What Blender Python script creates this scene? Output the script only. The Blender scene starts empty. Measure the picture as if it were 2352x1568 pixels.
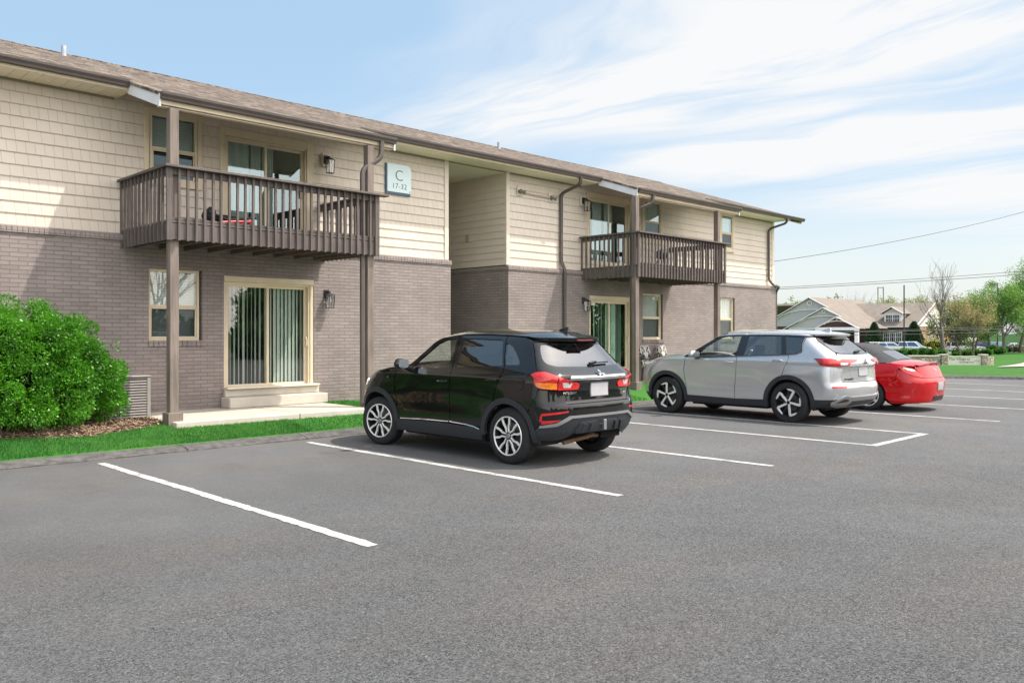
import bpy, bmesh, math, random
import numpy as np
from mathutils import Vector, Matrix, geometry
R = math.radians
rnd = random.Random(7)
C = bpy.context.scene.collection
sc = bpy.context.scene
# ------------------------------------------------------------------ camera
CAMZ = 1.62
cam = bpy.data.cameras.new('camera'); camo = bpy.data.objects.new('camera', cam); C.objects.link(camo)
cam.sensor_width = 36; cam.lens = 36*1939/2352; cam.shift_y = -18/2352
cam.clip_start = 0.1; cam.clip_end = 3000
camo.location = (0, 0, CAMZ)
camo.rotation_euler = (R(90), 0, -math.atan2(.7047, .7095))
sc.camera = camo
# ------------------------------------------------------------------ light
SUN = Vector((1.0, -1.0, 2.3)).normalized()          # towards the sun
sl = bpy.data.lights.new('sun', 'SUN'); so = bpy.data.objects.new('sun', sl); C.objects.link(so)
sl.energy = 2.8; sl.angle = R(0.6); sl.color = (1, .94, .85)
so.rotation_euler = (-SUN).to_track_quat('-Z', 'Y').to_euler(); so.location = (10, -10, 30)
sc.view_settings.view_transform = 'Standard'; sc.view_settings.look = 'None'
sc.view_settings.exposure = 0.8; sc.view_settings.gamma = 1; sc.view_settings.use_curve_mapping = False
sc.cycles.max_bounces = 8; sc.cycles.transparent_max_bounces = 16

class NT:
    """small node-tree helper"""
    def __init__(s, tree): s.t = tree; s.t.nodes.clear()
    def n(s, typ, _props=None, **ins):
        nd = s.t.nodes.new('ShaderNode'+typ)
        for k, v in (_props or {}).items(): setattr(nd, k, v)
        for k, v in ins.items():
            key = int(k[1:]) if k[0] == '_' and k[1:].isdigit() else k.replace('_', ' ')
            sock = nd.inputs[key]
            if isinstance(v, tuple) and len(v) == 2 and hasattr(v[0], 'outputs'): s.t.links.new(v[0].outputs[v[1]], sock)
            elif hasattr(v, 'outputs'): s.t.links.new(v.outputs[0], sock)
            else:
                if isinstance(v, (tuple, list)) and len(v) == 3 and sock.type == 'RGBA': v = (*v, 1)
                sock.default_value = v
        return nd
    def math(s, op, a, b=0.0, c=0.0, clamp=False):
        return s.n('Math', {'operation': op, 'use_clamp': clamp}, _0=a, _1=b, _2=c)
    def ramp(s, fac, a, b, lo=0.0, hi=1.0, typ='SMOOTHSTEP'):
        return s.n('MapRange', {'interpolation_type': typ, 'clamp': True} if typ != 'LINEAR' else {'clamp': True}, _0=fac, _1=a, _2=b, _3=lo, _4=hi)
    def mix(s, fac, a, b, blend='MIX'):
        un = lambda v: v[0].outputs[v[1]] if isinstance(v, tuple) and hasattr(v[0], 'outputs') else v
        nd = s.t.nodes.new('ShaderNodeMix'); nd.data_type = 'RGBA'; nd.blend_type = blend; nd.clamp_factor = True
        for sock, v in ((nd.inputs[0], fac), (nd.inputs[6], a), (nd.inputs[7], b)):
            if isinstance(v, tuple) and hasattr(v[0], 'outputs'): s.t.links.new(un(v), sock)
            elif hasattr(v, 'outputs'): s.t.links.new(v.outputs[2] if v.bl_idname == 'ShaderNodeMix' else v.outputs[0], sock)
            else: sock.default_value = (*v, 1) if isinstance(v, (tuple, list)) and len(v) == 3 else v
        return nd
def L(nd):       # colour output of a mix node, for use as an input value
    class W: pass
    return (nd, 'Result') if False else (nd, 2)

# ------------------------------------------------------------------ world
wd = bpy.data.worlds.new('World'); sc.world = wd; wd.use_nodes = True
t = NT(wd.node_tree)
sky = t.n('TexSky', {'sky_type': 'NISHITA', 'sun_disc': False, 'sun_elevation': math.asin(SUN.z), 'sun_rotation': math.atan2(SUN.x, SUN.y), 'air_density': 1.0, 'dust_density': 1.6, 'ozone_density': 1.6})
tc = t.n('TexCoord')
sep = t.n('SeparateXYZ', _0=(tc, 'Generated'))
dz = t.math('MAXIMUM', (sep, 2), 0.035)
px = t.math('DIVIDE', (sep, 0), dz); py = t.math('DIVIDE', (sep, 1), dz)
pv = t.n('CombineXYZ', _0=px, _1=py, _2=0.0)
warp = t.n('TexNoise', {'noise_dimensions': '3D'}, Vector=pv, Scale=.55, Detail=2.0)
wx = t.math('MULTIPLY_ADD', (warp, 0), 1.5, -.75)
px2 = t.math('ADD', px, wx)
sv = t.n('CombineXYZ', _0=t.math('MULTIPLY', px2, 1.35), _1=t.math('MULTIPLY', py, .36), _2=4.3)
n1 = t.n('TexNoise', Vector=sv, Scale=1.0, Detail=5.0, Roughness=.52)
sv2 = t.n('CombineXYZ', _0=t.math('MULTIPLY', px2, 3.2), _1=t.math('MULTIPLY', py, .9), _2=1.3)
n2 = t.n('TexNoise', Vector=sv2, Scale=1.0, Detail=6.0, Roughness=.6)
def band(c, w, a):      # one cirrus streak lying along the facade normal
    d = t.math('DIVIDE', t.math('ABSOLUTE', t.math('SUBTRACT', px2, c)), w)
    return t.math('MULTIPLY', t.ramp(d, 0.0, 1.0, 1.0, 0.0), a)
bands = t.math('ADD', t.math('ADD', band(2.72, 1.2, 1.2), band(4.35, .85, 1.15)), band(6.4, 1.0, .55))
bands = t.math('MULTIPLY', bands, t.ramp(py, 2.5, 3.9, 1.0, 0.0))
thin = t.math('MULTIPLY', band(1.75, .18, .22), t.ramp(py, 1.6, 3.2, 1.0, 0.0))
sheet = t.math('MULTIPLY', t.ramp((n1, 0), .36, .60), t.math('MULTIPLY', t.ramp(px, 1.9, 3.4), t.ramp(py, 1.4, 3.6, .9, .05)))
cl = t.math('ADD', t.math('MULTIPLY', t.math('ADD', bands, thin), t.ramp((n2, 0), .30, .60, .35, 1.0)), sheet)
haze = t.ramp((sep, 2), 0.0, .26, .88, 0.0, 'SMOOTHERSTEP')
skyc_h = haze
cl = t.math('MINIMUM', cl, .97)
grad = t.mix(t.ramp((sep, 2), .03, .27), (3.5, 3.74, 3.9), (1.95, 2.86, 3.88))          # pale band of moist air over the horizon
skyc = t.mix(.78, t.mix(1.0, sky, (1.25, 1.2, 1.05), 'MULTIPLY'), grad)
mixc = t.mix(cl, skyc, (4.2, 4.25, 4.3))
dsun = t.n('VectorMath', {'operation': 'DOT_PRODUCT'}, _0=(tc, 'Generated'), _1=tuple(SUN))
fill_glow = t.math('ADD', t.math('MULTIPLY', t.ramp((sep, 1), .15, -.7), 1.55), t.math('MULTIPLY', t.ramp((dsun, 'Value'), .55, .97), 1.3))     # added brightness: unseen sky behind the camera and round the sun, fills facade shade
final = t.n('VectorMath', {'operation': 'MULTIPLY_ADD'}, _0=t.n('CombineXYZ', _0=fill_glow, _1=fill_glow, _2=fill_glow), _1=(4.3, 3.75, 3.3), _2=L(mixc))
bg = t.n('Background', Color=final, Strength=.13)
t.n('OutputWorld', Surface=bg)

# ------------------------------------------------------------------ objects, tags
def tag(o, label=None, cat=None, group=None, kind=None):
    if label: o['label'] = label
    if cat: o['category'] = cat
    if group: o['group'] = group
    if kind: o['kind'] = kind
    return o
def thing(name, label, cat, loc=(0, 0, 0), rz=0, group=None):
    o = bpy.data.objects.new(name, None); C.objects.link(o); o.location = loc; o.rotation_euler = (0, 0, rz); o.empty_display_size = .2
    return tag(o, label, cat, group)
def dup(root, loc, rz=0.0, label=None, group=None, scale=None):
    r = root.copy(); C.objects.link(r); r.location = loc; r.rotation_euler = (0, 0, rz)
    if scale: r.scale = scale if isinstance(scale, tuple) else (scale,)*3
    if label: r['label'] = label
    if group: r['group'] = group
    for ch in list(root.children):
        c = ch.copy(); C.objects.link(c); c.parent = r
        for g in list(ch.children):
            d = g.copy(); C.objects.link(d); d.parent = c
    return r
class MB:
    def __init__(s): s.v = []; s.f = []
    def add(s, vs, fs):
        k = len(s.v); s.v += [tuple(p) for p in vs]; s.f += [tuple(i+k for i in f) for f in fs]; return s
    def quad(s, *p): return s.add(p, [tuple(range(len(p)))])
    def box(s, x0, x1, y0, y1, z0, z1):
        return s.add([(x0,y0,z0),(x1,y0,z0),(x1,y1,z0),(x0,y1,z0),(x0,y0,z1),(x1,y0,z1),(x1,y1,z1),(x0,y1,z1)],
                     [(0,3,2,1),(4,5,6,7),(0,1,5,4),(1,2,6,5),(2,3,7,6),(3,0,4,7)])
    def prism(s, poly, axis, a, b):       # poly in the two other axes, extruded a..b along axis
        def P(p, t): return {'x': (t, p[0], p[1]), 'y': (p[0], t, p[1]), 'z': (p[0], p[1], t)}[axis]
        n = len(poly)
        ar = sum(poly[i][0]*poly[(i+1) % n][1]-poly[(i+1) % n][0]*poly[i][1] for i in range(n))
        if (ar < 0) != (axis == 'y'): poly = poly[::-1]
        if a > b: a, b = b, a
        vs = [P(p, a) for p in poly]+[P(p, b) for p in poly]
        fs = [tuple(range(n-1, -1, -1)), tuple(range(n, 2*n))]+[(i, (i+1) % n, n+(i+1) % n, n+i) for i in range(n)]
        return s.add(vs, fs)
    def bar(s, p, q, w, h=None, up=(0, 0, 1)):
        p, q = Vector(p), Vector(q); d = (q-p).normalized(); h = h or w
        u = Vector(up)
        if abs(d.dot(u)) > .97: u = Vector((0, 1, 0))
        a = d.cross(u).normalized(); b = a.cross(d).normalized()
        vs = [c+a*(sx*w/2)+b*(sz*h/2) for c in (p, q) for sx, sz in ((-1,-1),(1,-1),(1,1),(-1,1))]
        return s.add(vs, [(0,1,2,3),(7,6,5,4),(0,4,5,1),(1,5,6,2),(2,6,7,3),(3,7,4,0)])
    def tube(s, pts, r, n=8, cap=True):
        pts = [Vector(p) for p in pts]; rs = r if isinstance(r, (list, tuple)) else [r]*len(pts)
        k = len(s.v); a0 = None
        for i, p in enumerate(pts):
            d = (pts[min(i+1, len(pts)-1)]-pts[max(i-1, 0)]).normalized()
            if a0 is None: a0 = d.orthogonal().normalized()
            a0 = (a0-d*a0.dot(d)).normalized(); b0 = d.cross(a0)
            for j in range(n):
                an = 2*math.pi*j/n; s.v.append(tuple(p+(a0*math.cos(an)+b0*math.sin(an))*rs[i]))
        for i in range(len(pts)-1):
            for j in range(n):
                s.f.append((k+i*n+j, k+i*n+(j+1) % n, k+(i+1)*n+(j+1) % n, k+(i+1)*n+j))
        if cap: s.f += [tuple(k+j for j in range(n-1, -1, -1)), tuple(k+(len(pts)-1)*n+j for j in range(n))]
        return s
    def lathe(s, prof, n=32, axis='z', c=(0, 0, 0), close=False):     # prof: (radius, height)
        k = len(s.v); m = len(prof)
        for r, h in prof:
            for j in range(n):
                an = 2*math.pi*j/n; x, y = r*math.cos(an), r*math.sin(an)
                p = {'z': (x, y, h), 'x': (h, x, y), 'y': (y, h, x)}[axis]; s.v.append((p[0]+c[0], p[1]+c[1], p[2]+c[2]))
        for i in range(m if close else m-1):
            i2 = (i+1) % m
            for j in range(n): s.f.append((k+i*n+j, k+i*n+(j+1) % n, k+i2*n+(j+1) % n, k+i2*n+j))
        return s
    def blob(s, c, r, seed=0, amp=.15, n=2):
        bm = bmesh.new(); bmesh.ops.create_icosphere(bm, subdivisions=n, radius=1); q = random.Random(seed); ph = [q.uniform(0, 6) for _ in range(6)]
        vs = []
        for v in bm.verts:
            p = v.co; d = 1+amp*(math.sin(3*p.x+ph[0])*math.sin(3*p.y+ph[1])+.6*math.sin(5*p.z+ph[2]+2*p.x)+.4*math.sin(9*p.y+ph[3]+4*p.z))
            vs.append((c[0]+p.x*r[0]*d, c[1]+p.y*r[1]*d, c[2]+p.z*r[2]*d))
        fs = [[v.index for v in f.verts] for f in bm.faces]; bm.free(); return s.add(vs, fs)
    def build(s, name, mat, parent=None, bevel=0, smooth=False, fix=True, seg=1):
        me = bpy.data.meshes.new(name); me.from_pydata(s.v, [], s.f)
        if fix or bevel:
            bm = bmesh.new(); bm.from_mesh(me)
            if bevel:
                bmesh.ops.remove_doubles(bm, verts=bm.verts, dist=1e-5)
                es = [e for e in bm.edges if len(e.link_faces) == 2 and e.calc_face_angle(0) > .6]
                bmesh.ops.bevel(bm, geom=es, offset=bevel, segments=seg, affect='EDGES', profile=.6)
            if fix: bmesh.ops.recalc_face_normals(bm, faces=bm.faces)
            bm.to_mesh(me); bm.free()
        if smooth:
            me.shade_smooth()
            if smooth != 'all': me.set_sharp_from_angle(angle=R(38))
        o = bpy.data.objects.new(name, me); C.objects.link(o)
        if mat: me.materials.append(mat)
        if parent: o.parent = parent
        return o
def npmesh(name, v, f, mat, parent=None, smooth=False):
    """v (n,3) float array, f (m,k) int array, all faces with k corners"""
    me = bpy.data.meshes.new(name); k = f.shape[1]
    me.vertices.add(len(v)); me.vertices.foreach_set('co', np.asarray(v, np.float32).ravel())
    me.loops.add(f.size); me.loops.foreach_set('vertex_index', np.asarray(f, np.int32).ravel())
    me.polygons.add(len(f)); me.polygons.foreach_set('loop_start', np.arange(0, f.size, k, dtype=np.int32))
    me.update(calc_edges=True); me.validate()
    if smooth: me.shade_smooth()
    o = bpy.data.objects.new(name, me); C.objects.link(o); me.materials.append(mat)
    if parent: o.parent = parent
    return o
def text_mesh(name, body, size, mat, parent=None, depth=.002, matrix=None, align='CENTER', offset=0.0, space=1.0):
    cu = bpy.data.curves.new(name, 'FONT'); cu.body = body; cu.size = size; cu.extrude = depth; cu.align_x = align; cu.offset = offset; cu.space_character = space
    tmp = bpy.data.objects.new(name+'_tmp', cu); C.objects.link(tmp)
    dg = bpy.context.evaluated_depsgraph_get(); me = bpy.data.meshes.new_from_object(tmp.evaluated_get(dg)); me.name = name
    bpy.data.objects.remove(tmp); bpy.data.curves.remove(cu)
    if matrix is not None: me.transform(matrix)
    me.materials.clear(); me.materials.append(mat)
    o = bpy.data.objects.new(name, me); C.objects.link(o)
    if parent: o.parent = parent
    return o

# ------------------------------------------------------------------ materials
MATS = {}
def mat(name, col, rough=.6, metal=0.0, var=.0, vscale=4.0, bump=0.0, bscale=30.0, coat=0.0, spec=.5, coord='Object', fleck=0.0, stretch=(1, 1, 1)):
    if name in MATS: return MATS[name]
    m = bpy.data.materials.new(name); m.use_nodes = True; t = NT(m.node_tree); MATS[name] = m
    tc = t.n('TexCoord'); vec = t.n('Mapping', Vector=(tc, coord), Scale=stretch)
    c = None
    if var:
        nz = t.n('TexNoise', Vector=vec, Scale=vscale, Detail=6.0, Roughness=.62)
        f = t.ramp((nz, 0), .25, .75, -1.0, 1.0, 'LINEAR')
        lo = tuple(x*(1-var) for x in col); hi = tuple(min(1, x*(1+var)) for x in col)
        c = t.mix(t.ramp((nz, 0), .28, .72), lo, hi)
    p = t.n('BsdfPrincipled', Roughness=rough, Metallic=metal)
    p.inputs['Specular IOR Level'].default_value = spec
    if c: t.t.links.new(c.outputs[2], p.inputs['Base Color'])
    else: p.inputs['Base Color'].default_value = (*col, 1)
    if coat: p.inputs['Coat Weight'].default_value = coat; p.inputs['Coat Roughness'].default_value = .03
    if bump:
        nb = t.n('TexNoise', Vector=vec, Scale=bscale, Detail=4.0)
        bp = t.n('Bump', Strength=bump, Distance=.01, Height=(nb, 0)); t.t.links.new(bp.outputs[0], p.inputs['Normal'])
    t.n('OutputMaterial', Surface=p); return m
def glass(name, tint=(.8, .85, .83), refl=.12, ior=1.5, rough=0.0, gcol=(1, 1, 1)):
    if name in MATS: return MATS[name]
    m = bpy.data.materials.new(name); m.use_nodes = True; t = NT(m.node_tree); MATS[name] = m
    ge = t.n('NewGeometry'); cs = t.math('ABSOLUTE', (t.n('VectorMath', {'operation': 'DOT_PRODUCT'}, _0=(ge, 'Normal'), _1=(ge, 'Incoming')), 'Value'))
    f0 = 2*((ior-1)/(ior+1))**2+refl*.6; fac = t.math('ADD', t.math('MULTIPLY', t.math('POWER', t.math('SUBTRACT', 1.0, cs), 4.0), 1-f0), f0, clamp=True)     # two-sided Schlick: a thin pane reflects alike from both sides
    s = t.n('MixShader', _0=fac, _1=t.n('BsdfTransparent', Color=tint), _2=t.n('BsdfAnisotropic' if False else 'BsdfGlossy', Color=gcol, Roughness=rough))
    t.n('OutputMaterial', Surface=s); return m
# ================================================================== GROUND
def gz(x, y):                     # the land falls away gently towards the road
    d = .7047*x+.7095*y
    if d < 36: return 0.0
    if d < 65: return -.73*((d-36)/29)
    if d < 144: return -.73-.71*(d-65)/79
    return -1.44-.0*(d-144)
def asphalt_mat():
    m = bpy.data.materials.new('asphalt'); m.use_nodes = True; t = NT(m.node_tree)
    tc = t.n('TexCoord'); o = (tc, 'Object')
    big = t.n('TexNoise', Vector=o, Scale=.22, Detail=4.0, Roughness=.6)
    mid = t.n('TexNoise', Vector=o, Scale=1.7, Detail=5.0, Roughness=.65)
    fine = t.n('TexNoise', Vector=o, Scale=85.0, Detail=4.0, Roughness=.75)
    warp = t.n('VectorMath', {'operation': 'ADD'}, _0=o, _1=t.n('VectorMath', {'operation': 'SCALE'}, _0=(t.n('TexNoise', Vector=o, Scale=40.0), 1), Scale=.02))
    vo = t.n('TexVoronoi', {'feature': 'F1'}, Vector=warp, Scale=95.0, Randomness=1.0)
    vo2 = t.n('TexVoronoi', {'feature': 'F1'}, Vector=warp, Scale=125.0, Randomness=1.0)
    sy = t.n('SeparateXYZ', _0=o)
    edge = t.n('TexNoise', Vector=o, Scale=.5, Detail=3.0)
    yy = t.math('ADD', (sy, 1), t.math('MULTIPLY_ADD', (edge, 0), 1.4, -.7))
    coarse = t.ramp(yy, 4.2, 9.0, 1.0, .3)             # the open lane is more worn than the stalls
    sh = t.n('SeparateXYZ', _0=(vo, 'Color'))
    stone = t.math('MULTIPLY', t.math('SUBTRACT', (sh, 0), .5), coarse)
    v = t.math('ADD', .096, t.math('MULTIPLY', stone, .085))
    v = t.math('ADD', v, t.math('MULTIPLY', t.math('SUBTRACT', (fine, 0), .5), .11))
    v = t.math('ADD', v, t.math('MULTIPLY', t.math('SUBTRACT', (big, 0), .5), .085))
    v = t.math('ADD', v, t.math('MULTIPLY', t.math('SUBTRACT', (mid, 0), .5), .065))
    pit = t.math('MULTIPLY', t.ramp((vo2, 'Distance'), .5, .8), t.math('MULTIPLY', coarse, t.ramp((mid, 0), .38, .62)))
    v = t.math('MULTIPLY', v, t.math('SUBTRACT', 1.0, t.math('MULTIPLY', pit, .75)))
    patchn = t.n('TexNoise', Vector=t.n('Mapping', Vector=o, Scale=(.35, .9, 1)), Scale=1.0, Detail=3.0)
    dd = t.math('ADD', t.math('ADD', t.math('MULTIPLY', (sy, 0), .7047), t.math('MULTIPLY', (sy, 1), .7095)), t.math('MULTIPLY_ADD', (edge, 0), 1.2, -.6))
    v = t.math('MULTIPLY', v, t.math('ADD', t.ramp(dd, 6.2, 7.3, .96, 1.14), t.ramp(dd, 8.0, 17.0, 0.0, .16)))      # older, paler surface beyond a diagonal seam
    glint = t.math('MULTIPLY', t.math('GREATER_THAN', (sh, 1), .985), t.math('MULTIPLY', coarse, .06))
    v = t.math('ADD', v, glint)
    st_ = t.n('TexVoronoi', {'feature': 'F1'}, Vector=t.n('Mapping', Vector=o, Scale=(.345, .22, 1)), Scale=1.0, Randomness=.35); stn = t.n('TexNoise', Vector=o, Scale=5.0, Detail=4.0)
    oil = t.math('MULTIPLY', t.ramp(t.math('ADD', (st_, 'Distance'), t.math('MULTIPLY_ADD', (stn, 0), .22, -.11)), .17, .03), t.ramp(yy, 5.0, 6.0))
    cr = t.n('TexVoronoi', {'feature': 'DISTANCE_TO_EDGE'}, Vector=t.n('VectorMath', {'operation': 'ADD'}, _0=o, _1=t.n('VectorMath', {'operation': 'SCALE'}, _0=(t.n('TexNoise', Vector=o, Scale=1.6, Detail=4.0), 1), Scale=.9)), Scale=.23)
    crack = t.math('MULTIPLY', t.ramp((cr, 'Distance'), .0016, .0005), t.ramp((big, 0), .50, .60))
    v = t.math('MULTIPLY', v, t.math('SUBTRACT', 1.0, t.math('ADD', t.math('MULTIPLY', oil, .30), t.math('MULTIPLY', crack, .45))))
    rgb = t.mix(t.ramp((patchn, 0), .4, .68), (.99, 1.0, 1.01), (1.045, 1.0, .955))
    col = t.n('VectorMath', {'operation': 'SCALE'}, _0=L(rgb), Scale=v)
    hgt = t.math('ADD', t.math('MULTIPLY', (vo, 'Distance'), -.8), t.math('MULTIPLY', (fine, 0), .5))
    bp = t.n('Bump', Strength=t.math('MULTIPLY', coarse, .55), Distance=.008, Height=hgt)
    p = t.n('BsdfPrincipled', Base_Color=col, Roughness=.86, Normal=bp); p.inputs['Specular IOR Level'].default_value = .3
    t.n('OutputMaterial', Surface=p); return m
M_asph = asphalt_mat()
def grass_mat(name, a, b, scale=9.0):
    m = bpy.data.materials.new(name); m.use_nodes = True; t = NT(m.node_tree)
    tc = t.n('TexCoord'); o = (tc, 'Object')
    n1 = t.n('TexNoise', Vector=o, Scale=scale, Detail=6.0, Roughness=.7); n2 = t.n('TexNoise', Vector=o, Scale=.6, Detail=3.0)
    f = t.math('ADD', t.math('MULTIPLY', (n1, 0), .6), t.math('MULTIPLY', (n2, 0), .4))
    c = t.mix(t.ramp(f, .36, .64), a, b)
    bp = t.n('Bump', Strength=.6, Distance=.03, Height=(n1, 0))
    p = t.n('BsdfPrincipled', Base_Color=L(c), Roughness=.9, Normal=bp); p.inputs['Specular IOR Level'].default_value = .15
    t.n('OutputMaterial', Surface=p); return m
M_grass = grass_mat('turf', (.034, .13, .022), (.068, .21, .036), 26)
M_far = grass_mat('far_turf', (.030, .105, .014), (.052, .155, .022), 5)
M_blade = grass_mat('grass_blade', (.036, .165, .028), (.080, .245, .046), 3.2); nt_ = NT.__new__(NT); nt_.t = M_blade.node_tree
pr_ = [n for n in nt_.t.nodes if n.bl_idname == 'ShaderNodeBsdfPrincipled'][0]; old = pr_.inputs['Base Color'].links[0].from_socket; nt_.t.links.remove(pr_.inputs['Normal'].links[0])
dn = nt_.n('TexNoise', Vector=(nt_.n('TexCoord'), 'Object'), Scale=38.0, Detail=2.0); dry = nt_.mix(nt_.ramp((dn, 0), .64, .72), (0, 0, 0), (.30, .27, .10)); nt_.t.links.new(old, dry.inputs[6])
nt_.t.links.new(dry.outputs[2], pr_.inputs['Base Color'])      # a few dry blades
# one wide sheet to the horizon
def sheet(name, xs, ys, zf, m, dz=0.0):
    xs = np.array(xs); ys = np.array(ys); nx, ny = len(xs), len(ys)
    v = [(x, y, zf(x, y)+dz) for y in ys for x in xs]
    f = [(j*nx+i, j*nx+i+1, (j+1)*nx+i+1, (j+1)*nx+i) for j in range(ny-1) for i in range(nx-1)]
    return npmesh(name, np.array(v), np.array(f), m, smooth=True)
lin = np.linspace
gxs = np.concatenate([[-900, -300, -100], lin(-60, 20, 9), lin(24, 200, 60), [260, 400, 900, 1400]])
gys = np.concatenate([[-900, -300, -100], lin(-60, 0, 7), lin(4, 160, 50), [220, 400, 900, 1400]])
tag(sheet('ground', gxs, gys, gz, M_far, -.03), kind='structure')
# asphalt lot: one polygon with a curved far edge
lot = [(-40, -40), (33.6, -40), (33.6, 8.2), (33.2, 9.6), (32.5, 10.6), (31.4, 11.3), (30, 11.45), (-40, 11.45)]
mb = MB(); mb.add([(x, y, 0) for x, y in lot], [tuple(range(len(lot)))])
tag(mb.build('parking_lot', M_asph, fix=False), kind='structure')
# painted stall lines
def paint_line():
    m = bpy.data.materials.new('line_paint'); m.use_nodes = True; t = NT(m.node_tree); o = (t.n('TexCoord'), 'Object')
    a = t.n('TexNoise', Vector=o, Scale=55.0, Detail=4.0, Roughness=.7); b = t.n('TexNoise', Vector=o, Scale=2.2, Detail=3.0)
    w = t.math('ADD', t.math('MULTIPLY', (a, 0), .6), t.math('MULTIPLY', (b, 0), .4)); c = t.mix(t.ramp(w, .52, .62), (.50, .495, .48), (.17, .165, .16)); c = t.mix(t.ramp((b, 0), .3, .7), c, t.mix(1.0, c, (.86, .85, .83), 'MULTIPLY'))
    p = t.n('BsdfPrincipled', Base_Color=L(c), Roughness=.75); t.n('OutputMaterial', Surface=p); return m
M_line = paint_line()
W = .105
for i, (x, y0, y1) in enumerate([(3.79, 5.32, 11.12), (6.715, 5.22, 11.08), (9.54, 5.08, 11.1), (12.34, 4.92, 11.1), (14.33, 4.92, 11.1), (17.35, 4.7, 11.1),
                       (20.5, 4.6, 11.1), (23.55, 4.55, 11.1), (26.6, 4.5, 11.1), (29.7, 4.5, 11.1)]):
    mb = MB(); q = random.Random(i); n = 90
    ys = [y0+(y1-y0)*k/n for k in range(n+1)]; j = [q.gauss(0, .005)+.004*math.sin(3*y_) for y_ in ys]; k2 = [q.gauss(0, .005)+.004*math.sin(2.3*y_) for y_ in ys]
    vs = [(x-W/2+a, y, .004) for y, a in zip(ys, j)]+[(x+W/2+a, y, .004) for y, a in zip(ys, k2)]
    mb.add(vs, [(k, n+1+k, n+2+k, k+1) for k in range(n)])
    tag(mb.build('stall_line', M_line, fix=False), kind='structure')
mb = MB(); mb.add([(12.40, 4.92, .0045), (14.27, 4.92, .0045), (14.27, 5.04, .0045), (12.40, 5.04, .0045)], [(0, 1, 2, 3)])
tag(mb.build('stall_line', M_line, fix=False), kind='structure')
# low asphalt kerb with cracked joints
M_kerb = mat('kerb', (.095, .089, .086), .9, var=.4, vscale=9, bump=1.0, bscale=38)
prof = [(11.40, -.02), (11.40, .012), (11.46, .034), (11.54, .052), (11.68, .064), (11.80, .062), (11.80, -.02)]
cuts = [-12, -4, 1.6, 5.03, 6.9, 9.9, 13.0, 16.2, 19.4, 22.6, 25.8, 29.2]
for a, b in zip(cuts, cuts[1:]):
    n = 16; q = random.Random(int(a*10)); mb = MB(); vs = []
    for k in range(n+1):
        x = a+.007+(b-a-.014)*k/n
        vs += [(x, y+q.uniform(-.008, .008), z+q.uniform(-.004, .004)) for y, z in prof]
    m_ = len(prof); fs = [(k*m_+i, k*m_+i+1, (k+1)*m_+i+1, (k+1)*m_+i) for k in range(n) for i in range(m_-1)]
    mb.add(vs, fs+[tuple(range(m_)), tuple(n*m_+i for i in range(m_-1, -1, -1))])
    tag(mb.build('kerb', M_kerb, smooth=True), kind='structure')
# lawn strip between kerb and wall
LY = [11.70, 11.95, 12.3, 12.6, 12.95, 13.3, 13.8, 14.5, 15.2]; LZ = [.062, .10, .155, .20, .245, .268, .268, .262, .262]
def lz(x, y): return float(np.interp(y, LY, LZ))
tag(sheet('lawn', lin(-14, 30, 90), LY, lz, M_grass), kind='structure')
# mulch bed and concrete patio
M_mulch = mat('mulch', (.16, .105, .07), .95, var=.6, vscale=24, bump=1.0, bscale=60)
mul = [(-2, 12.75), (1.5, 12.78), (3.0, 12.72), (3.6, 12.55), (4.1, 12.45), (4.65, 12.6), (5.1, 12.78), (5.32, 12.9), (5.32, 14.5), (-2, 14.5)]
def in_poly(x, y, p):
    c = False; n = len(p)
    for i in range(n):
        (x0, y0), (x1, y1) = p[i], p[(i+1) % n]
        if (y0 > y) != (y1 > y) and x < (x1-x0)*(y-y0)/(y1-y0)+x0: c = not c
    return c
g = 26; vs, fs = [], []
for i, x in enumerate(lin(-2, 5.32, 60)):
    yf = float(np.interp(x, [p[0] for p in mul[:8]], [p[1] for p in mul[:8]]))
    for k in range(9):
        y = yf+(14.48-yf)*k/8; vs.append((x, y, lz(x, y)+.012+(.02 if 0 < k else -.004)+.012*math.sin(x*7+k*2)))
for i in range(59):
    for k in range(8): fs.append((i*9+k, (i+1)*9+k, (i+1)*9+k+1, i*9+k+1))
tag(npmesh('mulch_bed', np.array(vs), np.array(fs), M_mulch, smooth=True), kind='structure')
q = np.random.RandomState(3); V, Fc = [], []
chipc = 0
for _ in range(5200):
    x, y = q.uniform(1.8, 5.3), q.uniform(12.3, 13.9)
    if not in_poly(x, y+q.uniform(-.03, .06), mul): continue
    a = q.uniform(0, 6.28); l, w = q.uniform(.015, .045), q.uniform(.004, .011); z = lz(x, y)+.03+q.uniform(0, .03); tl = q.uniform(-.02, .02)
    dx, dy = math.cos(a)*l, math.sin(a)*l; ex, ey = -math.sin(a)*w, math.cos(a)*w; k = len(V)
    V += [(x-dx-ex, y-dy-ey, z-tl), (x+dx-ex, y+dy-ey, z+tl), (x+dx+ex, y+dy+ey, z+tl+.004), (x-dx+ex, y-dy+ey, z-tl+.004)]; Fc.append((k, k+1, k+2, k+3))
tag(npmesh('mulch_chips', np.array(V), np.array(Fc), mat('bark_chip', (.30, .21, .14), .9, var=.75, vscale=40)), kind='stuff')
M_conc = mat('concrete', (.50, .46, .39), .85, var=.10, vscale=2.5, bump=.15, bscale=60)
mb = MB(); mb.box(5.36, 7.45, 12.55, 14.5, .05, .285); mb.box(7.462, 8.92, 12.55, 14.5, .05, .285)
tag(mb.build('patio', M_conc, bevel=.012), kind='structure')
mb = MB(); mb.box(19.0, 22.6, 12.9, 14.5, .05, .285); tag(mb.build('patio', M_conc, bevel=.012), kind='structure')
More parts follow.
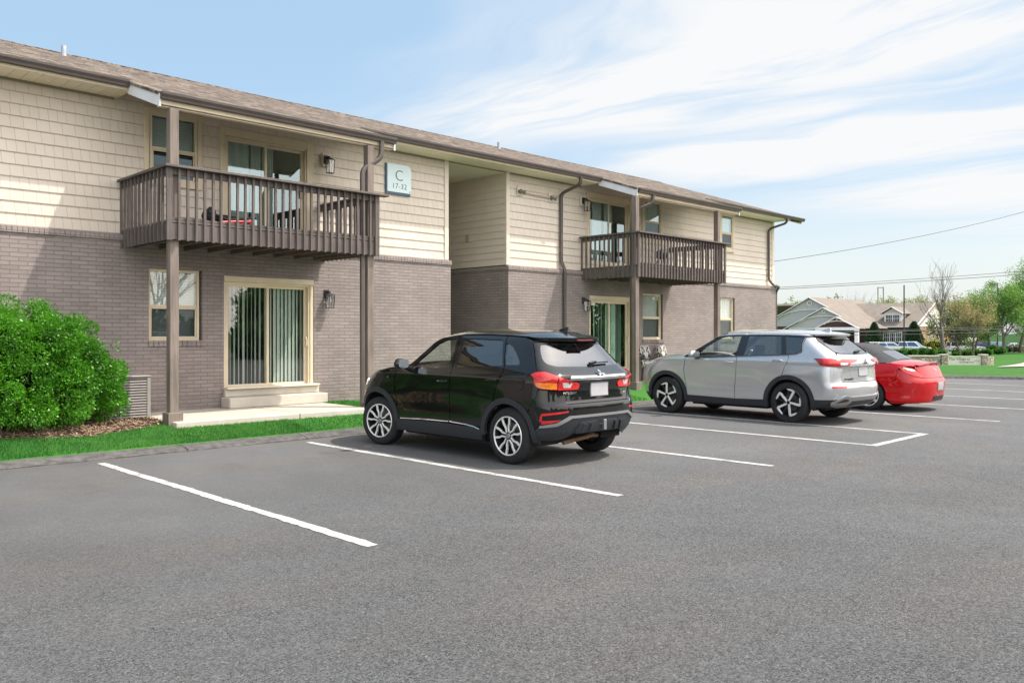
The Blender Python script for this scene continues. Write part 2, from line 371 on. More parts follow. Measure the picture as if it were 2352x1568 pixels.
# grass blades on the near strip
def blades(name, n, x0, x1, y0, y1, keep, h, seed, m=None):
    q = np.random.RandomState(seed); x = q.uniform(x0, x1, n); y = q.uniform(y0, y1, n)
    ok = np.array([keep(a, b) for a, b in zip(x, y)]); x, y = x[ok], y[ok]; n = len(x)
    z = np.interp(y, LY, LZ); hh = h*q.uniform(.5, 1.15, n); a = q.uniform(0, 6.283, n); w = q.uniform(.003, .006, n)
    lx, ly = q.normal(0, .35, n)*hh, q.normal(0, .35, n)*hh
    A = np.stack([x-np.cos(a)*w, y-np.sin(a)*w, z-.005], 1); B = np.stack([x+np.cos(a)*w, y+np.sin(a)*w, z-.005], 1); T = np.stack([x+lx, y+ly, z+hh], 1)
    v = np.stack([A, B, T], 1).reshape(-1, 3); f = np.arange(3*n).reshape(-1, 3)
    return tag(npmesh(name, v, f, m or M_blade), kind='stuff')
nomul = lambda x, y: not in_poly(x, y, mul) and not (5.33 < x < 8.95 and y > 12.53)
blades('grass', 62000, 1.4, 7.2, 11.74, 12.85, nomul, .042, 1)
blades('grass', 34000, 7.0, 12.6, 11.74, 14.45, lambda x, y: nomul(x, y) and (x < 9.6 or x-y > -1.6), .048, 2)
blades('grass', 14000, 12.5, 16.2, 11.74, 14.4, lambda x, y: True, .05, 4)
# ================================================================== APARTMENT BUILDING
YB, YS = 14.5, 14.6
def brick_mat(name, c1, c2, mort):
    m = bpy.data.materials.new(name); m.use_nodes = True; t = NT(m.node_tree)
    tc = t.n('TexCoord'); s = t.n('SeparateXYZ', _0=(tc, 'Object'))
    wob = t.n('TexNoise', Vector=(tc, 'Object'), Scale=3.0, Detail=3.0)
    vec = t.n('CombineXYZ', _0=t.math('ADD', (s, 0), (s, 1)), _1=t.math('ADD', (s, 2), t.math('MULTIPLY_ADD', (wob, 0), .008, -.004)), _2=0.0)
    br = t.n('TexBrick', {'offset': .5}, Vector=vec, Color1=c1, Color2=c2, Mortar=mort, Scale=1.0)
    br.inputs['Mortar Size'].default_value = .0065; br.inputs['Mortar Smooth'].default_value = .25
    br.inputs['Brick Width'].default_value = .25; br.inputs['Row Height'].default_value = .0665; br.inputs['Bias'].default_value = 0
    nz = t.n('TexNoise', Vector=(tc, 'Object'), Scale=1.3, Detail=6.0, Roughness=.6); fz = t.n('TexNoise', Vector=(tc, 'Object'), Scale=60.0, Detail=3.0)
    c = t.mix(1.0, br, t.mix(t.ramp((nz, 0), .3, .7), (.88, .88, .89), (1.09, 1.07, 1.06)), 'MULTIPLY')
    sp = t.n('TexNoise', Vector=t.n('Mapping', Vector=(tc, 'Object'), Scale=(5, 5, 1.2)), Scale=1.0, Detail=5.0); spl = t.math('MULTIPLY', t.ramp(t.math('ADD', (s, 2), t.math('MULTIPLY_ADD', (sp, 0), .8, -.4)), .85, .2), .35)
    c = t.mix(spl, c, t.mix(1.0, c, (.80, .76, .68), 'MULTIPLY'))      # rain splash and dust along the foot of the wall
    h = t.math('ADD', t.math('MULTIPLY', (br, 1), -1.0), t.math('MULTIPLY', (fz, 0), .25))
    bp = t.n('Bump', Strength=.8, Distance=.008, Height=h)
    p = t.n('BsdfPrincipled', Base_Color=L(c), Roughness=.75, Normal=bp); p.inputs['Specular IOR Level'].default_value = .3
    t.n('OutputMaterial', Surface=p); return m
M_brick = brick_mat('painted_brick', (.298, .254, .238), (.248, .214, .202), (.195, .166, .155))  # one paint overall; joint colour darkened to stand for shadow in the joints
def siding_mat(name, grooves):
    m = bpy.data.materials.new(name); m.use_nodes = True; t = NT(m.node_tree)
    tc = t.n('TexCoord'); s = t.n('SeparateXYZ', _0=(tc, 'Object'))
    nz = t.n('TexNoise', Vector=(tc, 'Object'), Scale=1.1, Detail=5.0)
    base = t.mix(t.ramp((nz, 0), .3, .7), (.655, .575, .485), (.71, .63, .54))
    c, bp = base, None
    if grooves:
        vec = t.n('CombineXYZ', _0=t.math('ADD', (s, 0), (s, 1)), _1=t.math('SUBTRACT', (s, 2), 3.29), _2=0.0)
        br = t.n('TexBrick', {'offset': .37, 'squash': .72, 'squash_frequency': 3}, Vector=vec, Color1=(1, 1, 1), Color2=(.955, .955, .95), Mortar=(.62, .59, .55), Scale=1.0)
        for k, v in (('Mortar Size', .0032), ('Mortar Smooth', .3), ('Brick Width', .185), ('Row Height', .187), ('Bias', 0)): br.inputs[k].default_value = v
        c = t.mix(1.0, base, br, 'MULTIPLY')
        wd_ = t.n('TexNoise', Vector=t.n('Mapping', Vector=(tc, 'Object'), Scale=(60, 60, 3)), Scale=1.0, Detail=3.0)
        bp = t.n('Bump', Strength=.5, Distance=.006, Height=t.math('ADD', t.math('MULTIPLY', (br, 1), -1.0), t.math('MULTIPLY', (wd_, 0), .3)))
    p = t.n('BsdfPrincipled', Base_Color=L(c), Roughness=.6); p.inputs['Specular IOR Level'].default_value = .3
    if bp: t.t.links.new(bp.outputs[0], p.inputs['Normal'])
    t.n('OutputMaterial', Surface=p); return m
M_side = siding_mat('shake_siding', True); M_lap = siding_mat('lap_siding', False)
M_trim = mat('beige_trim', (.66, .56, .40), .5, var=.05, vscale=3)
M_corner = mat('cream_trim', (.68, .61, .50), .5, var=.04)
M_soff = mat('soffit_vinyl', (.88, .78, .62), .5, var=.03)
M_brown = mat('brown_metal', (.092, .075, .068), .42, var=.12, vscale=5, spec=.5)
M_white = mat('white_board', (.74, .75, .77), .5, var=.05)
def wood_mat(name, c, v=.25):
    m = bpy.data.materials.new(name); m.use_nodes = True; t = NT(m.node_tree)
    tc = t.n('TexCoord'); w = t.n('TexNoise', Vector=t.n('Mapping', Vector=(tc, 'Object'), Scale=(26, 26, 1.6)), Scale=1.0, Detail=5.0, Roughness=.65)
    k = t.n('TexNoise', Vector=(tc, 'Object'), Scale=2.2, Detail=3.0)
    f = t.math('ADD', t.math('MULTIPLY', (w, 0), .65), t.math('MULTIPLY', (k, 0), .35))
    col = t.mix(t.ramp(f, .34, .66), tuple(x*(1-v) for x in c), tuple(x*(1+v) for x in c))
    bp = t.n('Bump', Strength=.35, Distance=.004, Height=(w, 0))
    p = t.n('BsdfPrincipled', Base_Color=L(col), Roughness=.7, Normal=bp); p.inputs['Specular IOR Level'].default_value = .3
    t.n('OutputMaterial', Surface=p); return m
M_wood = wood_mat('stained_post_wood', (.195, .160, .136)); M_rail = wood_mat('stained_rail_wood', (.122, .102, .093)); M_under = wood_mat('dark_joist_wood', (.15, .115, .095))
def shingle_mat():
    m = bpy.data.materials.new('shingles'); m.use_nodes = True; t = NT(m.node_tree)
    tc = t.n('TexCoord'); s = t.n('SeparateXYZ', _0=(tc, 'Object'))
    nx = t.n('TexNoise', Vector=(tc, 'Object'), Scale=2.0, Detail=2.0)
    vec = t.n('CombineXYZ', _0=(s, 0), _1=t.math('ADD', (s, 1), t.math('MULTIPLY', (nx, 0), .02)), _2=0.0)
    def lay(w, h, sq, c1, c2):
        b = t.n('TexBrick', {'offset': .37, 'squash': sq, 'squash_frequency': 2}, Vector=vec, Color1=c1, Color2=c2, Mortar=(.09, .07, .06), Scale=1.0)
        for k, v in (('Mortar Size', .006), ('Mortar Smooth', .4), ('Brick Width', w), ('Row Height', h), ('Bias', 0)): b.inputs[k].default_value = v
        return b
    b1 = lay(.17, .13, .6, (.25, .205, .165), (.075, .061, .053)); b2 = lay(.31, .13, 1.4, (1.25, 1.22, 1.18), (.70, .70, .72))
    gr = t.n('TexNoise', Vector=(tc, 'Object'), Scale=70.0, Detail=3.0, Roughness=.8)
    c = t.mix(1.0, b1, b2, 'MULTIPLY'); c = t.mix(1.0, c, t.mix(t.ramp((gr, 0), .3, .7), (.72, .72, .72), (1.3, 1.28, 1.26)), 'MULTIPLY')
    bp = t.n('Bump', Strength=.7, Distance=.012, Height=t.math('ADD', t.math('MULTIPLY', (b1, 1), -1.0), t.math('MULTIPLY', (gr, 0), .4)))
    p = t.n('BsdfPrincipled', Base_Color=L(c), Roughness=.9, Normal=bp); p.inputs['Specular IOR Level'].default_value = .2
    t.n('OutputMaterial', Surface=p); return m
M_roof = shingle_mat()
M_pane = glass('window_glass', (.86, .93, .90), .12, 1.5)
M_panes = glass('sky_window_glass', (.74, .86, .88), .26, 1.6, 0.0, (.66, .84, .90))
M_scr = glass('screen_mesh', (.42, .44, .45), .0, 1.02, .5); M_room = mat('room_wall', (.20, .19, .17), .9, var=.1); M_dark = mat('dark_interior', (.012, .012, .012), .9)
M_blind = mat('white_blind', (.86, .86, .84), .6); M_vane = mat('vertical_blind', (.55, .585, .53), .5, var=.06)
M_curt = mat('grey_curtain', (.60, .60, .55), .8, var=.08, vscale=6); M_red = mat('red_curtain', (.16, .03, .02), .8, var=.3)

bld = thing('apartment_building', 'two storey apartment block of taupe painted brick below and beige shake siding above', 'apartment building', (0, 0, 0))
X0, X1, XA, XB = -8.0, 27.45, 12.45, 14.28          # ends, stair passage
ZG, ZT, ZS = .15, 3.17, 5.74
LW = [(5.72, 6.66, 1.50, 2.73), (19.68, 20.66, 1.45, 2.77), (23.78, 24.70, 1.45, 2.78)]      # brick window openings
LD = [(7.06, 8.92, .58, 2.67), (17.31, 19.17, .58, 2.64)]                                   # sliding doors in brick
UW = [(5.76, 6.60, 4.25, 5.40), (19.84, 20.66, 4.32, 5.46), (24.0, 24.70, 4.36, 5.48)]
UD = [(7.10, 8.80, 3.48, 5.22), (17.38, 19.14, 3.48, 5.26)]
def wall_cells(mb, x0, x1, z0, z1, y, yb, holes):
    xs = sorted({x0, x1, *[h[i] for h in holes for i in (0, 1) if x0 < h[i] < x1]}); zs = sorted({z0, z1, *[h[i] for h in holes for i in (2, 3) if z0 < h[i] < z1]})
    for a, b in zip(xs, xs[1:]):
        for c, d in zip(zs, zs[1:]):
            if any(h[0] < (a+b)/2 < h[1] and h[2] < (c+d)/2 < h[3] for h in holes): continue
            mb.quad((a, y, c), (b, y, c), (b, y, d), (a, y, d))
    for h in holes:
        a, b, c, d = h
        if not (x0 <= a and b <= x1): continue
        mb.quad((a, y, c), (a, yb, c), (a, yb, d), (a, y, d)); mb.quad((b, yb, c), (b, y, c), (b, y, d), (b, yb, d))
        mb.quad((a, y, d), (a, yb, d), (b, yb, d), (b, y, d)); mb.quad((a, yb, c), (a, y, c), (b, y, c), (b, yb, c))
mb = MB()
wall_cells(mb, X0, XA, ZG, ZT, YB, YB+.22, LW+LD); mb.build('brick_wall', M_brick, bld, fix=False); mb = MB(); wall_cells(mb, XB, X1, ZG, ZT, YB, YB+.22, LW+LD); mb.build('brick_wall', M_brick, bld, fix=False); mb = MB()
mb.quad((XB, 24, ZG), (XB, YB, ZG), (XB, YB, ZT), (XB, 24, ZT)); mb.build('brick_wall', M_brick, bld, fix=False); mb = MB(); mb.quad((XA, YB, ZG), (XA, 24, ZG), (XA, 24, ZT), (XA, YB, ZT)); mb.build('brick_wall', M_brick, bld, fix=False); mb = MB()
mb.quad((X1, YB, ZG), (X1, 26, ZG), (X1, 26, ZT), (X1, YB, ZT))
mb.build('brick_wall', M_brick, bld, fix=False)
# soldier course: upright bricks under the siding, each one slightly proud
mb = MB(); q = random.Random(4)
def soldier(x0, x1):
    n = max(1, int((x1-x0)/.0745))
    for i in range(n):
        a = x0+(x1-x0)*i/n; b = x0+(x1-x0)*(i+1)/n; o = q.uniform(-.002, .004)
        p = [(YB-.028-o, ZT-.004), (YB+.09, ZT-.004), (YB+.09, ZT+.118), (YB-.02-o, ZT+.088)]; mb.prism(p, 'x', a+.002, b-.002)
soldier(X0, XA+.02); mb.build('soldier_course', M_brick, bld, bevel=.003); mb = MB(); soldier(XB-.02, X1+.02); mb.build('soldier_course', M_brick, bld, bevel=.003); mb = MB()
for y0 in np.arange(YB, 22, .0745):
    p = [(XB-.022, ZT-.004), (XB+.09, ZT-.004), (XB+.09, ZT+.118), (XB-.016, ZT+.088)]; mb.prism(p, 'y', y0+.06, y0+.128)
mb.build('soldier_course', M_brick, bld, bevel=.003)
mb = MB(); mb.box(X0, XA+.01, YB+.012, YB+.07, ZT-.02, ZT+.05); mb.build('mortar_bed', mat('mortar', (.20, .168, .155), .9), bld); mb = MB(); mb.box(XB-.01, X1+.01, YB+.012, YB+.07, ZT-.02, ZT+.05)
mb.build('mortar_bed', mat('mortar', (.20, .168, .155), .9), bld)
# lapped siding rows
def lap(mb, ax, u0, u1, z0, z1, row, holes, pos, sgn=-1):
    z = z0
    while z < z1-1e-4:
        zt = min(z+row, z1); zz = sorted({z, zt, *[h[i] for h in holes for i in (2, 3) if z < h[i] < zt]})
        for c, d in zip(zz, zz[1:]):
            seg = [(u0, u1)]
            for h in holes:
                if h[2] < (c+d)/2 < h[3]:
                    seg = [s for a, b in seg for s in ((a, min(b, h[0])), (max(a, h[1]), b)) if s[1]-s[0] > 1e-3]
            off = lambda zq: pos+sgn*(.016*(1-(zq-z)/row))
            for a, b in seg:
                P = (lambda u, w, zq: (u, w, zq)) if ax == 'x' else (lambda u, w, zq: (w, u, zq))
                mb.quad(P(a, off(c), c), P(b, off(c), c), P(b, off(d), d), P(a, off(d), d))
                if c == z: mb.quad(P(a, pos+sgn*0, c), P(b, pos+sgn*0, c), P(b, off(c), c), P(a, off(c), c))
        z = zt
mb = MB(); H_ = UW+UD
lap(mb, 'x', X0, XA, 3.285, ZS, .187, H_, YS); mb.build('shake_siding', M_side, bld, fix=False); mb = MB(); lap(mb, 'x', XB, X1, 3.285, ZS, .187, H_, YS)
mb.build('shake_siding', M_side, bld, fix=False)
mb = MB(); lap(mb, 'y', YS, 24, 3.285, 5.6, .165, [], XB+.01); mb.build('stair_siding', M_lap, bld, fix=False); mb = MB()
z_ = 3.285
while z_ < 7.5:      # gable end, each row cut to the roof slope
    y1_ = YS if z_ < 5.55 else max(YS, 13.98+(z_+.165-5.56)/.3405); mb.quad((X1+.012, y1_, z_), (X1+.012, 40-y1_, z_), (X1, 40-y1_, z_+.165), (X1, y1_, z_+.165)); z_ += .165
mb.build('gable_siding', M_lap, bld, fix=False); mb = MB()
lap(mb, 'y', YS, 24, 3.285, 5.6, .165, [], XA-.02, 1); mb.build('stair_siding', M_lap, bld, fix=False); mb = MB()
mb.quad((XA, 24, .1), (XB, 24, .1), (XB, 24, 5.6), (XA, 24, 5.6))
mb.build('stair_siding', M_lap, bld, fix=False)
mb = MB()
for x in (XA-.115, XB+.0): mb = MB(); mb.box(x, x+.115, YS-.034, YS+.05, 3.286, 5.53); mb.build('corner_board', M_corner, bld, bevel=.004)
mb = MB()
mb.box(X1-.115, X1+.02, YS-.034, YS+.06, 3.286, 5.53); mb.build('corner_board', M_corner, bld, bevel=.004)
mb = MB(); mb.box(XB-.03, XB-.006, 15.9, 16.02, 3.95, 4.12); mb.build('outlet_box', mat('outlet', (.42, .33, .26), .5), bld, bevel=.004)
mb = MB(); mb.box(XA, XB, YS, 24, 5.50, 5.528); mb.build('passage_ceiling', mat('ceiling_white', (.80, .71, .60), .7), bld)
# dark rooms behind the openings
mb = MB()
for xa, xb in ((X0, XA-.3), (XB+.3, X1-.1)):
    for za, zb in ((.5, 3.05), (3.35, 5.6)):
        mb.quad((xa, 17.6, za), (xb, 17.6, za), (xb, 17.6, zb), (xa, 17.6, zb)); mb.quad((xa, YS+.12, za), (xb, YS+.12, za), (xb, 17.6, za), (xa, 17.6, za)); mb.quad((xa, YS+.12, zb), (xb, YS+.12, zb), (xb, 17.6, zb), (xa, 17.6, zb))
        for xw in (xa, 6.85, 9.2, xb):
            if xa <= xw <= xb: mb.quad((xw, YS+.12, za), (xw, 17.6, za), (xw, 17.6, zb), (xw, YS+.12, zb))
mb.build('interior', M_room, bld, fix=False)
def frame(mb, a, b, c, d, y0, y1, w, wb=None):
    wb = wb or w
    mb.box(a, a+w, y0, y1, c, d); mb.box(b-w, b, y0, y1, c, d); mb.box(a+w, b-w, y0, y1, d-w, d); mb.box(a+w, b-w, y0, y1, c, c+wb)
def slats(mb, a, b, c, d, y, pitch=.028, tilt=.9):
    z = c+.01
    while z < d:
        mb.quad((a, y-.008, z-.0145*tilt), (b, y-.008, z-.0145*tilt), (b, y+.008, z+.0145*tilt), (a, y+.008, z+.0145*tilt)); z += pitch
def window(h, upper, blind=1.0, kind='slat', sky=False):
    a, b, c, d = h; yf = YS-.03 if upper else YB+.055
    if upper:
        mb = MB(); w = .085; frame(mb, a-w, b+w, c-w, d+w, YS-.04, YS+.06, w-.002); root = mb.build('window', M_trim, bld, bevel=.006)
    else:
        mb = MB(); mb.box(a-.012, b+.05, YB-.035, YB+.10, c-.115, c-.003); n = 12
        mb = MB()
        for i in range(n): x = a-.01+(b-a+.05)*i/n; mb.box(x+.003, x+(b-a+.05)/n-.003, YB-.03-.004*(i % 3), YB+.06, c-.10, c-.002)
        root = mb.build('window', M_brick, bld, bevel=.004); b -= .035
    y0 = yf; mid = (c+d)/2-.02
    mb = MB(); frame(mb, a, b, c, d, y0, y0+.07, .045); mb.box(a+.045, b-.045, y0+.012, y0+.06, mid-.022, mid+.022)
    frame(mb, a+.045, b-.045, c+.045, mid-.022, y0+.02, y0+.05, .028); mb.build('sash_frame', M_trim, root, bevel=.003)
    for z0, z1, dy in ((c+.07, mid-.045, .036), (mid+.022, d-.045, .026)):
        m2 = MB(); m2.quad((a+.045, y0+dy, z0), (b-.045, y0+dy, z0), (b-.045, y0+dy, z1), (a+.045, y0+dy, z1)); m2.build('pane', M_panes if (sky or upper) else M_pane, root, fix=False)
        if dy > .03: m3 = MB(); m3.quad((a+.045, y0+.021, z0-.03), (b-.045, y0+.021, z0-.03), (b-.045, y0+.021, z1+.02), (a+.045, y0+.021, z1+.02)); m3.build('insect_screen', M_scr, root, fix=False)
    mb = MB()
    if kind == 'slat': slats(mb, a+.05, b-.05, c+.03+(1-blind)*(d-c), d-.05, y0+.10); mb.build('blind', M_blind, root, fix=False)
    else:
        n = 40; vs = []
        for i in range(n+1):
            x = a+.03+(b-a-.06)*i/n; yy = y0+.11+.018*math.sin(i*1.1); vs += [(x, yy, c), (x, yy, d)]
        mb.add(vs, [(2*i, 2*i+2, 2*i+3, 2*i+1) for i in range(n)]); mb.build('curtain', M_curt, root, smooth='all')
    return root
window(LW[0], False); window(LW[1], False, .97, 'slat'); window(LW[2], False, 1, 'curtain')
window(UW[0], True, .95); window(UW[1], True, .9, 'curtain'); window(UW[2], True, .6)
def vanes(mb, a, b, c, d, y, pitch, ang, q):
    x = a
    while x < b:
        an = ang+q.uniform(-.25, .25); w = .042; dx, dy = math.cos(an)*w, math.sin(an)*w
        mb.quad((x-dx, y-dy, c), (x+dx, y+dy, c), (x+dx, y+dy, d), (x-dx, y-dy, d)); x += pitch*q.uniform(.85, 1.15)
def sliding_door(h, upper, seed):
    a, b, c, d = h; q = random.Random(seed); y0 = (YS-.02) if upper else YB+.03
    mb = MB(); w = .05
    if upper: mb.box(a-.075, a-.002, YS-.045, YS+.06, c-.03, d+.16); mb.box(b+.002, b+.14, YS-.045, YS+.06, c-.03, d+.16); mb.box(a-.002, b+.002, YS-.04, YS+.06, d+.002, d+.155)
    else: mb.box(a+.002, b-.002, YB-.012, YB+.10, d-.105, d-.002); mb.box(b-.075, b-.002, YB+.012, YB+.10, c, d-.106); mb.box(a+.002, a+.02, YB+.012, YB+.10, c, d-.106)
    root = mb.build('sliding_door', M_trim, bld, bevel=.005)
    if not upper: d -= .107; b -= .076; a += .021
    mb = MB(); frame(mb, a, b, c, d, y0, y0+.12, .035, .05); m = (a+b)/2+.02
    frame(mb, a+.035, m, c+.05, d-.035, y0+.018, y0+.05, .05, .06); frame(mb, m-.06, b-.035, c+.05, d-.035, y0+.062, y0+.095, .055, .06)
    mb.build('door_frame', M_trim, root, bevel=.003)
    g = M_panes if upper else M_pane
    mb = MB(); mb.quad((a+.085, y0+.034, c+.11), (m-.05, y0+.034, c+.11), (m-.05, y0+.034, d-.085), (a+.085, y0+.034, d-.085)); mb.build('pane', g, root, fix=False)
    mb = MB(); mb.quad((m-.005, y0+.078, c+.11), (b-.09, y0+.078, c+.11), (b-.09, y0+.078, d-.09), (m-.005, y0+.078, d-.09)); mb.build('pane', g, root, fix=False)
    mb = MB(); mb.tube([(b-.065, y0+.055, c+.78), (b-.065, y0+.0, c+.80), (b-.065, y0-.005, c+.92), (b-.065, y0+.055, c+1.0)], .012, 8); mb.build('door_handle', M_trim, root, smooth=True)
    return root, a, b, c, d, y0, m, q
r_, a, b, c, d, y0, m, q = sliding_door(LD[0], False, 1)
mb = MB(); vanes(mb, a+.09, m-.02, c+.08, d-.03, y0+.15, .088, .78, q); vanes(mb, m+.02, b-.05, c+.08, d-.03, y0+.15, .085, .5, q); mb.build('vertical_blind', M_vane, r_, fix=False)
r_, a, b, c, d, y0, m, q = sliding_door(LD[1], False, 2)
mb = MB(); vanes(mb, a+.42, m+.1, c+.05, d-.03, y0+.25, .07, .5, q); vanes(mb, m+.1, b-.3, c+.05, d-.03, y0+.25, .07, .2, q); vanes(mb, b-.3, b-.05, c+.05, d-.03, y0+.25, .09, 1.1, q); mb.build('vertical_blind', mat('green_vane', (.50, .70, .58), .5, var=.08), r_, fix=False)
mb = MB(); vs = []
for i in range(21): vs += [(a+.03+.40*i/20, y0+.30+.02*math.sin(i*1.4), c), (a+.03+.40*i/20, y0+.30+.02*math.sin(i*1.4), d)]
mb.add(vs, [(2*i, 2*i+2, 2*i+3, 2*i+1) for i in range(20)]); mb.build('curtain', M_red, r_, smooth='all')
for k, (h, seed) in enumerate(((UD[0], 3), (UD[1], 4))):
    r_, a, b, c, d, y0, m, q = sliding_door(h, True, seed); mb = MB(); vs = []
    for x0_, x1_ in (((a+.05, a+.62), (a+.66, m), (m+.12, m+.26)) if k == 0 else ((a+.45, a+.85), (m+.05, m+.42))):
        k0 = len(vs); n = 24
        for i in range(n+1): x = x0_+(x1_-x0_)*i/n; vs += [(x, y0+.26+.02*math.sin(i*.9), c), (x, y0+.26+.02*math.sin(i*.9), d)]
        mb.add(vs[k0:], [(2*i, 2*i+2, 2*i+3, 2*i+1) for i in range(n)])
    mb.build('curtain', mat('pale_curtain', (.66, .68, .60), .8, var=.06), r_, smooth='all')
# ---- roof
SL = .3405; zr = lambda y: 5.68+SL*(y-13.98)
PO = [(5.2, 9.58), (17.1, 22.0)]; YE, YP, YR = 13.98, 12.80, 20.0; XE = 28.35
mb = MB()
def slope(x0, x1, ya, yb, th=.05):
    a, b = zr(ya), zr(yb); mb.add([(x0,ya,a),(x1,ya,a),(x1,yb,b),(x0,yb,b),(x0,ya,a-th),(x1,ya,a-th),(x1,yb,b-th),(x0,yb,b-th)], [(0,1,2,3),(7,6,5,4),(0,4,5,1),(1,5,6,2),(2,6,7,3),(3,7,4,0)])
slope(X0, XE, YE-.03, YR)
for a, b in PO: slope(a-.03, b+.03, YP-.03, YE-.03)
mb.add([(X0, YR, zr(YR)), (XE, YR, zr(YR)), (XE, 26.1, 5.65), (X0, 26.1, 5.65)], [(0, 1, 2, 3)])
mb.build('roof', M_roof, bld, fix=False)
mb = MB(); xs = X0
while xs < XE-.3:
    y_ = YR; z_ = zr(YR)+.004; mb.prism([(y_-.14, z_-.052), (y_-.14, z_-.036), (y_, z_+.018), (y_+.14, z_-.036), (y_+.14, z_-.052), (y_, z_-.004)], 'x', xs, xs+.28); xs += .25
mb.build('ridge_cap', M_roof, bld, fix=True)
# soffit with V grooves, boxed under the main eave
segs = [(X0, PO[0][0]), (PO[0][1], PO[1][0]), (PO[1][1], X1+.02)]
for a, b in segs:
    x = a; mb = MB()
    while x < b-.01:
        e = min(x+.19, b); mb.box(x+.004, e-.004, YE, YS-.0, 5.530, 5.545); x = e
    mb.build('soffit', M_soff, bld)
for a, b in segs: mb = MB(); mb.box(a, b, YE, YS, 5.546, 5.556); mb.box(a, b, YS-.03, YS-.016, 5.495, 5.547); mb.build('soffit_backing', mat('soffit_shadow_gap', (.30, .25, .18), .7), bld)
mb = MB(); b = segs[0][1]; mb.box(b-.018, b-.001, YE, YS, 5.5, 5.66); mb.build('fascia', M_trim, bld)
for a, b in segs: mb = MB(); mb.box(a, b, YE-.016, YE-.001, 5.52, 5.63); mb.build('fascia', M_trim, bld)
for a, b in PO:
    mb = MB(); mb.box(a, b, YP-.016, YP-.001, 5.085, 5.24); mb.box(a+.02, b-.02, YP+.02, YP+.12, 5.06, 5.10)     # fascia and porch beam
    mb.build('fascia', M_trim, bld)
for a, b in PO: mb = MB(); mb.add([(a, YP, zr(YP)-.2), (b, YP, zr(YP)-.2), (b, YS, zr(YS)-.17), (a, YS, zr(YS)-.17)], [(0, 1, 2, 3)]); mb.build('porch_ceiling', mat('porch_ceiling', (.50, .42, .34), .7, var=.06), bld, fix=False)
for a, b in PO:
    for x in (a, b): mb = MB(); mb.add([(x+s*.016, y, z) for s in (-1, 1) for y, z in ((YP-.04, zr(YP-.04)-.03), (YE+.02, zr(YE+.02)-.052), (YE+.02, zr(YE+.02)-.21), (YP-.04, zr(YP)-.235))], [(0,1,2,3),(7,6,5,4),(0,4,5,1),(1,5,6,2),(2,6,7,3),(3,7,4,0)]); mb.build('rake_board', M_white, bld)
mb = MB(); mb.add([(XE-.02, YE, zr(YE)-.05), (XE, YE, zr(YE)-.05), (XE, YR, zr(YR)-.05), (XE-.02, YR, zr(YR)-.05), (XE-.02, YE, zr(YE)-.2), (XE, YE, zr(YE)-.2), (XE, YR, zr(YR)-.2), (XE-.02, YR, zr(YR)-.2)], [(0,1,2,3),(7,6,5,4),(0,4,5,1),(1,5,6,2),(2,6,7,3),(3,7,4,0)])
mb.add([(X1, YE, 5.53), (XE-.02, YE, 5.53), (XE-.02, YR, zr(YR)-.2), (X1, YR, zr(YR)-.2)], [(0, 1, 2, 3)])
mb.build('gable_rake', M_soff, bld)
def gutter(x0, x1, y, z):      # K style, open on top
    pr = [(y-.012, z), (y-.012, z-.105), (y-.085, z-.105), (y-.092, z-.075), (y-.118, z-.035), (y-.122, z), (y-.112, z), (y-.108, z-.032), (y-.08, z-.095), (y-.02, z-.095), (y-.02, z)]
    mb = MB(); mb.prism(pr, 'x', x0, x1); 
    for x in (x0, x1-.004): mb.prism([(y-.012, z-.004), (y-.012, z-.104), (y-.085, z-.104), (y-.118, z-.034), (y-.12, z-.004)], 'x', x, x+.004)
    mb.build('gutter', M_brown, bld)
gutter(X0, PO[0][0]-.03, YE-.005, 5.672); gutter(PO[0][1]+.02, PO[1][0]-.02, YE-.005, 5.672); gutter(PO[1][1]+.02, XE+.02, YE-.005, 5.672)
gutter(PO[0][0], PO[0][1], YP-.005, 5.262); gutter(PO[1][0], PO[1][1], YP-.005, 5.262)
mb = MB()
for x in (5.755, 18.3): mb.lathe([(.055, zr(19)-.1), (.055, zr(19)+.2), (.045, zr(19)+.2), (.045, zr(19)-.1)], 14, 'z', (x, 19.0, 0))
mb.build('vent_pipe', mat('galvanised', (.42, .44, .50), .45, .6, var=.15), bld, smooth=True)
def spout(pts, w=.085, d=.065):
    """rectangular downspout swept along pts with mitred, ribbed elbows"""
    mb = MB(); P = [Vector(p) for p in pts]; k = 0; rings = []
    for i, p in enumerate(P):
        dn = (P[min(i+1, len(P)-1)]-P[max(i-1, 0)]).normalized(); a = Vector((1, 0, 0)); a = (a-dn*a.dot(dn))
        if a.length < .3: a = Vector((0, -1, 0)); a = a-dn*a.dot(dn)
        a.normalize(); b = dn.cross(a); rings.append([p+a*sx*w/2+b*sy*d/2 for sx, sy in ((-1,-.7),(-.7,-1),(.7,-1),(1,-.7),(1,.7),(.7,1),(-.7,1),(-1,.7))])
    vs = [v for r in rings for v in r]; n = 8
    fs = [(i*n+j, i*n+(j+1) % n, (i+1)*n+(j+1) % n, (i+1)*n+j) for i in range(len(P)-1) for j in range(n)]
    mb.add(vs, fs+[tuple(range(n)), tuple((len(P)-1)*n+j for j in range(n))]); return mb.build('downspout', M_brown, bld, smooth=True)
def bend(a, b, c, r=.11, n=5):          # rounded corner at b
    a, b, c = Vector(a), Vector(b), Vector(c); p = b+(a-b).normalized()*r; q_ = b+(c-b).normalized()*r
    return [tuple((1-t)**2*p+2*t*(1-t)*b+t*t*q_) for t in [i/n for i in range(n+1)]]
def route(*P):
    out = [P[0]]
    for i in range(1, len(P)-1): out += bend(P[i-1], P[i], P[i+1])
    return out+[P[-1]]
spout(route((9.27, 12.74, 5.17), (9.27, 12.76, 4.86), (8.885, 12.80, 4.60), (8.885, 12.80, .36)))
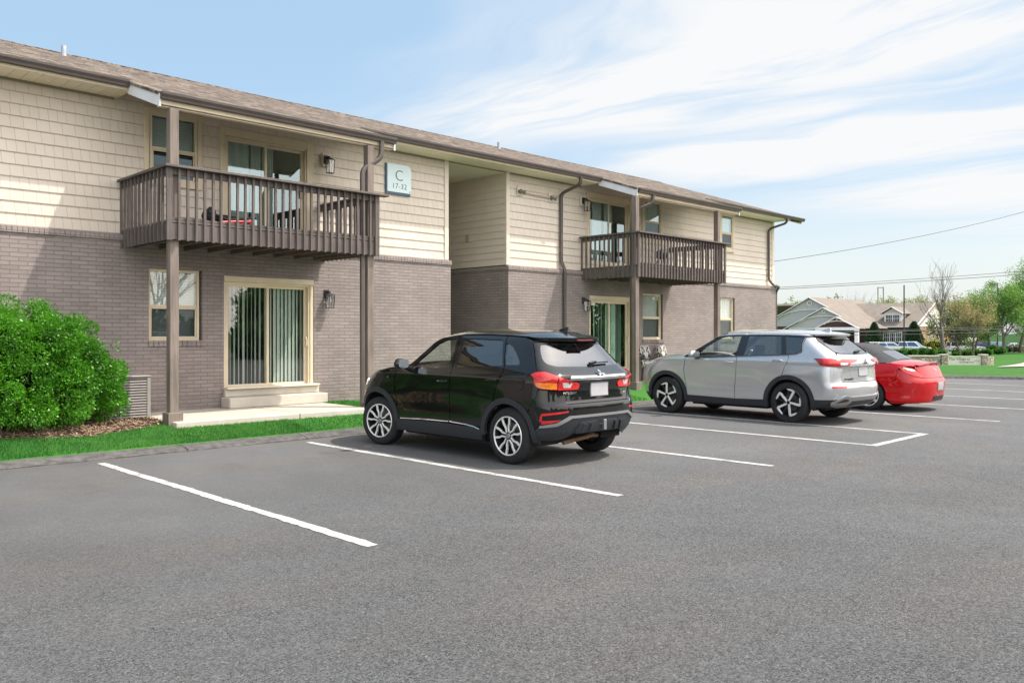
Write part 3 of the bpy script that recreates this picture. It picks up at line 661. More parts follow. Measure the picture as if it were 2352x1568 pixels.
spout(route((16.28, 13.91, 5.57), (16.28, 13.93, 5.40), (16.22, 14.53, 5.22), (16.22, 14.53, 3.45), (16.25, 14.43, 3.28), (16.25, 14.43, .3)))
spout(route((17.74, 12.74, 5.17), (17.74, 12.78, 4.95), (17.15, 12.95, 4.72), (17.10, 12.95, 4.3), (17.10, 12.95, .3)))
spout(route((27.15, 13.91, 5.57), (27.15, 13.93, 5.42), (27.02, 14.53, 5.25), (27.02, 14.53, 3.48), (27.15, 14.43, 3.31), (27.56, 14.42, 3.26), (27.56, 14.55, 3.1), (27.56, 14.56, .3)))
# concrete steps at the near sliding door
st = thing('door_steps', 'two pale concrete steps below the sliding glass door of the near flat', 'steps', (8.0, 14.3, .285))
mb = MB(); mb.box(-1.0, 1.02, -.15, .195, .001, .19); mb.build('lower_step', M_conc, st, bevel=.015)
mb = MB(); mb.box(-.96, .98, .10, .195, .191, .33); mb.build('upper_step', M_conc, st, bevel=.012)
mb = MB(); mb.box(-.95, .96, .03, .30, .331, .365); mb.build('threshold', M_corner, st, bevel=.006)
# ---- balconies
def balcony(x0, x1, posts, label):
    yf, yw = 12.66, 14.56; t_ = thing('balcony', label, 'balcony', ((x0+x1)/2, yf, 3.04), 0, 'balconies on the front of the building'); ox, oy, oz = (x0+x1)/2, yf, 3.04
    def put(mb, name, m, bev=.004): mb.v = [(x-ox, y-oy, z-oz) for x, y, z in mb.v]; return mb.build(name, m, t_, bevel=bev)
    mb = MB(); mb.box(x0, x1, yf+.038, yf+.078, 3.05, 3.30); mb.box(x0, x0+.04, yf+.08, yw, 3.05, 3.30); mb.box(x1-.04, x1, yf+.08, yw, 3.05, 3.30); put(mb, 'rim_joist', M_rail)
    mb = MB(); n = 13; w = (yw-yf-.05)/n
    for i in range(n): mb.box(x0-.01, x1+.01, yf+.03+i*w, yf+.03+(i+1)*w-.008, 3.305, 3.34)
    put(mb, 'deck_floor', M_rail)
    n = 9
    for i in range(n):
        mb = MB(); x = x0+.2+(x1-x0-.4)*i/(n-1); mb.box(x-.02, x+.02, yf+.085, yw-.01, 3.06, 3.30); put(mb, 'joist', M_under, 0)
    for px_ in posts:
        mb = MB(); mb.box(px_-.07, px_+.07, 12.75, 12.89, .30, 5.058); put(mb, 'post', M_wood, .008)
        mb = MB(); mb.box(px_-.115, px_+.115, 12.70, 12.93, .20, .415); put(mb, 'post_base', M_wood, .006)
    mb = MB(); mb.box(x0-.075, x1+.20, yf-.075, yf+.085, 4.130, 4.168); mb.box(x0-.075, x0+.085, yf+.085, yw-.005, 4.130, 4.168); mb.box(x1-.085, x1+.075, yf+.085, yw-.005, 4.130, 4.168); put(mb, 'top_rail', M_rail)
    mb = MB(); mb.box(x0+.04, x1-.04, yf+.04, yf+.075, 4.03, 4.128); mb.box(x0+.002, x0+.037, yf+.08, yw-.01, 4.03, 4.128); mb.box(x1-.037, x1-.002, yf+.08, yw-.01, 4.03, 4.128)
    mb.box(x0+.04, x1-.04, yf+.04, yf+.075, 3.345, 3.385); put(mb, 'sub_rail', M_rail)
    q = random.Random(5)
    def bal(x, y, dx, dy):
        m_ = MB(); j = q.uniform(-.006, .006); m_.add([(x-.018, y-.018, 3.035), (x+.018, y-.018, 3.035), (x+.018, y+.018, 3.035), (x-.018, y+.018, 3.035), (x-.018+j, y-.018, 4.128), (x+.018+j, y-.018, 4.128), (x+.018+j, y+.018, 4.128), (x-.018+j, y+.018, 4.128)],
             [(0,3,2,1),(4,5,6,7),(0,1,5,4),(1,2,6,5),(2,3,7,6),(3,0,4,7)]); put(m_, 'baluster', M_rail, 0)
    n = int((x1-x0)/.137)
    for i in range(n+1): bal(x0+.03+(x1-x0-.06)*i/n, yf+.018, 1, 0)
    m_ = int((yw-yf-.1)/.142)
    for i in range(1, m_+1):
        for xx in (x0-.0195, x1+.0195): bal(xx, yf+.02+(yw-yf-.08)*i/m_, 0, 1)
    mb = MB(); mb.box(x0-.03, x0+.06, yf-.004, yf+.036, 3.03, 4.126); put(mb, 'corner_board', M_rail); mb = MB(); mb.box(x1-.06, x1+.03, yf-.004, yf+.036, 3.03, 4.126); put(mb, 'corner_board', M_rail)
    return t_
balcony(5.29, 9.13, (5.417, 9.035), 'brown timber balcony with a folded stroller on it, on two posts above the patio')
balcony(17.02, 21.08, (17.085, 20.885), 'brown timber balcony on two posts above the silver parked car')
# ---- wall lanterns
M_blk = mat('black_metal', (.02, .02, .022), .4, spec=.5); M_lamp = glass('lantern_glass', (.9, .92, .92), .06)
def lantern(loc, label, block):
    t_ = thing('wall_lantern', label, 'wall lamp', loc, 0, 'wall lanterns beside the sliding doors')
    mb = MB(); mb.box(-.055, .055, -.02, -.0, -.04, .13); mb.box(-.02, .02, -.12, -.02, .07, .10); mb.box(-.012, .012, -.145, -.11, .03, .085); mb.build('bracket', M_blk, t_, bevel=.003)
    if block: mb = MB(); mb.box(-.085, .085, .001, .05, -.09, .17); mb.build('mounting_block', M_corner, t_, bevel=.004)
    mb = MB(); y = -.14; w0, w1 = .065, .052; zt, zb = .02, -.23
    mb.add([(-.075, y-.075, zt), (.075, y-.075, zt), (.075, y+.075, zt), (-.075, y+.075, zt), (-.035, y-.035, zt+.035), (.035, y-.035, zt+.035), (.035, y+.035, zt+.035), (-.035, y+.035, zt+.035)], [(0,3,2,1),(4,5,6,7),(0,1,5,4),(1,2,6,5),(2,3,7,6),(3,0,4,7)])
    for sx, sy in ((-1,-1),(1,-1),(1,1),(-1,1)): mb.bar((sx*w0, y+sy*w0, zt), (sx*w1, y+sy*w1, zb), .011)
    mb.box(-w1-.008, w1+.008, y-w1-.008, y+w1+.008, zb-.012, zb); mb.build('cage', M_blk, t_)
    mb = MB()
    for (ax, ay), (bx, by) in (((-1,-1),(1,-1)),((1,-1),(1,1)),((1,1),(-1,1)),((-1,1),(-1,-1))):
        mb.quad((ax*w1*.97, y+ay*w1*.97, zb), (bx*w1*.97, y+by*w1*.97, zb), (bx*w0*.97, y+by*w0*.97, zt), (ax*w0*.97, y+ay*w0*.97, zt))
    mb.build('glass_shade', M_lamp, t_, fix=False)
    mb = MB(); mb.lathe([(.001, -.12), (.02, -.12), (.026, -.09), (.016, -.05), (.012, .015), (.001, .015)], 10, 'z', (0, y, 0)); mb.build('bulb', mat('bulb', (.8, .78, .7), .3), t_, smooth=True)
    return t_
lantern((9.22, YS-.07, 5.03), 'black lantern beside the upper sliding door of the near balcony', True)
lantern((9.20, YB-.001, 2.36), 'black lantern on the brick beside the near ground floor sliding door', False)
lantern((17.09, YS-.07, 5.09), 'black lantern beside the upper sliding door of the far balcony', True)
lantern((17.05, YB-.001, 2.45), 'black lantern on the brick beside the far ground floor door with a red curtain', False)
# ---- building sign
M_navy = mat('sign_navy', (.045, .09, .15), .4); M_plate = mat('sign_face', (.66, .80, .82), .35); M_sgtx = mat('sign_letters', (.03, .045, .06), .4)
sg = thing('building_sign', 'pale blue sign reading C 17-32 with one rounded corner on the siding', 'sign', (10.69, YS-.03, 4.59))
def rr(x0, x1, z0, z1, r): return [(x0, z0), (x1, z0)]+[(x1-r+r*math.cos(a), z1-r+r*math.sin(a)) for a in [i*math.pi/16 for i in range(9)]]+[(x0, z1)]
mb = MB(); mb.prism(rr(0, .655, 0, .645, .13), 'y', -.02, .02); mb.build('back_plate', M_navy, sg)
mb = MB(); mb.prism(rr(.035, .668, .05, .648, .13), 'y', -.032, -.0205); mb.build('face_plate', M_plate, sg)
up = Matrix.Rotation(R(90), 4, 'X')
text_mesh('letter', 'C', .33, M_sgtx, sg, .002, Matrix.Translation((.345, -.0345, .30)) @ up, offset=-.006)
text_mesh('numbers', '17-32', .155, M_sgtx, sg, .002, Matrix.Translation((.35, -.0345, .13)) @ up, offset=-.002, space=1.12)
mb = MB(); mb.prism([(.62, .075), (.645, .075), (.6325, .11)], 'y', -.036, -.0325); mb.build('logo_mark', M_navy, sg)
# ---- flood light pair on a conduit
M_grey = mat('grey_fitting', (.15, .14, .13), .45, var=.1)
fl = thing('security_light', 'pair of grey flood lamps joined by a conduit high on the siding', 'security light', (14.72, YS-.022, 5.10))
mb = MB(); mb.tube([(.05, -.045, -.005), (1.12, -.045, -.035)], .017, 8); mb.build('conduit', mat('conduit', (.52, .45, .36), .5), fl, smooth=True)
for x, z in ((0, 0), (1.13, -.03)):
    mb = MB(); mb.box(x-.075, x+.09, -.018, .0, z-.11, z+.15); b_ = mb.build('mounting_plate', M_corner, fl, bevel=.006)
    mb = MB(); mb.tube([(x-.01, -.02, z), (x-.01, -.075, z+.01), (x+.03, -.10, z-.01), (x+.085, -.13, z-.03)], [.045, .05, .03, .058], 12); mb.build('flood_lamp', M_grey, fl, smooth=True)
# ---- air conditioner
ac = thing('air_conditioner', 'beige louvred air conditioner unit half hidden by the green shrub', 'air conditioner', (4.93, 13.72, .30))
M_ac = mat('ac_paint', (.20, .178, .165), .5, var=.1)
mb = MB(); mb.box(-.37, .37, -.34, .34, -.06, -.001); mb.build('pad', M_conc, ac, bevel=.01)
mb = MB(); mb.box(-.34, .34, -.31, .31, .0, .64); mb.build('coil', mat('ac_coil', (.10, .095, .095), .6, var=.4, vscale=60), ac)
mb = MB(); n = 15
for i in range(n):
    z = .02+.042*i
    mb.prism([(-.318, z), (-.345, z+.006), (-.335, z+.030), (-.318, z+.036)], 'x', -.34, .34)
    mb.prism([(.345, z), (.372, z+.006), (.362, z+.030), (.345, z+.036)], 'y', -.31, .31)
for i in range(34):
    y = -.31+.62*i/33; mb.bar((-.347, y, 0), (-.347, min(.31, y+.25), .64*min(1, (.31-y)/.25) if y > .06 else .64), .006)
mb.build('louvres', M_ac, ac)
mb = MB(); mb.box(-.36, .385, -.36, .34, .642, .668); mb.box(.315, .375, -.35, -.29, 0, .641); mb.build('top_cover', mat('ac_lid', (.29, .27, .245), .5, var=.06), ac, bevel=.008)
# ---- folded stroller on the near balcony
sr = thing('folded_stroller', 'folded black and red stroller lying on the near balcony floor', 'stroller', (6.72, 13.62, 3.341))
M_bf = mat('black_fabric', (.02, .02, .022), .85, var=.3, bump=.4); M_rp = mat('red_tube', (.55, .02, .03), .35)
mb = MB(); mb.blob((-.34, .0, .24), (.11, .16, .15), 3, .14); mb.blob((-.05, .02, .22), (.36, .17, .075), 5, .2); mb.build('canopy', M_bf, sr, smooth='all')
mb = MB(); mb.tube([(-.25, -.19, .13), (.05, -.19, .17), (.34, -.18, .19)], .030, 10); mb.tube([(-.25, .17, .09), (.34, .16, .15)], .026, 10); mb.build('frame_tube', M_rp, sr, smooth=True)
mb = MB(); mb.tube([(-.4, -.12, .30), (-.1, -.14, .20), (.42, -.14, .27)], .02, 8); mb.tube([(-.3, .12, .06), (.38, .12, .08)], .015, 8); mb.build('push_handle', M_blk, sr, smooth=True)
for x, y in ((-.33, -.17), (-.33, .17), (.28, -.17), (.28, .17)):
    mb = MB(); mb.lathe([(.03, -.016), (.072, -.016), (.08, 0), (.072, .016), (.03, .016)], 18, 'y', (x, y, .082), True); mb.build('wheel', M_blk, sr, smooth=True)
# ---- small grill on the far balcony
gr_ = thing('kettle_grill', 'small black kettle grill on the far balcony floor', 'grill', (18.9, 13.3, 3.341))
mb = MB(); mb.lathe([(.001, .27), (.10, .28), (.17, .34), (.19, .40), (.17, .47), (.09, .53), (.001, .54)], 20); mb.build('bowl', M_blk, gr_, smooth=True)
for a in (0, 2.1, 4.2): mb = MB(); mb.tube([(.09*math.cos(a), .09*math.sin(a), .3), (.2*math.cos(a), .2*math.sin(a), 0)], .012, 8); mb.build('leg', M_blk, gr_, smooth=True)
mb = MB(); mb.tube([(-.04, 0, .55), (-.03, 0, .59), (.03, 0, .59), (.04, 0, .55)], .01, 8); mb.build('lid_handle', M_blk, gr_, smooth=True)
# ---- two patterned patio chairs against the wall
def damask():
    m = bpy.data.materials.new('damask_fabric'); m.use_nodes = True; t = NT(m.node_tree); tc = t.n('TexCoord'); s = t.n('SeparateXYZ', _0=(tc, 'Object'))
    v = t.n('CombineXYZ', _0=t.math('ABSOLUTE', (s, 0)), _1=(s, 1), _2=(s, 2)); n = t.n('TexNoise', Vector=v, Scale=9.0, Detail=1.5, Distortion=1.5)
    c = t.mix(t.ramp((n, 0), .47, .53), (.50, .48, .45), (.025, .02, .02)); p = t.n('BsdfPrincipled', Base_Color=L(c), Roughness=.85); t.n('OutputMaterial', Surface=p); return m
M_dam = damask()
ch = thing('patio_chair', 'patio chair with black and white damask back, the one nearer the brown post', 'chair', (19.5, 14.0, .285), 0, 'patterned patio chairs by the wall')
mb = MB(); mb.box(-.25, .25, -.25, .25, .38, .47); mb.build('seat', M_dam, ch, bevel=.03, seg=2, smooth=True)
mb = MB(); mb.add([(-.24, .18, .47), (.24, .18, .47), (.24, .26, .47), (-.24, .26, .47), (-.22, .32, 1.0), (.22, .32, 1.0), (.22, .38, 1.0), (-.22, .38, 1.0)], [(0,3,2,1),(4,5,6,7),(0,1,5,4),(1,2,6,5),(2,3,7,6),(3,0,4,7)]); mb.build('backrest', M_dam, ch, bevel=.025, seg=2, smooth=True)
for x in (-.22, .22):
    for y in (-.22, .22): mb = MB(); mb.bar((x*.95, y, .38), (x, y*1.08, 0), .035); mb.build('leg', M_blk, ch)
for x in (-.26, .26): mb = MB(); mb.tube([(x, .24, .62), (x, -.2, .62), (x, -.22, .4)], .018, 8); mb.build('armrest', M_blk, ch, smooth=True)
dup(ch, (20.4, 14.02, .285), .12, 'patio chair with pale damask back, under the low window behind the silver car')
# ================================================================== CARS
M_tyre = mat('tyre_rubber', (.022, .022, .023), .75, var=.25, vscale=20, spec=.4)
M_alu = mat('machined_alloy', (.92, .91, .89), .34, .45, var=.08, vscale=30)
M_dkal = mat('dark_alloy', (.045, .046, .05), .35, .6)
M_disc = mat('brake_disc', (.16, .15, .145), .45, .7)
M_clad = mat('grey_cladding', (.026, .029, .034), .55, var=.15, vscale=30, spec=.5)
M_under = mat('underbody', (.010, .010, .010), .9)
M_gloss = mat('gloss_black_trim', (.008, .008, .009), .12, coat=.6)
M_chrome = mat('chrome', (.80, .80, .80), .08, 1.0)
M_satin = mat('satin_silver_plastic', (.36, .37, .38), .35, .7)
M_cabin = mat('cabin_trim', (.035, .035, .037), .8, var=.2, vscale=20)
M_redl = mat('red_lens', (.62, .012, .010), .12, coat=1.0, var=.25, vscale=14)
M_dkred = mat('dark_red_lens', (.20, .008, .010), .12, coat=1.0)
M_amber = mat('amber_lens', (.85, .22, .01), .15, coat=1.0, var=.2, vscale=25)
M_clear = mat('clear_lens', (.72, .72, .72), .12, .4, coat=1.0, var=.25, vscale=30)
M_plate_ = mat('blank_plate', (.40, .40, .42), .35, var=.06)
M_cg = glass('car_glass', (.80, .88, .84), .05, 1.5); M_cgd = glass('privacy_glass', (.10, .12, .14), .10, 1.55); M_cgr = glass('rear_glass', (.16, .17, .18), .22, 1.6)
M_mir = mat('mirror_glass', (.85, .9, .9), .02, 1.0)
def paint(name, col, metal, rough, flake=0.0, dusty=.02):
    m = bpy.data.materials.new(name); m.use_nodes = True; t = NT(m.node_tree); tc = t.n('TexCoord')
    nz = t.n('TexNoise', Vector=(tc, 'Object'), Scale=2.0, Detail=5.0, Roughness=.7); dust = t.ramp((nz, 0), .4, .75, 0.0, dusty)
    c = t.mix(dust, col, (.45, .42, .38))
    p = t.n('BsdfPrincipled', Base_Color=L(c), Metallic=metal, Roughness=rough); p.inputs['Specular IOR Level'].default_value = .12; p.inputs['Coat Weight'].default_value = 1.0; p.inputs['Coat Roughness'].default_value = .025
    if flake:
        fn = t.n('TexNoise', Vector=(tc, 'Object'), Scale=900.0, Detail=1.0); bp = t.n('Bump', Strength=flake, Distance=.001, Height=(fn, 0)); t.t.links.new(bp.outputs[0], p.inputs['Normal'])
    t.n('OutputMaterial', Surface=p); return m
def pch(xs, ys):
    """monotone cubic interpolation"""
    xs, ys = np.array(xs, float), np.array(ys, float); h = np.diff(xs); d = np.diff(ys)/h; n = len(xs); m = np.zeros(n); m[0], m[-1] = d[0], d[-1]
    for i in range(1, n-1): m[i] = 0 if d[i-1]*d[i] <= 0 else 2*d[i-1]*d[i]/(d[i-1]+d[i])
    xl, yl, hl, ml = list(xs), list(ys), list(h), list(m)
    import bisect
    def f(x):
        if x <= xl[0]: return yl[0]
        if x >= xl[-1]: return yl[-1]
        i = bisect.bisect_right(xl, x)-1; t = (x-xl[i])/hl[i]; t2 = t*t; t3 = t2*t
        return (2*t3-3*t2+1)*yl[i]+(t3-2*t2+t)*hl[i]*ml[i]+(-2*t3+3*t2)*yl[i+1]+(t3-t2)*hl[i]*ml[i+1]
    return f
class Body:
    """car skin as two charts: (s, z) runs round the flanks from the middle of the tail, (x, y) covers bonnet, glass and roof"""
    def __init__(s, W, tail, nose, rail, taper, crown, rc=.45, rn=2.5, fc=.75, fn=2.4, ym=(.45, 2.0), feat=None, xpow=2.6):
        s.W, s.tail, s.nose, s.rail, s.taper, s.crown, s.rc, s.rn, s.fc, s.fn, s.ym, s.feat, s.xp = W, tail, nose, rail, taper, crown, rc, rn, fc, fn, ym, feat, xpow
        s.cr, s.Sr = s._arc(rc, rn); s.cf, s.Sf = s._arc(fc, fn)
        s.t0 = tail(.9); s.n0 = nose(.8); s.Sm = s.Sr+ym[0]-s.t0-rc; s.Sm2 = s.Sm+ym[1]-ym[0]; s.Sfe = s.Sm2+s.n0-fc-ym[1]; s.Send = s.Sfe+s.Sf
    def _arc(s, rc, n, w=.87):
        pts = []
        for k in range(201):
            a = math.pi/2*k/200; x = math.sin(a)**(2/n); y = 1-max(0, math.cos(a))**(2/n); pts.append((x, y))
        S = [0]
        for (a, b), (c, d) in zip(pts, pts[1:]): S.append(S[-1]+math.hypot((c-a)*w, (d-b)*rc))
        tot = S[-1]; xs = np.interp(np.linspace(0, tot, 401), S, [p[0] for p in pts]); ys = np.interp(np.linspace(0, tot, 401), S, [p[1] for p in pts])
        def f(u):
            v = min(max(u/tot, 0), 1)*400; i = min(int(v), 399); q = v-i; return xs[i]*(1-q)+xs[i+1]*q, ys[i]*(1-q)+ys[i+1]*q
        return f, tot
    def side_y(s, S, z):
        if S <= s.Sm: return s.tail(z)+s.rc+(S-s.Sr)*(s.ym[0]-s.tail(z)-s.rc)/(s.Sm-s.Sr)
        if S <= s.Sm2: return s.ym[0]+S-s.Sm
        return s.ym[1]+(S-s.Sm2)*(s.nose(z)-s.fc-s.ym[1])/(s.Sfe-s.Sm2)
    def raw(s, S, z):
        """left flank: returns (halfwidth, y)"""
        S_ = abs(S); w = s.W(z)
        if S_ <= s.Sr: a, b = s.cr(S_); x, y = w*a, s.tail(z)+s.rc*b
        elif S_ <= s.Sfe: x, y = w, s.side_y(S_, z)
        else: a, b = s.cf(s.Send-S_); x, y = w*a, s.nose(z)-s.fc*b
        x *= s.taper(y)
        if s.feat:
            dx, dy = s.feat(x, y, z); x += dx; y += dy
        return (x if S >= 0 else -x), y
    def P(s, S, z): x, y = s.raw(S, z); return Vector((-x, y, z))
    def N(s, S, z):
        e = .004; a = s.P(S+e, z)-s.P(S-e, z); b = s.P(S, z+e)-s.P(S, z-e); n = b.cross(a); 
        return n.normalized() if n.length > 1e-12 else Vector((0, -1, 0))
    def sy(s, y, z):                # side coordinate of the flank point at car position y
        lo, hi = 0, s.Send
        for _ in range(36):
            m = (lo+hi)/2
            if s.raw(m, z)[1] < y: lo = m
            else: hi = m
        return ((lo+hi)/2, z)
    def rx(s, x, z):                # rear coordinate at lateral position x (negative = left)
        lo, hi = 0, s.Sr+.2; ax = abs(x)
        for _ in range(36):
            m = (lo+hi)/2
            if s.raw(m, z)[0] < ax: lo = m
            else: hi = m
        return ((lo+hi)/2*(1 if x <= 0 else -1), z)
    def fxn(s, x, z):
        lo, hi = s.Sfe-.2, s.Send; ax = abs(x)
        for _ in range(36):
            m = (lo+hi)/2
            if s.raw(m, z)[0] > ax: lo = m
            else: hi = m
        return ((lo+hi)/2, z)
    def edge(s, y):
        z = s.rail(y); return s.raw(s.sy(y, z)[0], z)[0]
    def prep(s, ye=-9):
        ys = np.linspace(s.tail(1.3)-.35, s.nose(.8)+.02, 160); s._ey = ys; e0 = s.edge(ye); s._ex = np.array([s.edge(float(y)) if y > ye else e0*(1-.12*(ye-y)) for y in ys])
    def T(s, x, y):
        xe = float(np.interp(y, s._ey, s._ex)); u = min(1, abs(x)/max(xe, 1e-3)); return Vector((x, y, s.rail(y)+s.crown(y)*(1-u**s.xp)))
    def TN(s, x, y):
        e = .004; a = s.T(x+e, y)-s.T(x-e, y); b = s.T(x, y+e)-s.T(x, y-e); return a.cross(b).normalized()
def densify(p, st, closed=True):
    out = []; n = len(p)
    for i in range(n if closed else n-1):
        a, b = p[i], p[(i+1) % n]; k = max(1, int(math.hypot(b[0]-a[0], b[1]-a[1])/st))
        out += [(a[0]+(b[0]-a[0])*j/k, a[1]+(b[1]-a[1])*j/k) for j in range(k)]
    return out if closed else out+[p[-1]]
def rnd_poly(p, r, n=4):
    """round the corners of a polygon"""
    out = []; m = len(p); rr_ = r if isinstance(r, (list, tuple)) else [r]*m
    for i in range(m):
        a, b, c = Vector(p[i-1]), Vector(p[i]), Vector(p[(i+1) % m]); q = min(rr_[i], (a-b).length*.45, (c-b).length*.45)
        if q < 1e-4: out.append(tuple(b)); continue
        s_, e = b+(a-b).normalized()*q, b+(c-b).normalized()*q
        out += [tuple((1-t)**2*s_+2*t*(1-t)*b+t*t*e) for t in [k/n for k in range(n+1)]]
    return out
def panel(f, nf, poly, m, name, parent, holes=(), off=0.0, flange=.02, st=.045, mirror=False, both=False, outw=True):
    """skin panel: triangulated polygon of chart f pushed off the skin by off, edges turned in by flange; mirror builds the right-hand twin only, both builds the pair"""
    if both:
        a = panel(f, nf, poly, m, name, parent, holes, off, flange, st); b = panel(f, nf, poly, m, name, parent, holes, off, flange, st, True); return a, b
    loops = [densify(poly, st*.6)]+[densify(h, st*.6) for h in holes]
    pts, edges = [], []
    for lp in loops:
        k = len(pts); pts += lp; edges += [(k+i, k+(i+1) % len(lp)) for i in range(len(lp))]
    nb = len(pts); xs = [p[0] for p in poly]; ys = [p[1] for p in poly]
    inside = lambda x, y: in_poly(x, y, loops[0]) and not any(in_poly(x, y, h) for h in loops[1:])
    bnd = np.array(pts)
    gx = np.arange(math.floor(min(xs)/st)*st, max(xs), st); gy = np.arange(math.floor(min(ys)/st)*st, max(ys), st)
    for x in gx:
        for y in gy:
            if inside(x, y) and ((bnd[:, 0]-x)**2+(bnd[:, 1]-y)**2).min() > (st*.45)**2: pts.append((float(x), float(y)))
    vo, eo, fo, ov, _, _ = geometry.delaunay_2d_cdt([Vector(p) for p in pts], edges, [], 0, 1e-7)
    tris = [tuple(fc) for fc in fo if inside(sum(vo[i].x for i in fc)/3, sum(vo[i].y for i in fc)/3)]
    V = [f(v.x, v.y) for v in vo]; Nn = [nf(v.x, v.y) for v in vo]
    V = [v+n*off for v, n in zip(V, Nn)]
    vs = list(V); ns = list(Nn); fs = []
    for a, b, c in tris:
        nn = (V[b]-V[a]).cross(V[c]-V[a])
        fs.append((a, b, c) if nn.dot(Nn[a]) >= 0 else (a, c, b))
    nt = len(fs)
    if flange:
        cnt = {}
        for t3 in fs:
            for i in range(3): cnt[(t3[i], t3[(i+1) % 3])] = 1
        be = [e for e in cnt if (e[1], e[0]) not in cnt]; idx = {}
        def dupv(i, d):
            key = (i, d)
            if key not in idx: idx[key] = len(vs); vs.append(V[i]-Nn[i]*d); ns.append(None)
            return idx[key]
        for a, b in be: fs.append((dupv(b, 0.0), dupv(a, 0.0), dupv(a, flange), dupv(b, flange)))
    # the flange shares the rim with the face, edges marked sharp
    s_ = -1 if mirror else 1
    me = bpy.data.meshes.new(name); me.from_pydata([(v.x*s_, v.y, v.z) for v in vs], [], [t3[::-1] if mirror else t3 for t3 in fs])
    me.shade_smooth()
    cn = []
    for p_ in me.polygons:
        sm = p_.index < nt
        for li in p_.loop_indices:
            vi = me.loops[li].vertex_index
            n_ = ns[vi] if sm else None
            cn.append((n_.x*s_, n_.y, n_.z) if n_ is not None else tuple(p_.normal))
    me.normals_split_custom_set(cn)
    me.materials.append(m); o = bpy.data.objects.new(name, me); C.objects.link(o); o.parent = parent; return o
def arch(cy, cz, r, a0, a1, n=28): return [(cy+r*math.cos(R(a0+(a1-a0)*i/n)), cz+r*math.sin(R(a0+(a1-a0)*i/n))) for i in range(n+1)]
def wheel(parent, x, y, r, w, rim_r, spokes, left, capm=None, rot=0.0, lipm=None):
    sd = -1 if left else 1; g = bpy.data.objects.new('wheel', None)
    h = w/2
    mb = MB(); pr = [(rim_r, -h+.012), (rim_r+.012, -h), (rim_r+.05, -h-.004), (r-.03, -h+.006), (r-.008, -h+.022), (r, -h+.04), (r, -.034), (r-.007, -.031), (r-.007, -.025), (r, -.022), (r, .022), (r-.007, .025), (r-.007, .031), (r, .034), (r, h-.04), (r-.008, h-.022), (r-.03, h-.006), (rim_r+.05, h+.004), (rim_r+.012, h), (rim_r, h-.012)]
    mb.lathe(pr, 64, 'x'); wl = mb.build('wheel', M_tyre, parent, smooth=True); wl.location = (x, y, r)
    mb = MB(); mb.lathe([(rim_r+.012, h-.002), (rim_r+.006, h+.004), (rim_r-.006, h+.002), (rim_r-.012, h-.012), (rim_r-.022, h-.05), (rim_r-.03, -h*.4)], 64, 'x'); mb.lathe([(.001, -.03), (rim_r-.03, -.03)], 40, 'x')
    if left: mb.v = [(-a, b, c) for a, b, c in mb.v]
    mb.build('rim', M_dkal, wl, smooth=True)
    mb = MB(); mb.lathe([(rim_r+.010, h+.0005), (rim_r+.004, h+.0065), (rim_r-.005, h+.0045), (rim_r-.009, h-.004)], 64, 'x')
    if left: mb.v = [(-a, b, c) for a, b, c in mb.v]
    mb.build('rim_lip', lipm or M_alu, wl, smooth=True)
    mb = MB(); mb.lathe([(.05, -.005), (.15, -.005), (.15, .012), (.05, .012)], 40, 'x'); mb.build('brake_disc', M_disc, wl, smooth=True)
    for nm, mm, polys, d0, d1 in spokes:
        mb = MB()
        for k in range(5):
            a = 2*math.pi*k/5+rot
            for pl in polys: 
                q = [(u*math.cos(a)-v*math.sin(a), u*math.sin(a)+v*math.cos(a)) for u, v in pl]
                mb.prism([(sd*-a_, b_) if False else (-a_ if not left else a_, b_) for a_, b_ in q], 'x', sd*(h+d0), sd*(h+d1))
        mb.build(nm, mm, wl, bevel=.0025)
    mb = MB(); mb.lathe([(.001, h-.001), (.03, h-.002), (.034, h-.008), (.036, h-.03)], 24, 'x')
    for k in range(5):
        a = 2*math.pi*(k+.5)/5+rot; mb.lathe([(.001, h-.02), (.009, h-.02), (.011, h-.035)], 8, 'x', (0, .056*math.cos(a), .056*math.sin(a)))
    if left: mb.v = [(-a, b, c) for a, b, c in mb.v]
    mb.build('hub_cap', capm or M_satin, wl, smooth=True)
    return wl
def bar2(p, w0, w1=None):         # thick polyline in the wheel plane
    w1 = w1 or w0; n = len(p); Lf, Rt = [], []
    for i, a in enumerate(p):
        d = Vector(p[min(i+1, n-1)])-Vector(p[max(i-1, 0)]); d.normalize(); w = (w0+(w1-w0)*i/(n-1))/2
        Lf.append((a[0]-d.y*w, a[1]+d.x*w)); Rt.append((a[0]+d.y*w, a[1]-d.x*w))
    return Lf+Rt[::-1]
def quadstrip_spoke(p, w0, w1=None):     # split a kinked bar into convex pieces
    full = bar2(p, w0, w1); n = len(p); return [[full[i], full[i+1], full[2*n-2-i], full[2*n-1-i]] for i in range(n-1)]
def three_diamonds(name, s, m, parent, mtx):
    mb = MB()
    for k in range(3):
        a = math.pi/2+2*math.pi*k/3; u = (math.cos(a), math.sin(a)); v = (-u[1], u[0]); L_ = s*.5; hw = L_*.29
        p = [(0, 0), (u[0]*L_*.5+v[0]*hw, u[1]*L_*.5+v[1]*hw), (u[0]*L_, u[1]*L_), (u[0]*L_*.5-v[0]*hw, u[1]*L_*.5-v[1]*hw)]
        mb.prism(p, 'z', 0, .006)
    mb.v = [tuple(mtx @ Vector(q)) for q in mb.v]; return mb.build(name, m, parent)
def wrap_tube(f, nf, pts, r, name, m, parent, off=.003, both=False, n=6):
    P = [f(*p)+nf(*p)*off for p in densify(pts, .04, False)]
    os_ = []
    for s_ in ((1, -1) if both else (1,)):
        mb = MB(); mb.tube([(p.x*s_, p.y, p.z) for p in P], r, n); os_.append(mb.build(name, m, parent, smooth=True))
    return os_
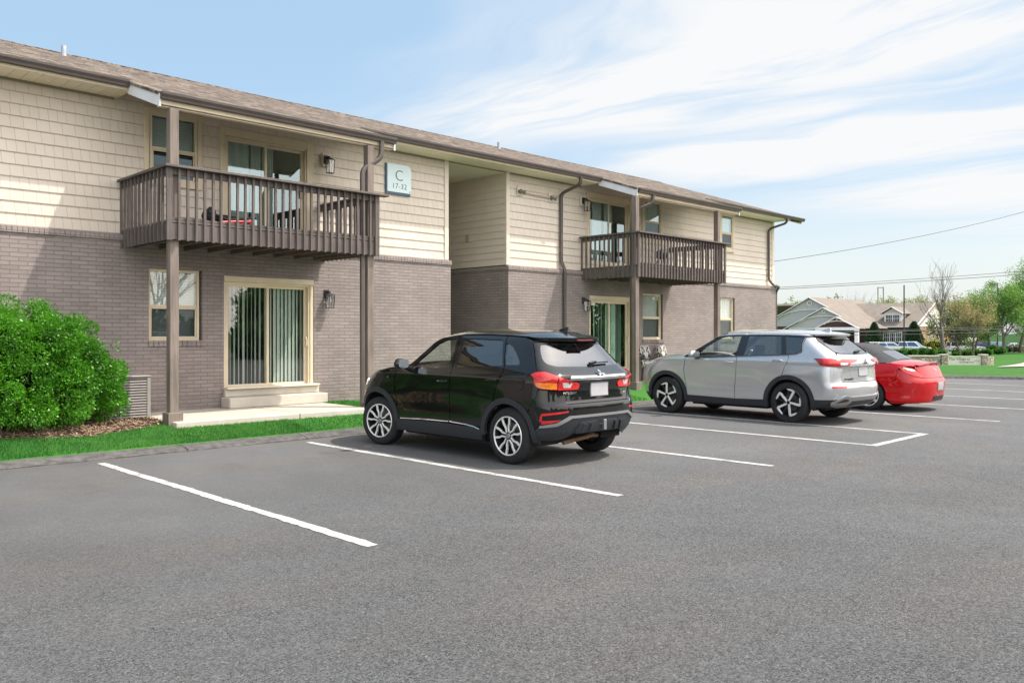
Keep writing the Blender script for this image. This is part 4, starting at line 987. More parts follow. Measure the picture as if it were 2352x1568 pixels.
def mirror_part(car, B, y, z, m, sx, size, glassm):
    x = B.raw(B.sy(y, z)[0], z)[0]; a, b, c = size
    for s_ in (-1, 1):
        mb = MB(); mb.blob((s_*(x+.055+a/2), y+.02, z+.09), (a/2, b/2, c/2), 1, .05, 3); mr = mb.build('door_mirror', m, car, smooth='all')
        mb = MB(); mb.bar((s_*(x-.02), y+.03, z+.0), (s_*(x+.09), y+.02, z+.045), .07, .05); mb.build('mirror_foot', M_gloss, mr, bevel=.008)
        mb = MB(); n = 20; mb.add([(s_*(x+.055+a/2)+math.copysign(abs(math.cos(2*math.pi*i/n))**.7, math.cos(2*math.pi*i/n))*a*.43, y+.02-b/2-.004, z+.09+math.copysign(abs(math.sin(2*math.pi*i/n))**.7, math.sin(2*math.pi*i/n))*c*.40) for i in range(n)], [tuple(range(n))]); mb.build('mirror_glass', glassm, mr)
def seats(car, rows, xs, zf, m, h=.62):
    for y in rows:
        for x in xs:
            mb = MB(); mb.add([(x-.24, y-.02, zf), (x+.24, y-.02, zf), (x+.24, y+.12, zf), (x-.24, y+.12, zf), (x-.20, y-.20, zf+h), (x+.20, y-.20, zf+h), (x+.20, y-.10, zf+h), (x-.20, y-.10, zf+h)], [(0,3,2,1),(4,5,6,7),(0,1,5,4),(1,2,6,5),(2,3,7,6),(3,0,4,7)])
            mb.box(x-.12, x+.12, y-.25, y-.15, zf+h+.02, zf+h+.2); mb.box(x-.24, x+.24, y+.0, y+.5, zf-.12, zf+.02); mb.build('seat', m, car, bevel=.03, seg=2, smooth=True)
def cabin(car, B, y0, y1, zf, zb, inset=.06):
    """floor, wheel wells, dashboard and the dark inner skin that closes the panel gaps"""
    mb = MB(); mb.box(-B.W(.5)+.25, B.W(.5)-.25, B.tail(.6)+.42, B.nose(.6)-.35, .25, .33); mb.box(-B.W(.5)+.12, B.W(.5)-.12, .50, 2.15, .22, .34); mb.build('floor_pan', M_under, car)
def inner(car, B, wb, r, zs, y0, y1):
    f = lambda S, z: B.P(S, z); ar = r+.03
    poly = [B.sy(y0, .30)]+[B.sy(y, .30) for y in np.linspace(y0, y1, 30)[1:]]+[B.sy(y, z_) for y, z_ in [(y1, zs(y1)-.02)]]+[B.sy(y, zs(y)-.02) for y in np.linspace(y1, y0, 30)[1:]]
    holes = []
    for cy in (0, wb): holes.append([B.sy(a, b) for a, b in arch(cy, .36, ar, -8, 188, 26)])
    return poly
def circ(cx, cz, rx, rz, n=18): return [(cx+rx*math.cos(2*math.pi*i/n), cz+rz*math.sin(2*math.pi*i/n)) for i in range(n)]
def top_poly(B, y0, y1, inset, n=26, te=None, fe=None):
    ys = np.linspace(y0, y1, n); Lp = [(-(float(np.interp(y, B._ey, B._ex))-inset), float(y)) for y in ys]
    Rp = [(-x, y) for x, y in Lp][::-1]
    mid_f = [(x, y1+(fe(x) if fe else 0)) for x in np.linspace(Lp[-1][0], -Lp[-1][0], 14)[1:-1]]
    mid_r = [(x, y0+(te(x) if te else 0)) for x in np.linspace(-Lp[0][0], Lp[0][0], 14)[1:-1]]
    if te: Lp[0] = (Lp[0][0], y0+te(Lp[0][0])); Rp[-1] = (Rp[-1][0], y0+te(Rp[-1][0])); Lp = [Lp[0]]+[p for p in Lp[1:] if p[1] > Lp[0][1]+.02]; Rp = [(-x, y) for x, y in Lp][::-1]
    return Lp+mid_f+Rp+mid_r
def rear_plate(car, B, x0, x1, z0, z1, off=.012):
    f, nf = B.P, B.N; p = rnd_poly([B.rx(x0, z0), B.rx(x1, z0), B.rx(x1, z1), B.rx(x0, z1)], .012, 3)
    g = .012; q = rnd_poly([B.rx(x0-g, z0-g), B.rx(x1+g, z0-g), B.rx(x1+g, z1+g), B.rx(x0-g, z1+g)], .015, 3)
    fr = panel(f, nf, q, M_satin, 'number_plate', car, off=off, flange=.015); panel(f, nf, p, M_plate_, 'plate_face', fr, off=off+.004, flange=.005)
def rear_mtx(B, x, z, off=.004):
    S = B.rx(x, z)[0]; p = B.P(S, z)+B.N(S, z)*off; n = B.N(S, z); up_ = Vector((0, 0, 1)); up_ = (up_-n*up_.dot(n)).normalized(); rt = up_.cross(n)
    return Matrix(((rt.x, up_.x, n.x, p.x), (rt.y, up_.y, n.y, p.y), (rt.z, up_.z, n.z, p.z), (0, 0, 0, 1)))
def side_mtx(B, y, z, off=.004):
    S = B.sy(y, z)[0]; p = B.P(S, z)+B.N(S, z)*off; n = B.N(S, z); up_ = Vector((0, 0, 1)); up_ = (up_-n*up_.dot(n)).normalized(); rt = up_.cross(n)
    return Matrix(((rt.x, up_.x, n.x, p.x), (rt.y, up_.y, n.y, p.y), (rt.z, up_.z, n.z, p.z), (0, 0, 0, 1)))
def steering(car, y, z, x=-.36):
    mb = MB(); mb.tube([(x+.18*math.cos(a), y-.06*math.sin(a), z+.17*math.sin(a)) for a in [2*math.pi*i/20 for i in range(21)]], .016, 6); mb.bar((x-.17, y, z), (x+.17, y, z), .03); mb.build('steering_wheel', M_cabin, car, smooth=True)
    mb = MB(); mb.box(-.68, .68, y+.12, y+.5, z-.25, z+.03); mb.build('dashboard', M_cabin, car, bevel=.05, seg=2, smooth=True)
def handle(car, B, y, z, m, l=.19):
    for s_ in (1, -1):
        p = [B.P(*B.sy(yy, z))+B.N(*B.sy(yy, z))*o for yy, o in ((y-l/2, .002), (y-l/2+.03, .03), (y, .036), (y+l/2-.03, .03), (y+l/2, .002))]
        mb = MB(); mb.tube([(v.x*s_, v.y, v.z) for v in p], [.011, .015, .016, .015, .011], 8); mb.build('door_handle', m, car, smooth=True)
def fin(car, B, y, m):
    z = B.T(0, y).z; mb = MB(); q = [(y+.16, z-.01), (y+.05, z+.035), (y-.05, z+.062), (y-.075, z+.058), (y-.08, z-.01)]
    vs = [(s_*w, a, b) for s_ in (-1, 1) for (a, b), w in zip(q, (.01, .02, .012, .010, .035))]; n = 5
    mb.add(vs, [tuple(range(n-1, -1, -1)), tuple(range(n, 2*n))]+[(i, (i+1) % n, n+(i+1) % n, n+i) for i in range(n)]); mb.build('antenna', m, car, bevel=.004, smooth=True)
def wells(car, wb, W_, r):
    for cy in (0, wb):
        pts = arch(cy, .34, r, -12, 192, 20); n = len(pts)
        for s_ in (-1, 1):
            mb = MB(); mb.add([(s_*x, y, z) for x in (W_-.035, .42) for y, z in pts], [(i, i+1, n+i+1, n+i) for i in range(n-1)]+[tuple(n+i for i in range(n))])
            mb.build('wheel_well', M_under, car, smooth=True, fix=False)
# ------------------------------------------------------------------ black crossover
def black_suv():
    car = thing('crossover_car', 'glossy black compact crossover parked nose in, nearest the camera', 'car', (8.232, 7.48, 0), R(.8))
    pb = paint('black_paint', (.003, .0035, .0045), 0.0, .3, 0, .006)
    def feat(x, y, z):
        e = math.exp; sh = .012*e(-((z-1.055)/.035)**2) if y > -.3 else 0
        hol = -.011*e(-((z-.70)/.20)**2)*e(-((y-1.3)/1.05)**4); bul = .022*e(-((y+.02)/.42)**2)*e(-((z-.80)/.16)**2)+.015*e(-((y-2.67)/.42)**2)*e(-((z-.80)/.16)**2)
        k = min(1, max(0, (abs(x)-.3)/.3)); 
        return (sh*.8+hol+bul)*k, 0
    W = pch([.2, .3, .4, .55, .75, .9, 1.0, 1.1, 1.17, 1.3, 1.42, 1.5, 1.56, 1.62, 1.7], [x*1.033 for x in (.82, .85, .868, .876, .878, .876, .870, .852, .828, .765, .70, .655, .615, .56, .48)])
    tail = pch([.25, .36, .45, .58, .70, .765, .80, .95, 1.03, 1.08, 1.12, 1.226, 1.36, 1.485, 1.56], [-.55, -.68, -.745, -.775, -.775, -.765, -.735, -.725, -.735, -.765, -.725, -.60, -.485, -.385, -.31])
    nose = pch([.25, .4, .6, .75, .9, 1.0, 1.15], [3.30, 3.46, 3.52, 3.50, 3.43, 3.32, 3.1])
    rail = pch([-.6, -.3, -.14, .3, .8, 1.15, 1.5, 1.62, 1.80, 2.02, 2.2, 2.5, 3.09, 3.3, 3.5], [1.495, 1.548, 1.572, 1.594, 1.606, 1.600, 1.560, 1.505, 1.34, 1.165, 1.15, 1.115, 1.0, .92, .78])
    taper = pch([-.9, -.3, .2, 2.3, 3.0, 3.6], [.98, .995, 1, 1, .98, .95]); crown = pch([-.5, 0, 1, 1.5, 1.8, 2.1, 2.5, 3.3], [.05, .08, .085, .095, .11, .06, .07, .07])
    B = Body(W, tail, nose, rail, taper, crown, .38, 3.1, .8, 2.3, feat=feat); B.prep(-.12)
    f, nf, T, TN = B.P, B.N, B.T, B.TN; s, r = B.sy, B.rx
    SS = lambda l: [s(*p) for p in l]
    fw, rw = (2.67, .35), (0.0, .35)
    rl = lambda y: rail(y)-.010
    # inner dark skin
    poly = [(0, .42), (B.Sr*.7, .42)]+[s(y, .33) for y in (-.3, .5, 1.3, 2.2, 2.9)]+[s(y, rail(y)-.05) for y in (2.9, 2.4, 2.2)]+[s(y, 1.10) for y in (2.1, 1.3, .5, -.2)]+[(B.Sr*.6, 1.10), (0, 1.10)]
    panel(f, nf, poly, M_under, 'inner_skin', car, [SS(arch(*rw, .425, -5, 185, 24)+[(-.3, .335)][:0]), SS(arch(*fw, .445, -3, 183, 24))], off=-.032, flange=0, st=.09, both=True)
    fr_arc = lambda a0, a1, q, n=16: arch(q[0], q[1], .488 if q is fw else .462, a0, a1, n)
    bt = lambda y: float(np.interp(y, [-.2, .12, 1.04, 1.87, 2.3], [1.226, 1.208, 1.163, 1.117, 1.10]))
    front_door = [(2.20, .425), (2.205, .7), (2.21, 1.09), (2.10, 1.135), (1.99, 1.175), (1.79, 1.335), (1.60, 1.50), (1.5, 1.535)]+[(y, rl(y)) for y in (1.4, 1.3, 1.163)]+[(1.12, 1.40), (1.075, 1.17), (1.09, .72), (1.075, .44)]
    g1 = rnd_poly([(1.93, bt(1.93)+.02), (1.72, 1.315), (1.545, 1.475), (1.42, 1.532), (1.205, 1.555), (1.165, 1.40), (1.125, bt(1.12)+.01)], .02)
    panel(f, nf, SS(front_door), pb, 'front_door', car, [SS(g1)], both=True)
    panel(f, nf, SS(g1), M_cg, 'door_window', car, off=-.010, flange=0, both=True)
    rear_door = [(1.065, .44), (1.08, .72), (1.065, 1.17), (1.11, 1.40), (1.152, rl(1.15))]+[(y, rl(y)) for y in (1.0, .8, .6, .4, .27)]+[(.262, 1.53), (.115, 1.212), (.113, 1.153), (.135, 1.089), (.20, .94)]+fr_arc(57, 16, rw, 10)+[(.47, .43)]
    g2 = rnd_poly([(1.01, bt(1)+.012), (1.03, 1.40), (1.055, 1.552), (.9, 1.553), (.34, 1.538), (.30, 1.52), (.15, bt(.15)+.012)], .022)
    panel(f, nf, SS(rear_door), pb, 'rear_door', car, [SS(g2)], both=True)
    panel(f, nf, SS(g2), M_cgd, 'door_window', car, off=-.010, flange=0, both=True)
    lampP = [(-.40, 1.122), (-.47, 1.150)]
    quarter = [(.104, 1.212), (.102, 1.153), (.124, 1.089), (.19, .94)]+fr_arc(60, 137, rw, 18)+[(-.40, .75), (-.485, .862)]+[(-.50, .96), (-.40, 1.12), (-.45, 1.152), (-.38, 1.24), (-.27, 1.40), (-.145, 1.543)]+[(y, rl(y)) for y in (-.05, .1, .2)]+[(.258, rl(.258)), (.25, 1.53)]
    g3 = rnd_poly([(.11, bt(.1)+.018), (.235, 1.49), (.20, 1.497), (.09, 1.455), (-.03, 1.36), (-.125, 1.27), (-.135, bt(-.1)+.012)], .022)
    panel(f, nf, SS(quarter), pb, 'quarter_panel', car, [SS(g3)], both=True)
    panel(f, nf, SS(g3), M_cgd, 'quarter_window', car, off=-.010, flange=0, both=True)
    fender = [(2.212, .43), (2.216, .7), (2.222, 1.09), (2.14, 1.13)]+[(y, rl(y)) for y in (2.2, 2.4, 2.6, 2.8, 3.0, 3.1)]+[(3.16, .93), (3.06, .80), (2.985, .735)]+fr_arc(52, 172, fw, 20)
    panel(f, nf, SS(fender), pb, 'fender', car, both=True)
    fb = [(2.99, .73), (3.065, .79), (3.16, .92)]
    front = SS(fb)+[B.fxn(.62, .93), B.fxn(0, .95), B.fxn(0, .36), B.fxn(.6, .34)]+SS([(3.16, .30)]+fr_arc(-4, 50, fw, 8))
    panel(f, nf, front, pb, 'front_bumper', car, both=True, st=.06)
    hl = [s(3.06, .86), s(3.13, .945), B.fxn(.70, .93), B.fxn(.55, .88), B.fxn(.60, .80), B.fxn(.72, .76), s(3.16, .77)]
    h1, h2 = panel(f, nf, rnd_poly(hl, .02), M_clear, 'headlight', car, off=.006, both=True)
    panel(f, nf, rnd_poly([s(3.12, .83), s(3.16, .885), s(3.24, .87), s(3.24, .80)], .012), M_amber, 'indicator', h1, off=.010, flange=.004)
    # cladding, flares, sill strip
    for q, a0, a1, ri, ro in ((fw, -9, 176, .425, .500), (rw, -2, 186, .405, .474)):
        ring = [s(*p) for p in arch(q[0], q[1], ro, a0, a1, 34)]+[s(*p) for p in arch(q[0], q[1], ri, a1, a0, 34)]
        panel(f, nf, ring, M_clad, 'arch_flare', car, off=.016, flange=.05, both=True)
    sill = [(.46, .262), (2.22, .262), (2.205, .36), (2.19, .415), (1.3, .432), (.62, .415), (.47, .40)]
    panel(f, nf, SS(sill), M_clad, 'side_skirt', car, off=.012, flange=.05, both=True)
    wrap_tube(f, nf, SS([(2.12, .432), (1.6, .452), (1.09, .458)]), .008, 'chrome_strip', M_chrome, car, .008, True)
    wrap_tube(f, nf, SS([(1.065, .458), (.8, .445), (.6, .422), (.5, .398)]), .008, 'chrome_strip', M_chrome, car, .008, True)
    # tail
    hseam = [(-.455, 1.150), (-.39, 1.24), (-.28, 1.40), (-.155, 1.543)]
    te = lambda x: .30*(abs(x)/.60)**3
    left = [r(0, .775), r(-.60, .775), r(-.66, .86), r(-.70, .93), r(-.70, 1.085), r(-.77, 1.135)]+SS(hseam)+[s(-.175, 1.505), r(-.5, 1.505), r(-.25, 1.51), r(0, 1.51)]
    hatch = left+[(-a, b) for a, b in left[-2:0:-1]]
    gr = [r(-.695, 1.25), r(-.70, 1.30), r(-.64, 1.42), r(-.585, 1.49), r(0, 1.497), r(.585, 1.49), r(.64, 1.42), r(.70, 1.30), r(.695, 1.25), r(.60, 1.218), r(0, 1.205), r(-.60, 1.218)]
    gr = rnd_poly(gr, .03, 3)
    panel(f, nf, hatch, pb, 'tailgate', car, [gr])
    panel(f, nf, gr, M_cgr, 'rear_window', car, off=-.008, flange=0)
    up_b = [r(0, .615), r(-.54, .615), r(-.745, .535), s(-.50, .50), s(-.43, .455)]+SS([(-.425, .50)]+fr_arc(160, 140, rw, 6))+SS([(-.40, .742), (-.487, .855), (-.51, .945)])+[r(-.70, .922), r(-.652, .855), r(-.605, .766), r(0, .766)]
    up_b = up_b+[(-a, b) for a, b in up_b[-2:0:-1]]
    panel(f, nf, up_b, pb, 'rear_bumper', car, off=.004, flange=.03)
    lo = [r(0, .609), r(-.54, .609), r(-.745, .528), s(-.50, .49), s(-.438, .448), s(-.40, .33), r(-.64, .325), r(-.56, .34), r(-.46, .405), r(0, .395)]
    lo = lo+[(-a, b) for a, b in lo[-2:0:-1]]
    panel(f, nf, lo, M_clad, 'lower_bumper', car, off=.0, flange=.06)
    tr = [r(0, .598), r(-.545, .598), r(-.735, .515), s(-.52, .49), s(-.535, .52), r(-.755, .548), r(-.575, .628), r(0, .628)]; tr = tr+[(-a, b) for a, b in tr[-2:0:-1]]
    panel(f, nf, tr, M_satin, 'bumper_trim', car, off=.020, flange=.03)
    dif = [r(-.47, .42), r(.47, .42), r(.40, .545), r(.10, .55), r(.06, .50), r(-.06, .50), r(-.10, .55), r(-.40, .545)]
    d_ = panel(f, nf, rnd_poly(dif, .02), M_clad, 'diffuser', car, off=.03, flange=.05)
    for x in (-.36, -.24, .24, .36): mb = MB(); a, b = rear_mtx(B, x, .535, .03), rear_mtx(B, x*1.05, .43, .03); mb.bar(a.translation, b.translation, .014, .05); mb.build('diffuser_fin', M_clad, d_, bevel=.003)
    mb = MB(); a = rear_mtx(B, 0, .56, .05); mb.bar(a.translation, a.translation-Vector((0, .0, .13)), .05, .03); mb.build('tow_cover', M_satin, d_, bevel=.006)
    for nm, poly in (('reflector', [s(-.56, .635), r(-.60, .672), r(-.60, .690), s(-.55, .662)]), ('reflector', [s(-.55, .535), r(-.76, .562), r(-.70, .585), s(-.56, .575)]), ('reflector', [s(-.535, .555), s(-.56, .58), s(-.565, .65), s(-.54, .63)])):
        panel(f, nf, poly, M_redl, nm, car, off=.012, flange=.015, both=True)
    tl = [s(-.375, 1.118), s(-.44, 1.148), r(-.79, 1.15), r(-.70, 1.092), r(-.41, 1.024), r(-.375, 1.0), r(-.40, .94), r(-.70, .938), s(-.505, .962), s(-.46, 1.01)]
    t1, t2 = panel(f, nf, rnd_poly(tl, .02, 3), M_redl, 'tail_light', car, off=.014, flange=.03, both=True)
    for i, t_ in enumerate((t1, t2)):
        k = bool(i)
        panel(f, nf, rnd_poly([s(-.478, .985), s(-.47, 1.025), r(-.80, 1.03), r(-.715, 1.022), r(-.715, .952), r(-.80, .95)], .01), M_amber, 'indicator', t_, off=.017, flange=.003, mirror=k)
        panel(f, nf, rnd_poly([r(-.65, 1.035), r(-.50, 1.02), r(-.53, .965), r(-.63, .968)], .012), M_clear, 'reverse_light', t_, off=.017, flange=.003, mirror=k)
        panel(f, nf, [r(-.712, .94), r(-.700, .94), r(-.700, 1.088), r(-.712, 1.095)], M_dkred, 'lamp_joint', t_, off=.0165, flange=.002, mirror=k)
    ch = [r(-.56, 1.062), r(0, 1.058), r(.56, 1.062), r(.53, 1.098), r(0, 1.092), r(-.53, 1.098)]
    panel(f, nf, ch, M_chrome, 'chrome_garnish', car, off=.016, flange=.025)
    lip = [r(-.52, .815), r(.52, .815), r(.46, .842), r(-.46, .842)]; panel(f, nf, lip, pb, 'tailgate_lip', car, off=.022, flange=.03)
    three_diamonds('emblem', .15, M_chrome, car, rear_mtx(B, 0, 1.105, .028))
    rear_plate(car, B, -.165, .165, .848, 1.005)
    text_mesh('badge', 'MITSUBISHI', .042, M_chrome, car, .002, rear_mtx(B, -.53, .885, .006)); text_mesh('badge', 'OUTLANDER', .034, M_chrome, car, .002, rear_mtx(B, .53, .895, .006)); text_mesh('badge', 'SPORT', .03, M_chrome, car, .002, rear_mtx(B, .56, .86, .006))
    m = rear_mtx(B, 0.02, 1.235, .02); m2 = rear_mtx(B, .36, 1.245, .018)
    mb = MB(); mb.bar(m.translation, m2.translation, .022, .018); mb.bar(m.translation+Vector((-.05, 0, -.01)), m.translation+Vector((.06, 0, .012)), .05, .035); mb.build('rear_wiper', M_gloss, car, bevel=.004)
    # roof, glass, bonnet
    rp = top_poly(B, -.50, 1.14, .004, te=te, fe=lambda x: .10*(1-(x/.6)**2))
    panel(T, TN, rp, pb, 'roof', car, off=.004, flange=.045, st=.07)
    mb = MB(); pts = [(x, -.50+te(x)) for x in np.linspace(-.54, .54, 25)]; vs = []
    for x, y in pts: z = T(x, y).z; vs += [(x, y+.004, z-.004), (x, y+.02, z-.038), (x*.98, y+.12, z-.055)]
    mb.add(vs, [(3*i+j, 3*i+3+j, 3*i+4+j, 3*i+1+j) for i in range(24) for j in range(2)]); mb.build('spoiler', M_gloss, car, smooth=True, fix=False)
    mb = MB(); mb.box(-.15, .15, -.512, -.49, 1.525, 1.541); mb.build('brake_light', M_dkred, car, bevel=.003)
    panel(T, TN, top_poly(B, 1.17, 2.02, .05, fe=lambda x: .14*(1-(x/.7)**2)), M_cg, 'windscreen', car, off=-.004, flange=0, st=.09)
    for x in (-1, 1):
        pass
    panel(T, TN, top_poly(B, 2.16, 3.22, .012, fe=lambda x: .20*(1-(x/.75)**2)), pb, 'bonnet', car, off=.004, flange=.03, st=.09)
    pil = [(-(B.edge(y)-.004), y) for y in np.linspace(1.17, 2.10, 14)]+[(-(B.edge(y)-.052), y) for y in np.linspace(2.10, 1.17, 14)]
    panel(T, TN, pil, pb, 'windscreen_pillar', car, off=.0, flange=.03, both=True, st=.03)
    for y in (.25, .40): pass
    wrap_tube(T, TN, [(-(B.edge(y)-.012), y) for y in np.linspace(-.1, 1.1, 12)], .006, 'roof_moulding', M_gloss, car, .002, True)
    handle(car, B, 1.225, .985, pb); handle(car, B, .285, 1.04, pb)
    panel(f, nf, SS(circ(-.20, 1.005, .085, .082)), pb, 'fuel_flap', car, off=.0035, flange=.004)
    mirror_part(car, B, 1.93, 1.115, pb, 1, (.21, .14, .155), M_mir)
    panel(f, nf, rnd_poly(SS([(2.05, 1.02), (2.02, .985), (1.93, .995), (1.78, 1.02), (1.86, 1.05)]), .015), M_clear, 'side_repeater', car, off=.006, flange=.004) if False else None
    mb = MB(); text_mesh('badge', 'O', .04, M_chrome, car, .002, side_mtx(B, 2.42, .985, .004))
    # wheels
    sp = []
    for sg in (1, -1):
        sp += quadstrip_spoke([(.045, sg*.020), (.105, sg*.023), (.150, sg*.048), (.232, sg*.068)], .017, .030)
        sp += quadstrip_spoke([(.10, sg*.030), (.150, sg*.062), (.226, sg*.105)], .012, .022) if False else []
    spd = quadstrip_spoke([(.03, 0), (.12, 0)], .10, .03)
    for x, l in ((-.787, True), (.787, False)):
        for y in (0, 2.67):
            wl = wheel(car, x, y, .352, .215, .236, [('spoke', M_alu, sp, -.030, -.006), ('hub', M_dkal, spd, -.045, -.022)], l, rot=.35 if y else .12)
            if y: wl.rotation_euler = (0, 0, R(11)); wl.location.x += .012 if l else -.012       # steered slightly
    cabin(car, B, 0, 2, .3, 2.67); wells(car, 2.67, .86, .43)
    seats(car, (1.05, .22), (-.38, .38), .52, M_cabin); steering(car, 1.62, .98)
    mb = MB(); mb.tube([(-.42, -.50, .27), (-.1, -.56, .31), (.1, -.54, .33), (.3, -.45, .30)], .027, 12); mb.build('exhaust', mat('rusty_exhaust', (.17, .10, .06), .7, .3, var=.4), car, smooth=True)
    fin(car, B, -.16, pb)
    return car
black_suv()
# ------------------------------------------------------------------ silver SUV
def silver_suv():
    car = thing('family_suv', 'silver sport utility car parked between the black crossover and the red convertible', 'car', (15.25, 7.3, 0), R(-2))
    ps = paint('silver_paint', (.55, .56, .575), .60, .27, .03)
    def feat(x, y, z):
        e = math.exp; k = min(1, max(0, (abs(x)-.3)/.3))
        sh = .016*e(-((z-1.10)/.03)**2); hol = -.018*e(-((z-.80)/.20)**2)*e(-((y-1.25)/1.0)**4); low = .012*e(-((z-.585)/.05)**2)*e(-((y-1.2)/.75)**4)
        bul = .026*e(-((y+.02)/.46)**2)*e(-((z-.86)/.16)**2)+.020*e(-((y-2.70)/.46)**2)*e(-((z-.86)/.16)**2)
        return (sh+hol+low+bul)*k, 0
    W = pch([.2, .3, .42, .6, .8, .95, 1.05, 1.13, 1.2, 1.3, 1.4, 1.5, 1.58, 1.63, 1.7], [.85, .885, .905, .915, .918, .915, .905, .89, .862, .825, .785, .74, .70, .655, .58])
    tail = pch([.25, .32, .42, .55, .64, .70, .76, .9, 1.04, 1.06, 1.14, 1.20, 1.28, 1.40, 1.50, 1.6], [-.68, -.80, -.95, -1.0, -1.01, -1.0, -.965, -.955, -.95, -1.005, -.99, -.93, -.82, -.66, -.53, -.42])
    nose = pch([.25, .4, .6, .8, .95, 1.05, 1.2], [3.50, 3.60, 3.64, 3.63, 3.56, 3.44, 3.2])
    rail = pch([-.65, -.5, -.2, .3, .9, 1.3, 1.5, 1.7, 2.0, 2.25, 2.36, 2.65, 3.0, 3.24, 3.4, 3.6], [1.555, 1.585, 1.612, 1.628, 1.632, 1.622, 1.60, 1.50, 1.325, 1.195, 1.188, 1.168, 1.115, 1.055, .97, .85])
    taper = pch([-1.1, -.3, .2, 2.3, 3.1, 3.7], [.985, .995, 1, 1, .985, .96]); crown = pch([-.6, 0, 1, 1.5, 1.8, 2.2, 2.6, 3.4], [.04, .06, .065, .085, .11, .06, .07, .08])
    B = Body(W, tail, nose, rail, taper, crown, .42, 2.8, .75, 2.6, feat=feat); B.prep(-.24)
    f, nf, T, TN = B.P, B.N, B.T, B.TN; s, r = B.sy, B.rx; SS = lambda l: [s(*p) for p in l]
    fw, rw = (2.706, .368), (0.0, .368)
    far = lambda a0, a1, q, n=16: arch(q[0], q[1], .492, a0, a1, n)
    poly = [(0, .42), (B.Sr*.7, .42)]+[s(y, .33) for y in (-.4, .5, 1.3, 2.2, 3.0)]+[s(y, rail(y)-.05) for y in (3.0, 2.6, 2.3)]+[s(y, 1.12) for y in (2.2, 1.3, .5, -.2)]+[(B.Sr*.6, 1.02), (0, 1.02)]
    panel(f, nf, poly, M_under, 'inner_skin', car, [SS(arch(*rw, .445, -5, 185, 24)), SS(arch(*fw, .445, -5, 185, 24))], off=-.034, flange=0, st=.09, both=True)
    bt = lambda y: float(np.interp(y, [-.3, .045, 1.06, 1.82, 2.3], [1.245, 1.225, 1.180, 1.135, 1.165]))
    front_door = [(2.205, .40), (2.225, .62), (2.262, 1.0), (2.24, 1.15)]+[(y, bt(y)-.004) for y in (2.1, 1.82, 1.5, 1.1)]+[(1.083, 1.10), (1.112, .715), (1.122, .385)]
    panel(f, nf, SS(front_door), ps, 'front_door', car, both=True)
    rear_door = [(1.110, .385), (1.10, .715), (1.072, 1.10), (1.088, bt(1.09)-.004)]+[(y, bt(y)-.004) for y in (.8, .5, .2, .03)]+[(.03, 1.20), (.10, .93), (.115, .87)]+far(74, 20, rw, 12)+[(.478, .40)]
    panel(f, nf, SS(rear_door), ps, 'rear_door', car, both=True)
    quarter = SS([(.018, bt(.02)-.004), (.02, 1.20), (.088, .93), (.10, .872)]+far(78, 148, rw, 16)+[(-.50, .60), (-.56, .66), (-.57, .98), (-.63, 1.02)])+[r(-.68, 1.03), r(-.68, 1.16), r(-.668, 1.235), r(-.618, 1.282), r(-.634, 1.40), r(-.632, 1.475), r(-.600, 1.543)]+SS([(-.24, 1.543), (-.236, 1.30), (-.20, 1.265), (-.12, 1.240)])
    panel(f, nf, quarter, ps, 'quarter_panel', car, both=True)
    sur = [(2.262, 1.170), (2.20, 1.20), (1.98, 1.318), (1.69, 1.485), (1.56, 1.555), (1.45, 1.580), (1.2, 1.592), (.6, 1.596), (.1, 1.590), (-.25, 1.578), (-.34, 1.570), (-.34, 1.547), (-.228, 1.550), (-.226, 1.312), (-.19, 1.276), (-.1, 1.247)]+[(y, bt(y)+.003) for y in (.05, .5, 1.06, 1.5, 1.82, 2.1)]
    g1 = rnd_poly([(2.02, bt(2)+.022), (1.82, 1.365), (1.62, 1.485), (1.50, 1.548), (1.40, 1.567), (1.085, 1.578), (1.13, bt(1.1)+.018)], .022)
    g2 = rnd_poly([(.955, bt(.95)+.02), (.925, 1.582), (.25, 1.575), (.175, bt(.17)+.02)], .025)
    g3 = rnd_poly([(.08, bt(.08)+.02), (.17, 1.573), (-.20, 1.55), (-.205, 1.325), (-.15, 1.275)], .022)
    panel(f, nf, SS(sur), M_gloss, 'window_surround', car, [SS(g1), SS(g2), SS(g3)], both=True)
    panel(f, nf, SS(g1), M_cg, 'door_window', car, off=-.008, flange=0, both=True)
    for g in (g2, g3): panel(f, nf, SS(g), M_cgd, 'door_window' if g is g2 else 'quarter_window', car, off=-.008, flange=0, both=True)
    wrap_tube(f, nf, SS([(2.2, 1.163), (1.82, 1.134), (1.06, 1.178), (.045, 1.222), (-.13, 1.243), (-.225, 1.30), (-.226, 1.54)]), .006, 'chrome_strip', M_satin, car, .004, True)
    strip = [(1.60, 1.560), (1.45, 1.586)]+[(y, z) for y, z in ((1.2, 1.598), (.6, 1.602), (.1, 1.596), (-.25, 1.584), (-.34, 1.574))]+[(y, rail(y)-.006) for y in (-.36, -.2, 0, .3, .6, .9, 1.2, 1.4, 1.55)]
    panel(f, nf, SS(strip), ps, 'roof_side', car, off=.002, both=True, st=.03)
    fender = [(2.217, .40), (2.237, .62), (2.274, 1.0), (2.252, 1.155)]+[(y, rail(y)-.012) for y in (2.35, 2.6, 2.8, 3.0, 3.15)]+[(3.2, 1.0), (3.15, .85)]+far(38, 172, fw, 24)
    panel(f, nf, SS(fender), ps, 'fender', car, both=True)
    front = SS([(3.16, .85), (3.21, .995), (3.26, 1.03)])+[B.fxn(.70, 1.03), B.fxn(0, 1.05), B.fxn(0, .42), B.fxn(.6, .40)]+SS([(3.2, .40)]+far(2, 36, fw, 6))
    panel(f, nf, front, ps, 'front_bumper', car, both=True, st=.06)
